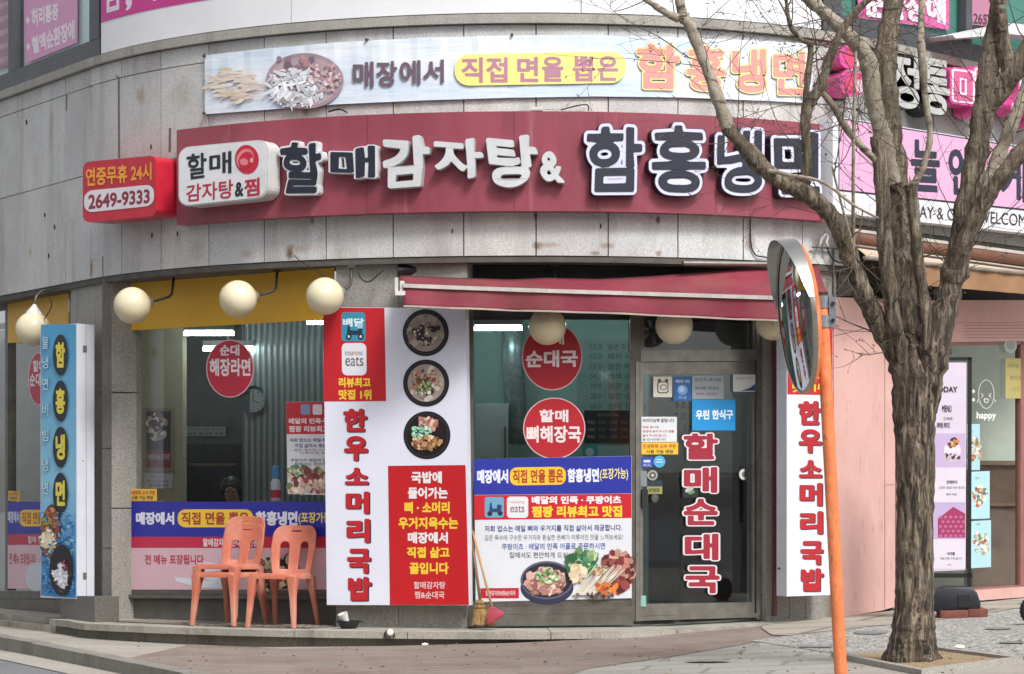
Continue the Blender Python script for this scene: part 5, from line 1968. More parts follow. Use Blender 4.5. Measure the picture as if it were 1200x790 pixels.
def mesh_part(name, v, f, mat, parent, bevel=0.0, smooth=True, deg=40):
    me = bpy.data.meshes.new(name)
    me.from_pydata([tuple(p) for p in v], [], f)
    bm = bmesh.new()
    bm.from_mesh(me)
    bmesh.ops.remove_doubles(bm, verts=bm.verts, dist=1e-5)
    bmesh.ops.recalc_face_normals(bm, faces=bm.faces)
    if bevel:
        bmesh.ops.bevel(bm, geom=[e for e in bm.edges if len(e.link_faces) == 2 and e.calc_face_angle() > .5], offset=bevel, segments=2, affect='EDGES', profile=.5)
    bm.to_mesh(me)
    bm.free()
    me.materials.append(mat)
    o = bpy.data.objects.new(name, me)
    COL.objects.link(o)
    adopt(o, parent)
    if smooth:
        smooth_angle(o, deg)
    return o
def arc_pts(cx, cy, rx, ry, a0, a1, n):
    return [(cx + rx * math.cos(R(lerp(a0, a1, i / n))), cy + ry * math.sin(R(lerp(a0, a1, i / n)))) for i in range(n + 1)]
def make_chair(label):
    t = thing('plastic_chair', label, 'chair', (0, 0, 0), 'orange plastic chairs on the step')
    # seat: rounded plate with a shallow dish and a turned-down edge
    out = arc_pts(.17, -.19, .04, .04, -90, 0, 5) + arc_pts(.15, .17, .04, .04, 0, 90, 5) + arc_pts(-.15, .17, .04, .04, 90, 180, 5) + arc_pts(-.17, -.19, .04, .04, 180, 270, 5)
    m = MB()
    n = len(out)
    cen = (0, -.01)
    rings = []
    for k_, z in ((.0, -.016), (.3, -.014), (.6, -.01), (.85, -.003), (.97, 0), (1.0, -.006), (1.005, -.045), (.975, -.045), (.965, -.012), (.6, -.024), (.0, -.03)):
        rings.append([Vector((cen[0] + (x - cen[0]) * max(k_, .001), cen[1] + (y - cen[1]) * max(k_, .001), .445 + z + (.006 if y < -.1 else 0) * k_)) for x, y in out])
    m.grid(rings, None, True)
    smooth_angle(m.obj('seat', CHM.m, t), 50)
    # backrest with two arched openings and a hand hole
    o_ = [(-.165, 0), (.165, 0), (.19, .12), (.2, .24)] + arc_pts(.11, .33, .085, .09, 0, 90, 8)[0:] + arc_pts(-.11, .33, .085, .09, 90, 180, 8) + [(-.2, .24), (-.19, .12)]
    def slot(s):
        L = [(s * .038, .04)] + [(s * x, y) for x, y in ((.044, .2),)] + [(s * x, y) for x, y in arc_pts(.092, .245, .047, .047, 180, 0, 8)] + [(s * .134, .12), (s * .126, .045)]
        return L if s > 0 else L[::-1]
    hole = arc_pts(.04, .375, .011, .011, -90, 90, 5) + arc_pts(-.04, .375, .011, .011, 90, 270, 5)
    v, f = shape2d([o_, slot(1), slot(-1), hole], .005, .006, 2)
    # subdivide through bmesh so that it can curve
    me = bpy.data.meshes.new('tmp')
    me.from_pydata([tuple(p) for p in v], [], f)
    bm = bmesh.new()
    bm.from_mesh(me)
    bmesh.ops.remove_doubles(bm, verts=bm.verts, dist=1e-5)
    for x in np.linspace(-.18, .18, 13):
        bmesh.ops.bisect_plane(bm, geom=bm.verts[:] + bm.edges[:] + bm.faces[:], plane_co=(x, 0, 0), plane_no=(1, 0, 0))
    for y in np.linspace(.03, .4, 9):
        bmesh.ops.bisect_plane(bm, geom=bm.verts[:] + bm.edges[:] + bm.faces[:], plane_co=(0, y, 0), plane_no=(0, 1, 0))
    vv = []
    bm.verts.index_update()
    for p in bm.verts:
        x, y, z = p.co
        cur = -.035 * (x / .2) ** 2
        vv.append((x, .19 + y * .24 + cur + z, .432 + y * .985))
    ff = [tuple(q.index for q in fc.verts) for fc in bm.faces]
    bm.free()
    bpy.data.meshes.remove(me)
    mesh_part('backrest', vv, ff, CHM.m, t, 0, True, 50)
    for sx in (-1, 1):
        for fy in (-1, 1):
            if fy < 0:
                top, bot, w0, w1 = Vector((sx * .18, -.2, .428)), Vector((sx * .212, -.242, 0)), .034, .018
            else:
                top, bot, w0, w1 = Vector((sx * .165, .185, .428)), Vector((sx * .2, .275, 0)), .03, .017
            vs = []
            for c, w in ((bot, w1), (bot.lerp(top, .6), lerp(w1, w0, .5)), (top, w0 * 1.25)):
                vs.append([c + Vector((a * w, b * w, 0)) for a, b in ((-1, -1), (1, -1), (1, 1), (-1, 1))])
            m = MB()
            m.grid(vs, None, True)
            m.face(vs[0])
            m.face(vs[-1])
            o = m.obj('leg', CHM.m, t)
            bm = bmesh.new()
            bm.from_mesh(o.data)
            es = [e for e in bm.edges if abs((e.verts[0].co - e.verts[1].co).z) > .1]
            bmesh.ops.bevel(bm, geom=es, offset=.009, segments=3, affect='EDGES', profile=.5)
            bm.to_mesh(o.data)
            bm.free()
            smooth_angle(o, 50)
    return t
def copy_thing(src, label):
    r = src.copy()
    COL.objects.link(r)
    r['label'] = label
    for chd in [o for o in bpy.data.objects if o.parent == src]:
        c = chd.copy()
        COL.objects.link(c)
        c.parent = r
    return r
chair = make_chair('lower chair of the stacked pair of sun-bleached orange plastic chairs')
for o, x, y, z, a in ((chair, -2.41, 22.46, .128, -28),
                      (copy_thing(chair, 'upper chair of the stacked pair of sun-bleached orange plastic chairs'), -2.405, 22.485, .196, -27.5),
                      (copy_thing(chair, 'single orange plastic chair standing right of the stacked pair'), -1.93, 22.22, .121, -20)):
    o.location = (x, y, z)
    o.rotation_euler = (0, 0, R(a))

# ------------------------------------------------------------------ small things on the step
def ell_prof(pts):
    return pts
bw = P(408.5, 737, 21.85)
bw.z = step_z(-1.4) + .001
t = thing('black_bowl', 'small black bowl on the step holding a tilted white paper cup', 'bowl', bw)
m = MB()
m.lathe([(.0, .0), (.06, .0), (.085, .035), (.092, .068), (.086, .068), (.078, .035), (.055, .012), (0, .012)], bw, 28)
smooth_angle(m.obj('body', BLACKM, t))
m = MB()
for s in (-1, 1):
    m.box(bw.x + s * .088, bw.x + s * .115, bw.y - .02, bw.y + .02, bw.z + .052, bw.z + .062)
m.obj('handle', BLACKM, t)
Mt = Matrix.Rotation(R(-18), 4, 'Y') @ Matrix.Rotation(R(12), 4, 'X')
m = MB()
cc = bw + Vector((-.022, .0, .045))
m.lathe([(0, 0), (.03, 0), (.041, .085), (.043, .088), (.039, .087), (.029, .004), (0, .004)], cc, 24, Mt)
tag(smooth_angle(m.obj('paper_cup', paint('paper_white', '#e6e4e0', .6, .04))), 'white paper cup leaning inside the small black bowl', 'cup')
dp = plan(Curve(.6).arc(456.5), .6)[0]
dp.z = H + (HZ - 744) * dp.y / F
t = thing('drain_pipe', 'short black pipe end with a white scrap poking out of the step', 'pipe', dp)
m = MB()
m.lathe([(.0, -.1), (.042, -.1), (.045, .02), (.038, .022), (.036, -.03), (0, -.03)], dp, 22, RX)
smooth_angle(m.obj('pipe', BLACKM, t))
m = MB()
m.lathe([(0, .0), (.024, .004), (.03, .012), (.02, .022), (0, .024)], dp + Vector((.006, -.012, .02)), 9, RX)
m.obj('scrap', paint('paper_white', '#e6e4e0', .6, .04), t)
def litter(px, py, r, label):
    c = G(px, py, .02)
    rg = random.Random(int(px))
    m = MB()
    rows = []
    for i in range(7):
        a = math.pi * i / 6
        rows.append([c + Vector((r * math.sin(a) * math.cos(b) * rg.uniform(.7, 1.2), r * math.sin(a) * math.sin(b) * rg.uniform(.6, 1.0), (r * .45) * math.cos(a) * rg.uniform(.7, 1.1) + r * .2))
                     for b in (2 * math.pi * j / 9 for j in range(9))])
    m.grid(rows, None, True)
    tag(m.obj('crumpled_paper', paint('paper_white', '#e6e4e0', .6, .04)), label, 'litter')
litter(498, 756, .028, 'crumpled white paper scrap on the red paving before the step')
litter(1124, 760, .04, 'flat white scrap on the speckled paving right of the tree')

# brooms leaning in the corner by the menu board
def sxyz(px, py, d):
    return Curve(d).pt(px, py)
STRAW = NT('straw')
wv = STRAW.noise(60, 3, .7, STRAW.coords((1, 1, .06)))
STRAW.base(STRAW.ramp(wv, [(.3, '#6d5230'), (.7, '#b08d58')]))
STRAW.set(Roughness=.9)
STRAW.bump(wv, .8, .006)
WOOD = paint('broom_wood', '#b58a5c', .55, .25, 12)
t = thing('straw_broom', 'straw broom leaning head down beside the menu board', 'broom', sxyz(566, 733, .12))
m = MB()
m.tube([sxyz(551.5, 622, -.06), sxyz(563, 706, .08)], .012, 10)
m.obj('handle', paint('broom_bamboo', '#8d6a44', .55, .35, 14), t, True)
m = MB()
rows = []
rg = random.Random(5)
for i in range(9):
    v = i / 8
    cx, cy = lerp(562, 567, v), lerp(703, 733.5, v)
    hw = lerp(3.5, 15, v ** .8)
    row = []
    for j in range(24):
        a = 2 * math.pi * j / 24
        row.append(sxyz(cx + hw * math.cos(a) * rg.uniform(.93, 1.05), cy + (rg.uniform(-1.5, .8) if i == 8 else 0), .1 + .02 * v + (.02 + .035 * v) * math.sin(a)))
    rows.append(row)
m.grid(rows, None, True)
m.face(rows[0])
m.face(rows[-1])
m.obj('bristles', STRAW.m, t)
m = MB()
for y in (707, 712):
    v = (y - 703) / 30.5
    hw = lerp(3.5, 15, v ** .8) + .6
    row = lambda yy: [sxyz(lerp(562, 567, v) + hw * math.cos(2 * math.pi * j / 20), yy, .1 + .02 * v + (.024 + .035 * v) * math.sin(2 * math.pi * j / 20)) for j in range(20)]
    m.grid([row(y), row(y + 1.2)], None, True)
m.obj('binding', paint('twine', '#5a3f2a', .8), t)
t = thing('red_broom', 'broom with faded red head and pale wooden handle in front of the straw broom', 'broom', sxyz(581, 732, .25))
m = MB()
m.tube([sxyz(553.5, 622, -.05), sxyz(577, 713, .2)], .010, 10)
m.obj('handle', WOOD, t, True)
m = MB()
fr_ = [(574, 711), (580, 711.5), (591.5, 718), (590, 722), (572, 732.5), (569.5, 730)]
m.prism([sxyz(x, y, .25) for x, y in fr_][::-1], [sxyz(x, y, .2) for x, y in fr_][::-1])
o = mesh_part('head', [Vector(v) for v in m.v], m.f, paint('faded_red', '#a63c4c', .6, .25, 12), t, .008, True, 40)

# ------------------------------------------------------------------ traffic mirror on its orange pole
ORNG = paint('orange_pole', '#e8834f', .5, .22, 9, 0, 0, False, [('#b9663c', 5, .3, .6), ('#6d4a38', 34, .5, .8), ('#efb08a', 18, .25, .5)])
YM = 14.9
top, base = P(962.5, 345, YM), G(986, 806)
base.y = YM
base.x = (986 - 600) / F * YM
base.z = gz(base.x)
TM = thing('traffic_mirror', 'round convex traffic mirror with steel hood on a leaning orange pole', 'traffic mirror', base)
m = MB()
m.tube([base, top], .0365, 24)
smooth_angle(m.obj('pole', ORNG, TM), 50)
m = MB()
m.lathe([(0, .012), (.038, .012), (.039, -.02), (0, -.02)], top, 24)
smooth_angle(m.obj('pole_cap', paint('pole_cap', '#33241f', .5), TM))
m = MB()
m.lathe([(0, .012), (.09, .012), (.09, 0), (0, 0)], base, 24)
m.obj('base_plate', STEEL_D, TM)
mc = P(932.5, 371, YM - .02)
mn = Vector((-.985, -.11, -.1)).normalized()
mu = (Vector((0, 0, 1)) - mn * mn.z).normalized()
mt_ = mu.cross(mn)                      # towards the camera's side of the disc
RM, RS_ = .425, 4.6
def mp(r, a, h):
    return mc + mu * (r * math.cos(a)) + mt_ * (r * math.sin(a)) + mn * h
m = MB()
rows = []
for i in range(15):
    r = max(.001, RM * i / 14)
    h = math.sqrt(RS_ ** 2 - r * r) - math.sqrt(RS_ ** 2 - RM ** 2)
    rows.append([mp(r, 2 * math.pi * j / 64, h) for j in range(64)])
m.grid(rows, None, True)
k = NT('mirror_face')
k.base('#a9afb2')
k.set(Roughness=.03, Metallic=1.0)
m.obj('mirror', k.m, TM, True)
m = MB()
m.grid([[mp(r, 2 * math.pi * j / 64, h) for j in range(64)] for r, h in ((RM - .004, .004), (RM + .007, .008), (RM + .011, 0), (RM + .01, -.02), (RM - .004, -.02))], None, True)
smooth_angle(m.obj('rim', paint('rim_steel', '#a9a296', .35, .15, 2, .7), TM))
m = MB()
m.grid([[mp(max(r, .001), 2 * math.pi * j / 64, h) for j in range(64)] for r, h in ((RM + .01, -.021), (RM * .95, -.05), (RM * .7, -.075), (RM * .3, -.09), (0, -.092))], None, True)
m.obj('back_shell', ORNG, TM, True)
m = MB()
oa, ob, ia, ib = [], [], [], []
for i in range(49):
    a = R(lerp(-80, 80, i / 48))
    wd = .085 * max(0.0, math.cos(a * 1.1)) ** .8 + .006
    oa.append(mp(RM + .0145, a, -.012))
    ob.append(mp(RM + .0145, a, wd))
    ia.append(mp(RM + .0122, a, -.012))
    ib.append(mp(RM + .0122, a, wd))
m.grid([oa, ob, ib, ia, oa])
smooth_angle(m.obj('hood', paint('hood_steel', '#c9c8c4', .24, .06, .8, .9), TM), 50)
pa = base.lerp(top, .955)
m = MB()
ax = (top - base).normalized()
for dz in (-.055, .055):
    c = pa + ax * dz
    m.lathe([(.038, -.035), (.043, -.035), (.043, .035), (.038, .035), (.038, -.035)], c, 24)
m.tube([pa + Vector((-.03, 0, 0)), mc - mn * .09], .02, 12)
m.box(pa.x + .035, pa.x + .075, pa.y - .03, pa.y + .03, pa.z - .085, pa.z + .085)
brk = m.obj('bracket', paint('zinc', '#9aa5ad', .35, .2, 10, .7), TM)
m = MB()
for dz in (-.05, .045):
    m.lathe([(0, .012), (.012, .012), (.012, 0), (0, 0)], pa + Vector((.056, -.03, dz)), 6, RX)
m.obj('bolt', BLACKM, brk)

# ------------------------------------------------------------------ cafe next door
PINK = paint('cafe_pink', '#cda39b', .55, .08, 2.5, 0, 0, False, [('#b08a80', 1.6, .14, .5), ('#d9bab2', 3, .3, .5), ('#8a6a60', 16, .2, .5)])
PINK_D = paint('cafe_pink_shade', '#c08a84', .55, .08)
CW0 = Curve(.0)
CAFE = thing('cafe_storefront', 'pale pink cafe front with a wide window right of the tree', 'shop front', Curve(0).pt(1046, 715))
m = MB()
slab(m, CW0, [(977, 348), (1036.5, 351), (1036.5, 715), (977, 725)], .2, nx=5)
slab(m, CW0, [(1037.3, 351), (1049, 351.5), (1049, 711), (1037.3, 714.5)], .2, nx=2)
m.obj('wall', PINK, CAFE)
pr = Pr(CW0, .002)
pr.poly([(980, 383), (1036, 385), (1036, 383), (980, 381)], '#a77b77')
pr.poly([(1037, 569), (1048, 568.5), (1048, 567.5), (1037, 568)], '#a77b77')
pr.obj('groove', CAFE)
m = MB()
slab(m, CW0, [(977, 724.5), (1050, 710), (1050, 722), (977, 737)], .15, -.06, 4)
m.obj('plinth_gap', paint('gap_black', '#2a2322', .9), CAFE)
CG = Plane(Curve(-.06).pt(1052, 500), Curve(-.06).pt(1200, 500))
m = MB()
slab(m, CG, [(1049, 352), (1250, 352), (1250, 377), (1049, 379)], .15, .03)
slab(m, CG, [(1049, 379.2), (1250, 377.2), (1250, 399), (1049, 402)], .15, .01)
m.obj('beam', PINK, CAFE)
pr = Pr(CG, .012)
for i in range(5):
    y = 381 + i * 3.6
    pr.poly([(1128, y + 1.2), (1250, y + .6), (1250, y - .4), (1128, y)], '#b08680')
pr.obj('louvre', CAFE)
m = MB()
slab(m, CG, [(1049, 698), (1250, 684), (1250, 696), (1049, 711)], .15, .02)
m.obj('sill', PINK, CAFE)
m = MB()
for q in ([(1050, 402), (1250, 399), (1250, 403), (1050, 406)], [(1196, 402), (1200, 402), (1200, 690), (1196, 690)], [(1049.5, 402), (1054, 402), (1054, 698), (1049.5, 698)],
          [(1050, 695), (1250, 682), (1250, 684.5), (1050, 698)]):
    slab(m, CG, q, .06, .0)
cwn = m.obj('window', paint('rose_frame', '#8d5f58', .45, .15), CAFE)
pane(CG, [(1054, 405), (1250, 402), (1250, 683), (1054, 696)], cwn, glass('cafe_glass', .85, 1.5), -.03)
# the cafe's room
IW = PP(1040, 26.1, 1260, 27.2)
wall_plane(pxy(1000, 26.0), pxy(1280, 27.3), .1, 2.9, paint('cafe_wall', '#c3cfc2', .6, .08))
wall_plane(pxy(1046, 23.5), pxy(1046.5, 26.2), .1, 2.9, paint('cafe_side_wall', '#b3a99e', .6, .08))
m = MB()
band(m, 3.5, 8.5, -3.2, -.2, .1, .2, 20)
structure(m.obj('floor', paint('cafe_floor', '#8d867a', .4, .2)))
boxobj('wooden_counter', 'brown wooden counter inside the cafe window', 'counter', 1140, 1215, 545, 690, 25.6, .5, paint('cafe_wood', '#8a7460', .5, .2),
       [('top', (1138, 1217, 540, 545), .04, .56, paint('cafe_wood_top', '#a58c74', .4, .15)), ('shelf', (1142, 1213, 590, 593), .03, .028, paint('cafe_wood_top', '#a58c74', .4, .15))])
def d_(pr):
    for i in range(40):
        a, b = 2 * math.pi * i / 40, 2 * math.pi * (i + 1) / 40
        f_ = lambda t, k_: (1155.5 + (9.4 - k_) * math.cos(t), 462 + (17 - k_) * math.sin(t))
        pr.poly([f_(a, 0), f_(a, .65), f_(b, .65), f_(b, 0)], '#d5d9d4', 0)
    def line(p, q, w_=.36):
        d = Vector((q[0] - p[0], q[1] - p[1])).normalized()
        n = (-d.y * w_, d.x * w_)
        pr.poly([(p[0] - n[0], p[1] - n[1]), (q[0] - n[0], q[1] - n[1]), (q[0] + n[0], q[1] + n[1]), (p[0] + n[0], p[1] + n[1])][::-1], '#e4e6e2', .5)
    for a, b in (((1149.5, 461), (1152, 463.5)), ((1152, 463.5), (1149.5, 466)), ((1161, 461), (1158.5, 463.5)), ((1158.5, 463.5), (1161, 466)),
                 ((1152.5, 467.5), (1158, 467.5)), ((1152.8, 467.8), (1154, 472)), ((1154, 472), (1157, 472)), ((1157, 472), (1158, 467.8)), ((1146, 468), (1144.8, 472)), ((1165, 468), (1166.5, 471))):
        line(a, b)
    pr.text('happy', quad(1144, 482.5, 1167, 493, 0), '#e4e6e2', 0, .03)
    pr.ell(1140.5, 458.5, 1.6, 2, '#e4e6e2', 0, 14)
    pr.ell(1140.5, 468.5, 1.6, 2, '#e4e6e2', 0, 14)
film('window_lettering', 'thin white smiling face and small word drawn on the cafe window', 'decal', CG, [], d_)
note('pale yellow paper on the cafe window near the right edge', CG, quad(1178, 420, 1196, 467, 0), '#b0a468',
     [('오늘의 메뉴', quad(1180, 426, 1194, 431, 0), '#8a7a3c', .01), ('케이크', quad(1183, 440, 1196, 446, 0), '#8a7a3c', .01), ('예약', quad(1185, 453, 1195, 459, 0), '#a89248', .01)])
film('round_sticker', 'faint white disc at the top of the cafe window', 'sticker', CG, [], lambda pr: (pr.ell(1184, 405, 7.5, 9, '#a9b3ad', 0, 24), pr.ell(1184, 404, 5, 6, '#8d9893', 1, 20)))
oc = CG.pt(1164, 525, -.35)
t = thing('hanging_ornament', 'round dark gold ornament hanging inside the cafe window', 'ornament', oc)
m = MB()
m.lathe([(.001, -.11), (.06, -.09), (.088, -.03), (.09, .02), (.07, .075), (.03, .1), (.001, .108)], oc, 26)
m.obj('ball', paint('dark_gold', '#6d5426', .35, .4, 6, .3), t, True)
m = MB()
m.tube([oc + Vector((0, 0, .1)), oc + Vector((0, 0, .75))], .003, 6)
m.lathe([(.0, 0), (.02, 0), (.035, .03), (.0, .045)], oc + Vector((0, 0, .16)), 14)
m.obj('cord', BLACKM, t)
def cake(px, py, r, seed):
    def d_(pr):
        pr.flakes(px, py, r * .62, r, ['#e8e2d4', '#d9c4ae', '#b5674f', '#efe9df', '#8a6a3c', '#c9a070', '#6d7a55'], 50, 2.2, 1, seed)
        pr.text('오늘엔', quad(px - 6, py - r - 9, px - 1, py - r - 6.5, 0), '#6d8a95', 0, .0)
    return d_
sticker('cake_poster', 'top pale blue poster of the column on the cafe window, partly behind the standing sign', 'poster', CG, quad(1133, 497, 1148, 551, 0), '#a9d0da', .003, cake(1141, 527, 14, 2))
sticker('cake_poster', 'middle pale blue poster with ring of small cakes on the cafe window', 'poster', CG, quad(1136, 553, 1159.5, 608.5, -1), '#aed6dc', .003, cake(1148, 581, 13, 3))
sticker('cake_poster', 'lowest pale blue poster with two red-topped cakes on the cafe window', 'poster', CG, quad(1137, 611, 1161, 666, -1.5), '#aed6dc', .003, cake(1149, 636, 14, 4))

# the cafe's sign, rolled awning and dark recess
CS = Plane(Curve(.16).pt(1045, 500), Curve(.16).pt(1200, 500))
SG = thing('cafe_sign', 'pink and white cafe sign with navy letters right of the maroon sign', 'shop sign', CS.pt(1100, 262))
def cl_(x, a, b):
    return lerp(a, b, (x - 983) / 217)
def csq(x0, x1, ya, yb, za, zb):
    """quad between the lines that run from ya (at 983) to yb (at 1200) above, za to zb below"""
    return [(x0, cl_(x0, ya, yb)), (x1, cl_(x1, ya, yb)), (x1, cl_(x1, za, zb)), (x0, cl_(x0, za, zb))]
m = MB()
slab(m, CS, csq(976, 1260, 137, 171.5, 250, 273), .14)
m.obj('panel', paint('sign_white', '#dcdce2', .4, .05), SG)
pr = Pr(CS, .002)
pr.poly(csq(982.5, 1260, 138, 172.5, 224, 247)[::-1], '#2a2336')
pr.poly(csq(983.3, 1260, 139.5, 174, 222, 244.8)[::-1], '#dfa9cb', 1)
for c, x0, x1, y0, y1 in (('오', 1023, 1056, 157, 211), ('늘', 1067, 1101, 163, 224), ('엔', 1111, 1142, 170, 228), ('케', 1172, 1203, 181, 236), ('이', 1210, 1236, 186, 240)):
    pr.text(c, quad(x0, y0, x1, y1, 2), '#2b2f42', 2, .03)
pr.text('TODAY & CAKE WELCOME', [(1049, 239), (1209, 252), (1209, 266), (1049, 253)], '#2b2b35', 2, .004)
pr.obj('lettering', SG)
LS = Curve(.22)
MS = thing('massage_sign', 'row of big raised pink and grey letters above the pink cafe sign', 'shop sign', LS.pt(1090, 135))
PNK_S = paint('hot_pink_side', '#d94a94', .35, .12)
BLK_S = paint('black_letter_side', '#17161a', .4)
GREY_F = paint('grey_face', '#b5b6b4', .4, .12)
PNK_F = paint('white_pink_face', '#e3d5dc', .4, .08)
for c, x0, x1, y0, y1, st in (('정', 1042, 1077, 60, 124, 0), ('통', 1080, 1113, 66, 132, 0), ('마', 1113, 1161, 73, 133, 1), ('사', 1184, 1226, 84, 144, 1)):
    q = quad(x0, y0, x1, y1, 6)
    if st:
        _NORM[0] = .12
        o = letter3d(LS, c, q, .05, .2, 0, .07).obj('letter', PNK_S, MS)
        letter3d(LS, c, q, .05, .004, .006, .03).obj('letter_face', PNK_F, o)
        letter3d(LS, c, q, .05, .004, .011, -.02).obj('letter_line', paint('rose_line', '#cf5c8e', .4), o)
    else:
        _NORM[0] = .03
        o = letter3d(LS, c, q, .03, .25).obj('letter', BLK_S, MS)
        letter3d(LS, c, q, .026, .004, .005).obj('letter_face', GREY_F, o)
    _NORM[0] = None
for y0, y1, x0 in ((52, 80, 984), (82, 112, 985)):
    m = MB()
    round_slab(m, LS, [(x0, y0), (x0 + 28, y0 + 3), (x0 + 28, y1 + 1), (x0, y1)], 11, .18)
    o = m.obj('emblem', PNK_S, MS)
    pr = Pr(LS, .003)
    pr.ell(x0 + 16, (y0 + y1) / 2 + 1, 10, 12, '#d8486f', 0, 26)
    pr.ell(x0 + 22, (y0 + y1) / 2 + 4, 5, 8, '#e8c0cf', 1, 20)
    pr.obj('emblem_face', o)
m = MB()
slab(m, Curve(.03), [(972, 82), (990, 85), (990, 118), (972, 118)], .05)
m.obj('backing_box', BLACKM, MS)

RO = Plane(Curve(.12).pt(1045, 500), Curve(.12).pt(1200, 500))
CA = thing('rolled_awning', 'rolled orange and beige cafe awning below the pink sign', 'awning', RO.pt(1100, 310))
RF = Plane(Curve(.5).pt(1045, 500), Curve(.5).pt(1200, 500))
def ral(x0, x1, y0, y1, dep, lift, s=.135):
    return quad(x0, y0 + s * (x0 - 1000), x1, y1 + s * (x0 - 1000), s * (x1 - x0), s * (x1 - x0))
m = MB()
slab(m, RO, ral(990, 1260, 268.5, 272, .1, .02), .1, .03)
slab(m, RO, ral(990, 1260, 286.5, 288, .1, .02), .12, .02)
m.obj('case_rail', paint('rail_white', '#b8b2aa', .4, .2), CA)
m = MB()
a, b = RO.pt(990, 278), RO.pt(1260, 278 + .135 * 260)
m.tube([a, b], .055, 16)
m.obj('fabric_roll', paint('rust_orange', '#6a4634', .7, .2), CA, True)
m = MB()
a, b = RO.pt(1002, 291, .02), RO.pt(1260, 291 + .135 * 258, .02)
c, d = RF.pt(1016, 300), RF.pt(1260, 304.5 + .085 * 260)
m.grid([[a, b], [c, d]])
m.grid([[c + Vector((0, 0, -.004)), d + Vector((0, 0, -.004))], [a + Vector((0, 0, -.004)), b + Vector((0, 0, -.004))]])
m.obj('canopy', paint('beige_canvas', '#cbb09c', .75, .12), CA)
m = MB()
rows = [[], []]
for i in range(61):
    x = lerp(1078, 1260, i / 60)
    y = 303.5 + .085 * (x - 1000)
    for r, yy in zip(rows, (y, y + 24)):
        p = RF.pt(x, yy, .006 * math.sin(i * .7))
        r.append(p)
m.grid(rows)
m.grid([[p + Vector((0, .004, 0)) for p in r] for r in rows])
m.obj('valance', paint('tan_canvas', '#94704f', .75, .25, 3), CA)
m = MB()
a, b = RF.pt(1012, 302, .01), RF.pt(1260, 304.3 + .085 * 260, .01)
m.tube([a, b], .018, 8)
m.obj('front_bar', paint('grimy_bar', '#8a8076', .5, .25), CA)
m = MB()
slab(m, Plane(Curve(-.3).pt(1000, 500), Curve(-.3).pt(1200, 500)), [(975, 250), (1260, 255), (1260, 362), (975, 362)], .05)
m.obj('recess', paint('recess_shade_black', '#1f1c1c', .8), CAFE)  # near-black sheet, its colour standing for the shade of the void
m = MB()
slab(m, Curve(-.04), [(982, 300), (1004, 302), (1004, 347), (982, 347)], .15)
slab(m, Curve(-.02), [(985, 322), (992, 322), (992, 330), (985, 330)], .03)
o = m.obj('meter_box', paint('meter_grey', '#55514b', .6, .3))
tag(o, 'grimy grey meter box tucked under the rolled awning', 'meter box')

# standing sign on its water-filled base and bricks
YS = 21.75
ST = PP(1085, YS + .05, 1145, YS + .02)
zg = gz((1120 - 600) / F * YS)
SB = thing('standing_sign', 'tall black framed cafe sign of cakes standing on bricks behind the tree', 'standing sign', ST.pt(1115, 716))
m = MB()
for q in (quad(1078, 418.5, 1139, 422.5, 0), quad(1078, 672, 1139, 677, 0), [(1134.5, 418.5), (1139, 418.5), (1138, 694), (1133.5, 694)], quad(1078, 418.5, 1082, 694, 0)):
    slab(m, ST, q, .035, .0)
m.obj('frame', BLACKM, SB)
m = MB()
slab(m, ST, [(1082, 425), (1132.5, 425), (1131.5, 668), (1082, 670)], .01, .004)
m.obj('board', paint('board_lilac', '#d9cddd', .4, .05), SB)
pr = Pr(ST, .006)
pr.rect(quad(1082.5, 508, 1131.5, 548, 0), '#c9b3d8')
pr.rect(quad(1094, 548, 1131.5, 589, 0), '#e0d8e4')
pr.rect(quad(1082.5, 589.5, 1131, 632, 0), '#c3aed6')
pr.rect(quad(1082.5, 632, 1131, 667, 0), '#e0d8e4')
pr.ell(1116, 528, 10, 11, '#e6dfe6', 1, 24)
pr.ell(1116, 537, 10.5, 5, '#d0c0d0', 1, 24)
pr.flakes(1117, 519, 6, 5, ['#7a2f3a', '#c99a3c', '#3a2430', '#d98a5a'], 22, 2.2, 2, 3)
pr.flakes(1116, 534, 9, 4, ['#e8e0e6', '#5a3444', '#b594a8'], 24, 1.8, 4, 4)
pr.poly([(1099, 608), (1117, 594), (1131, 602), (1131, 630), (1099, 630)][::-1], '#a33c68', 1)
for i in range(5):
    for j in range(5):
        pr.ell(1102 + i * 6 + (j % 2) * 3, 606 + j * 5.5, 2, 1.7, '#c96f94', 2, 10)
for t_, q, o_ in (('TODAY', quad(1094, 453, 1122, 460, 0), .03), ('MENU', quad(1104, 475, 1115, 483, 0), .02), ('CAKE', quad(1106, 489, 1116, 492, 0), .0), ('레터링 케이크', quad(1098, 495, 1113, 502, 0), .02),
                  ('생크림케이크', quad(1109, 563, 1122, 567, 0), .03), ('신선한 과일과 우유 생크림', quad(1100, 570, 1130, 573, 0), .0), ('예약 주문', quad(1109, 578, 1121, 581, 0), .0),
                  ('마카롱', quad(1110, 647, 1119, 651, 0), .03), ('매일 아침 구워 냅니다', quad(1102, 653, 1127, 656, 0), .0), ('1개', quad(1110, 661, 1114, 663, 0), .0)):
    pr.text(t_, q, '#33303c', 1, o_)
pr.obj('printed_sheet', SB)
m = MB()
prof = [(1088, 716), (1088, 700), (1096, 691), (1108, 687), (1136, 687), (1143, 694), (1147, 706), (1147, 716)]
m.prism([ST.pt(x, y, .16) for x, y in prof], [ST.pt(x, y, -.2) for x, y in prof])
o = mesh_part('base', m.v, m.f, paint('base_black', '#22242b', .45, .15), SB, .015, True, 30)
m = MB()
slab(m, ST, quad(1121, 697, 1134, 711, 0), .03, .17)
m.obj('base_slot', BLACKM, SB)
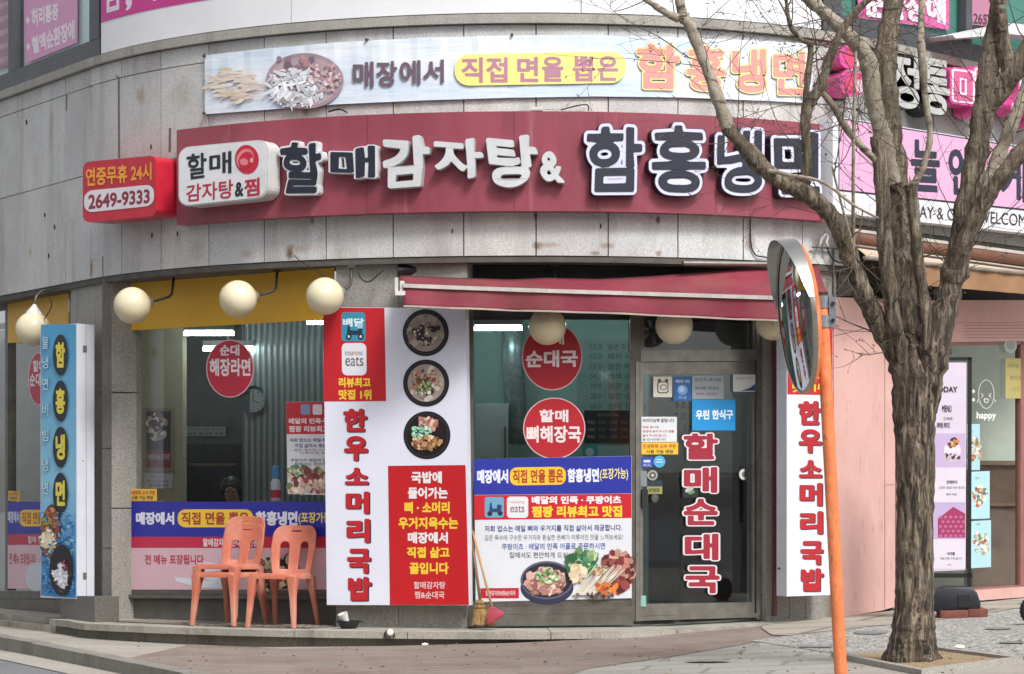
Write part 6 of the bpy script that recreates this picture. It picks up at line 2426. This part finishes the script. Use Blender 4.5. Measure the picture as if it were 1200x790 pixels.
for i, (x0, x1, y0, y1, l, lb) in enumerate(((1099, 1131, 714.8, 725.8, .26, 'left weathered red brick under the base of the standing sign'),
                                             (1131.5, 1154, 713.2, 724, .24, 'right weathered red brick under the base of the standing sign'))):
    m = MB()
    slab(m, ST, [(x0, y0), (x1, y0 - .8), (x1, y1 - .8), (x0, y1)], .4, l)
    o = mesh_part('red_brick', m.v, m.f, paint('brick_red', '#7a473d', .85, .35, 14, 0, .3), None, .006, True, 30)
    tag(o, lb, 'brick', 'bricks under the standing sign')
m = MB()
slab(m, ST, [(1094, 722), (1099, 722), (1099, 727), (1094, 727)], .4, .2)

# tyre at the right edge
tc_ = G(1213, 733)
tc_ = Vector((tc_.x, tc_.y, tc_.z + .115))
t = thing('small_tyre', 'black ribbed tyre just entering at the right edge of the pavement', 'tyre', tc_)
m = MB()
rows = []
for i in range(48):
    a = 2 * math.pi * i / 48
    rg_ = .006 if i % 2 else 0
    rows.append([tc_ + Vector(((.085 + .03 * math.cos(b) + rg_) * math.cos(a), .045 * math.sin(b), (.085 + .03 * math.cos(b) + rg_) * math.sin(a))) for b in (2 * math.pi * j / 12 for j in range(12))])
m.grid(rows + [rows[0]], None, True)
m.obj('tread', paint('rubber', '#1b1b1c', .8), t)
m = MB()
m.lathe([(0, -.03), (.06, -.03), (.062, .03), (0, .03)], tc_, 20, RX)
m.obj('hub', paint('hub_grey', '#4a4a4c', .5), t)

# ------------------------------------------------------------------ cables and brackets
CABM = paint('cable_black', '#1f1e1e', .6)
def cable(px, r, label, cat='cable'):
    pts = [Curve(d).pt(x, y) for x, y, d in px]
    q = []
    for i in range(len(pts) - 1):
        p0, p1, p2, p3 = pts[max(i - 1, 0)], pts[i], pts[i + 1], pts[min(i + 2, len(pts) - 1)]
        for j in range(6):
            t = j / 6
            q.append(.5 * ((2 * p1) + (p2 - p0) * t + (2 * p0 - 5 * p1 + 4 * p2 - p3) * t * t + (3 * p1 - p0 - 3 * p2 + p3) * t ** 3))
    q.append(pts[-1])
    m = MB()
    m.tube(q, r, 6)
    return tag(m.obj('cable', CABM, None, True), label, cat)
cable([(418, 312, .02), (423, 326, .05), (433, 330, .05), (447, 318, .03), (452, 312, .0)], .006, 'black cable loop drooping left of the awning')
cable([(84, 341, .04), (66, 338, .1), (58, 345, .12), (60, 360, .1), (45, 384, .12)], .005, 'thin loose cable around the arm of the lamp above the blue light box')
cable([(879, 250, .02), (880, 285, .02), (885, 298, .02), (894, 301, .03), (930, 306, .04)], .006, 'black cable running down the stone below the right end of the maroon sign')
cable([(385, 131, .05), (398, 128, .06), (407, 132, .05)], .008, 'short black cable loop on top of the maroon sign')
cable([(657, 129, .05), (676, 124, .05), (688, 123, .05), (690, 130, .05)], .006, 'thin wire lying along the top of the maroon sign near its middle')
cable([(345, 299, .01), (352, 306, .1), (372, 318, .2), (384, 326, .25)], .004, 'thin wire slanting from the rust spot to the corner lamp')
cable([(968, 284, .05), (973, 300, .06), (985, 308, .05), (1000, 304, .05)], .007, 'black cable sagging under the white insulator')
cable([(110, 500, .0), (109, 515, .03), (110.5, 540, .02), (110, 560, .0)], .009, 'black cable on the grey pillar beside the blue light box')
ib_ = Curve(.06).pt(966, 281)
t = thing('insulator', 'white looped insulator on a rail under the stone fascia beside the mirror', 'insulator', ib_)
m = MB()
m.tube([Curve(.08).pt(x, y) for x, y in ((960, 289), (963, 280), (967, 274), (970, 277), (968, 284), (970, 289))], .014, 10)
m.obj('loop', paint('porcelain', '#cfcdc8', .3), t, True)
m = MB()
slab(m, Curve(.05), [(953, 289), (985, 291), (985, 292.5), (953, 290.5)], .02)
slab(m, Curve(.05), [(976.5, 292), (978, 292), (978, 346), (976.5, 346)], .02)
m.obj('rail', STEEL_D, t)
m = MB()
slab(m, Curve(.12), [(622, 125), (636, 125), (636, 129.5), (622, 129.5)], .06)
tag(m.obj('sign_clamp', paint('clamp_white', '#d0cdc8', .5)), 'small white clamp on the top edge of the maroon sign', 'clamp')

# ------------------------------------------------------------------ person reading inside the left window
def skin_mesh(name, V, E, rad, mat, parent=None, sub=2):
    me = bpy.data.meshes.new(name)
    me.from_pydata(V, E, [])
    o = bpy.data.objects.new(name, me)
    COL.objects.link(o)
    o.modifiers.new('skin', 'SKIN')
    if not me.skin_vertices:
        me.attributes.new
    sk = me.skin_vertices[0].data if me.skin_vertices else None
    if sk is None:
        return None
    for i, r in enumerate(rad):
        sk[i].radius = r if isinstance(r, tuple) else (r, r)
        sk[i].use_root = i == 0
    md = o.modifiers.new('sub', 'SUBSURF')
    md.levels = md.render_levels = sub
    dg = bpy.context.evaluated_depsgraph_get()
    n = bpy.data.meshes.new_from_object(o.evaluated_get(dg))
    o.modifiers.clear()
    o.data = n
    n.name = name
    n.polygons.foreach_set('use_smooth', [True] * len(n.polygons))
    n.materials.clear()
    n.materials.append(mat)
    return adopt(o, parent)
hd = P(271, 574, 24.45)
hx, hy, hz = hd
pb_ = Vector((hx + .02, hy + .25, .55))
PS = thing('person', 'dark-haired person with glasses sitting head bowed inside the left window', 'person', pb_)
SKIN = paint('skin', '#c08f72', .5, .08)
V = [(pb_.x, pb_.y, .55), (pb_.x, pb_.y - .02, .78), (pb_.x, pb_.y - .06, .98), (pb_.x, pb_.y - .12, 1.1), (hx, hy + .04, hz - .06), (hx, hy, hz), (hx, hy - .01, hz + .05),
     (pb_.x - .19, pb_.y - .06, 1.0), (pb_.x - .25, pb_.y - .16, .8), (pb_.x - .12, pb_.y - .38, .78), (pb_.x + .19, pb_.y - .06, 1.0), (pb_.x + .25, pb_.y - .16, .8), (pb_.x + .12, pb_.y - .38, .78),
     (pb_.x - .1, pb_.y - .4, .55), (pb_.x - .1, pb_.y - .42, .12), (pb_.x + .1, pb_.y - .4, .55), (pb_.x + .1, pb_.y - .42, .12), (hx, hy - .095, hz - .02)]
E_ = [(0, 1), (1, 2), (2, 3), (3, 4), (4, 5), (5, 6), (2, 7), (7, 8), (8, 9), (2, 10), (10, 11), (11, 12), (0, 13), (13, 14), (0, 15), (15, 16), (5, 17)]
rad = [.16, .15, .14, .06, .065, .098, .07, .07, .05, .035, .07, .05, .035, .08, .05, .08, .05, .018]
skin_mesh('body', V, E_, rad, SKIN, PS)
m = MB()
rows = []
for i in range(8):
    a = 1.0 * i / 7
    rows.append([Vector((hx, hy + .015, hz + .01)) + Vector((.106 * math.sin(a * h_) * math.cos(b), .112 * math.sin(a * h_) * math.sin(b), .118 * math.cos(a * h_)))
                 for b, h_ in ((2 * math.pi * j / 20, math.pi * (.6 + .2 * math.sin(2 * math.pi * j / 20))) for j in range(20))])
m.grid(rows, None, True)
m.obj('hair', paint('black_hair', '#17130f', .4, .2), PS, True)
m = MB()
gy = hy - .105
for s in (-1, 1):
    m.tube([(hx + s * .036 + .028 * math.cos(a), gy, hz - .0 + .02 * math.sin(a)) for a in (2 * math.pi * j / 14 for j in range(15))], .005, 6)
    m.tube([(hx + s * .066, gy, hz + .005), (hx + s * .095, hy, hz + .01)], .004, 6)
m.tube([(hx - .01, gy, hz), (hx + .01, gy, hz)], .004, 6)
m.obj('glasses', BLACKM, PS)
m = MB()
m.lathe([(.06, .4), (.13, .36), (.21, .3), (.2, .1), (.19, 0)], (pb_.x, pb_.y - .05, .72), 20, Matrix.Diagonal((1.1, .75, 1, 1)))
m.obj('jumper', paint('dark_jumper', '#2a2c33', .8), PS, True)

# ------------------------------------------------------------------ bare street tree
def bark(name, sc, pale):
    """grey-brown bark: deep furrows low down, flatter and paler with age marks higher up"""
    k = NT(name)
    xyz = k.n('ShaderNodeSeparateXYZ')
    k.link(k.tc.outputs['Object'], xyz.inputs[0])
    ad = k.n('ShaderNodeMath', operation='MULTIPLY_ADD')
    k.link(k.noise(3, 4, .7), ad.inputs[0])
    ad.inputs[1].default_value = 2.6
    k.link(xyz.outputs['Z'], ad.inputs[2])
    mr = k.n('ShaderNodeMapRange')
    mr.inputs['From Min'].default_value, mr.inputs['From Max'].default_value = 3.3, 5.2
    k.link(ad.outputs[0], mr.inputs[0])
    up = mr.outputs[0]
    vn = k.noise(1.0, 5, .7, k.coords((sc, sc, sc * .15)), 1.0)
    fine = k.noise(34, 5, .8)
    lo = k.ramp(vn, [(.38, '#1c1713'), (.47, '#4d4339'), (.55, '#7a6d5e'), (.64, '#a0937f')])
    hi = k.ramp(vn, [(.34, '#3d352d'), (.45, '#6d6153'), (.56, '#8f836f'), (.7, '#b3a792')])
    c = k.mix(up, lo, hi)
    bl = k.noise(6, 5, .7)
    c = k.mix(k.ramp(bl, [(.48, 0.0), (.64, .55)]), c, '#51463a')
    if pale:
        pm = k.n('ShaderNodeMath', operation='MULTIPLY')
        k.link(k.ramp(k.noise(4, 4, .6), [(.4, 0.0), (.65, .6)]), pm.inputs[0])
        k.link(up, pm.inputs[1])
        c = k.mix(pm.outputs[0], c, '#b5aa98')
    le = k.noise(1.0, 2, .5, k.coords((10, 10, 44)))
    lf = k.n('ShaderNodeMath', operation='MULTIPLY')
    k.link(k.ramp(le, [(.6, 0.0), (.66, .85)]), lf.inputs[0])
    k.link(up, lf.inputs[1])
    c = k.mix(lf.outputs[0], c, '#3a322a')
    c = k.mix(.6, c, k.ramp(fine, [(.3, .55), (.7, 1.3)]), 'MULTIPLY')
    moss = k.noise(2.4, 4, .6)
    c = k.mix(k.ramp(moss, [(.58, 0.0), (.7, .35)]), c, '#57583c')
    k.base(c)
    k.set(Roughness=.95)
    hh = k.n('ShaderNodeMath', operation='MULTIPLY_ADD')
    k.link(fine, hh.inputs[0])
    hh.inputs[1].default_value = .4
    k.link(vn, hh.inputs[2])
    k.bump(hh.outputs[0], 1.0, .022)
    return k
BARK, MID, PALE = bark('trunk_bark', 26, False), bark('limb_bark', 26, False), bark('pale_bark', 30, True)
TWG = paint('twig_bark', '#5d5246', .9, .35, 12)
PALE = NT('pale_bark')
fine = PALE.noise(22, 5, .7)
bl = PALE.noise(5, 4, .6)
c_ = PALE.ramp(fine, [(.3, '#83796a'), (.55, '#a89e8c'), (.75, '#c2b8a6')])
c_ = PALE.mix(PALE.ramp(bl, [(.5, 0.0), (.66, .75)]), c_, '#5a4e41')
le = PALE.noise(1.0, 2, .5, PALE.coords((9, 9, 34)))
c_ = PALE.mix(PALE.ramp(le, [(.62, 0.0), (.68, .8)]), c_, '#4a4036')
PALE.base(c_)
PALE.set(Roughness=.92)
PALE.bump(fine, .7, .012)
YT = 16.45
TR = thing('street_tree', 'bare furrowed street tree with many pale branches in a soil pit', 'tree', G(1070, 776))
rgt = random.Random(21)
def limb(m, pts, n=12, rough=.08, sub=6):
    """rounded, knobbly limb through (pixel x, pixel y, pixel radius, metres nearer or farther)"""
    W = [(P(x, y, YT + d), r * YT / F) for x, y, r, d in pts]
    q, rr = [], []
    for i in range(len(W) - 1):
        p0, p1, p2, p3 = W[max(i - 1, 0)], W[i], W[i + 1], W[min(i + 2, len(W) - 1)]
        for j in range(sub):
            t = j / sub
            q.append(.5 * ((2 * p1[0]) + (p2[0] - p0[0]) * t + (2 * p0[0] - 5 * p1[0] + 4 * p2[0] - p3[0]) * t * t + (3 * p1[0] - p0[0] - 3 * p2[0] + p3[0]) * t ** 3))
            rr.append(lerp(p1[1], p2[1], t) * rgt.uniform(1 - rough, 1 + rough * 1.3) * (1.2 if rough > .06 and rgt.random() < .07 else 1))
    q.append(W[-1][0])
    rr.append(W[-1][1])
    k = len(m.v)
    m.tube(q, rr, n)
    for i in range(k, len(m.v)):
        v = Vector(m.v[i])
        c = q[min((i - k) // n, len(q) - 1)]
        m.v[i] = tuple(c + (v - c) * rgt.uniform(1 - rough * .7, 1 + rough * .7))
    return q, rr
m = MB()
q, rr = limb(m, [(1069, 779, 37, 0), (1069, 768, 31, 0), (1070, 750, 26.5, 0), (1071, 720, 23.5, 0), (1072, 680, 22, 0), (1072, 620, 21.5, 0), (1073, 560, 22, 0), (1072, 510, 23.5, 0), (1071, 470, 25.5, 0), (1071, 440, 25, 0), (1069, 415, 19, 0), (1067, 392, 9, 0)], 34, .035, 7)
# root flare
for i in range(len(m.v)):
    v = Vector(m.v[i])
    if v.z < .55:
        a = math.atan2(v.y - YT, v.x - q[0].x)
        k_ = 1 + .2 * (1 - (v.z - .1) / .45) ** 2 * math.sin(a * 5 + .7)
        c = Vector((q[0].x, YT, v.z))
        m.v[i] = tuple(c + (v - c) * k_)
m.obj('trunk', BARK.m, TR, True)
LIMBS = [
    ('branch', MID, [(1070, 478, 15, .03), (1056, 428, 14.5, .0), (1033, 385, 12, -.08), (1012, 345, 11.5, -.16), (997, 305, 11, -.22), (983, 266, 10.5, -.3), (952, 232, 10, -.38), (905, 206, 9.5, -.45), (872, 172, 8.5, -.5), (850, 147, 7, -.52)], 0),
    ('branch', PALE, [(853, 150, 7.5, -.52), (840, 112, 6.8, -.55), (824, 70, 6.2, -.58), (808, 30, 6.0, -.6), (800, 16, 6.0, -.6), (794, -12, 4.5, -.62)], 0),
    ('branch', PALE, [(800, 22, 4.5, -.6), (786, 18, 4.2, -.6), (765, 5, 3.6, -.62), (742, -12, 3, -.65)], 0),
    ('branch', MID, [(1064, 440, 19, .1), (1062, 380, 18, .12), (1059, 320, 17.5, .14), (1054, 260, 16.5, .16), (1048, 200, 15, .18), (1042, 140, 13.5, .2), (1038, 80, 12.5, .22), (1042, 35, 12, .24), (1050, -12, 11, .26)], 0),
    ('branch', PALE, [(1046, 215, 11, .1), (1034, 160, 10, .05), (1024, 120, 9.5, .02), (1020, 85, 10, .0), (1012, 62, 9.5, -.02), (985, 32, 8, -.08), (960, 10, 7, -.12), (935, -12, 6, -.16)], 0),
    ('branch', MID, [(1063, 478, 9, -.02), (1052, 408, 9.5, -.13), (1041, 330, 8.5, -.18), (1036, 270, 8.5, -.2), (1034, 220, 8, -.2), (1028, 160, 8.5, -.2)], 0),
    ('branch', MID, [(1078, 478, 8, -.02), (1087, 418, 8.5, -.1), (1083, 360, 7.5, -.14), (1077, 310, 7, -.17), (1072, 265, 6.6, -.2), (1069, 232, 7, -.2), (1067, 216, 7.5, -.2)], 0),
    ('branch', PALE, [(1068, 222, 4.5, -.2), (1082, 195, 4, -.22), (1090, 160, 3.6, -.25), (1085, 120, 3.4, -.28), (1080, 60, 5, -.3), (1079, 40, 4, -.3), (1081, -12, 3.4, -.3)], 0),
    ('branch', MID, [(1078, 500, 14, .0), (1086, 455, 17, -.02), (1098, 400, 15, -.05), (1112, 345, 14, -.08), (1124, 295, 13, -.1), (1133, 240, 13, -.12), (1144, 185, 12.5, -.14), (1152, 130, 12, -.16), (1160, 70, 11, -.18), (1168, 20, 10, -.2), (1172, -12, 9, -.22)], 0),
    ('branch', MID, [(1112, 345, 11, -.05), (1124, 300, 10.5, -.16), (1140, 262, 10, -.22), (1160, 226, 9.5, -.28), (1182, 196, 9, -.34), (1212, 160, 8.5, -.4)], 0),
    ('branch', MID, [(1152, 135, 11, -.15), (1172, 105, 12, -.2), (1192, 80, 12, -.25), (1215, 40, 11, -.3)], 0),
    ('branch', MID, [(1183, 90, 9, -.22), (1176, 50, 8.5, -.25), (1170, 10, 8, -.28), (1164, -12, 7.5, -.3)], 0),
    ('branch', PALE, [(1126, 270, 10, .0), (1150, 235, 9, .04), (1172, 180, 8, .06), (1192, 130, 7, .08), (1206, 90, 6, .1)], 0),
    ('branch', MID, [(941, 226, 6, -.38), (946, 190, 5.5, -.4), (944, 155, 5.5, -.42), (946, 128, 6.5, -.43), (962, 100, 5.5, -.45), (972, 70, 5.2, -.47), (984, 40, 4.6, -.5), (1003, 14, 4.2, -.52), (1030, -12, 3.6, -.55)], 0),
    ('branch', MID, [(944, 130, 4.2, -.43), (946, 95, 3.8, -.42), (950, 55, 3.5, -.4), (940, 47, 2.6, -.4), (926, 30, 2.4, -.42), (920, -12, 2, -.45)], 0),
    ('branch', PALE, [(955, 100, 3, -.42), (975, 122, 3.8, -.4), (990, 148, 4.4, -.36), (1010, 172, 4.2, -.3), (1028, 190, 4, -.2)], 0),
    ('branch', PALE, [(1000, 318, 2.6, -.2), (1000, 260, 2.2, -.35), (1000, 200, 2, -.5), (1001, 120, 1.8, -.6), (1003, 60, 1.5, -.65)], 0),
    ('branch', PALE, [(1004, 325, 2.4, -.2), (998, 285, 1.8, -.45), (985, 235, 1.4, -.6), (975, 195, 1.1, -.7)], 0),
    ('branch', PALE, [(890, 198, 2.6, -.45), (930, 206, 2.2, -.6), (965, 214, 1.8, -.7), (1000, 240, 1.6, -.75), (1030, 256, 1.3, -.75)], 0),
]
SP = []
for nm, mt, pts, _ in LIMBS:
    m = MB()
    q, rr = limb(m, pts, 14 if pts[0][2] > 6 else 9, .11 if pts[0][2] > 3 else .05)
    m.obj(nm, mt.m, TR, True)
    for i in range(4, len(q) - 1):
        SP.append((q[i], rr[i], (q[min(i + 1, len(q) - 1)] - q[i - 1]).normalized()))
# fine twigs, with buds, spread in depth around the limbs
m = MB()
def twig(p, d, L, r, depth):
    n = max(4, int(L / .07))
    pts, rad = [p], [r]
    d = d.copy()
    bend = Vector((rgt.gauss(0, .1), rgt.gauss(0, .1), rgt.uniform(-.02, .13)))
    for i in range(n):
        d = (d + bend * .5 + Vector((rgt.gauss(0, .09), rgt.gauss(0, .09), rgt.gauss(0, .09)))).normalized()
        p = p + d * (L / n)
        pts.append(p)
        rad.append(lerp(r, r * .35, (i + 1) / n))
        if depth < 2 and rgt.random() < .34:
            s = d.cross(Vector((rgt.gauss(0, 1), rgt.gauss(0, 1), rgt.gauss(0, 1)))).normalized()
            twig(p, (d * .7 + s * .8).normalized(), L * rgt.uniform(.3, .6), max(r * .55, .0016), depth + 1)
        elif rgt.random() < .16:
            s = d.cross(Vector((rgt.gauss(0, 1), rgt.gauss(0, 1), rgt.gauss(0, 1)))).normalized()
            m.tube([p, p + s * .012, p + s * .022], [.003, .0035, .001], 5)
    m.tube(pts, rad, 5)
cand = [s for s in SP if s[0].z > 2.0]
for i in range(140):
    p, r, t = rgt.choice(cand)
    if p.x > 1.85 and rgt.random() < .25:
        continue
    s = t.cross(Vector((rgt.gauss(0, 1), rgt.gauss(0, 1), rgt.gauss(0, 1)))).normalized()
    d = (t * rgt.uniform(.1, .8) + s + Vector((-.15, 0, .25))).normalized()
    twig(p + s * r * .8, d, rgt.uniform(.25, 1.05), rgt.uniform(.0022, .005), 0)
m.obj('twigs', TWG, TR, True)
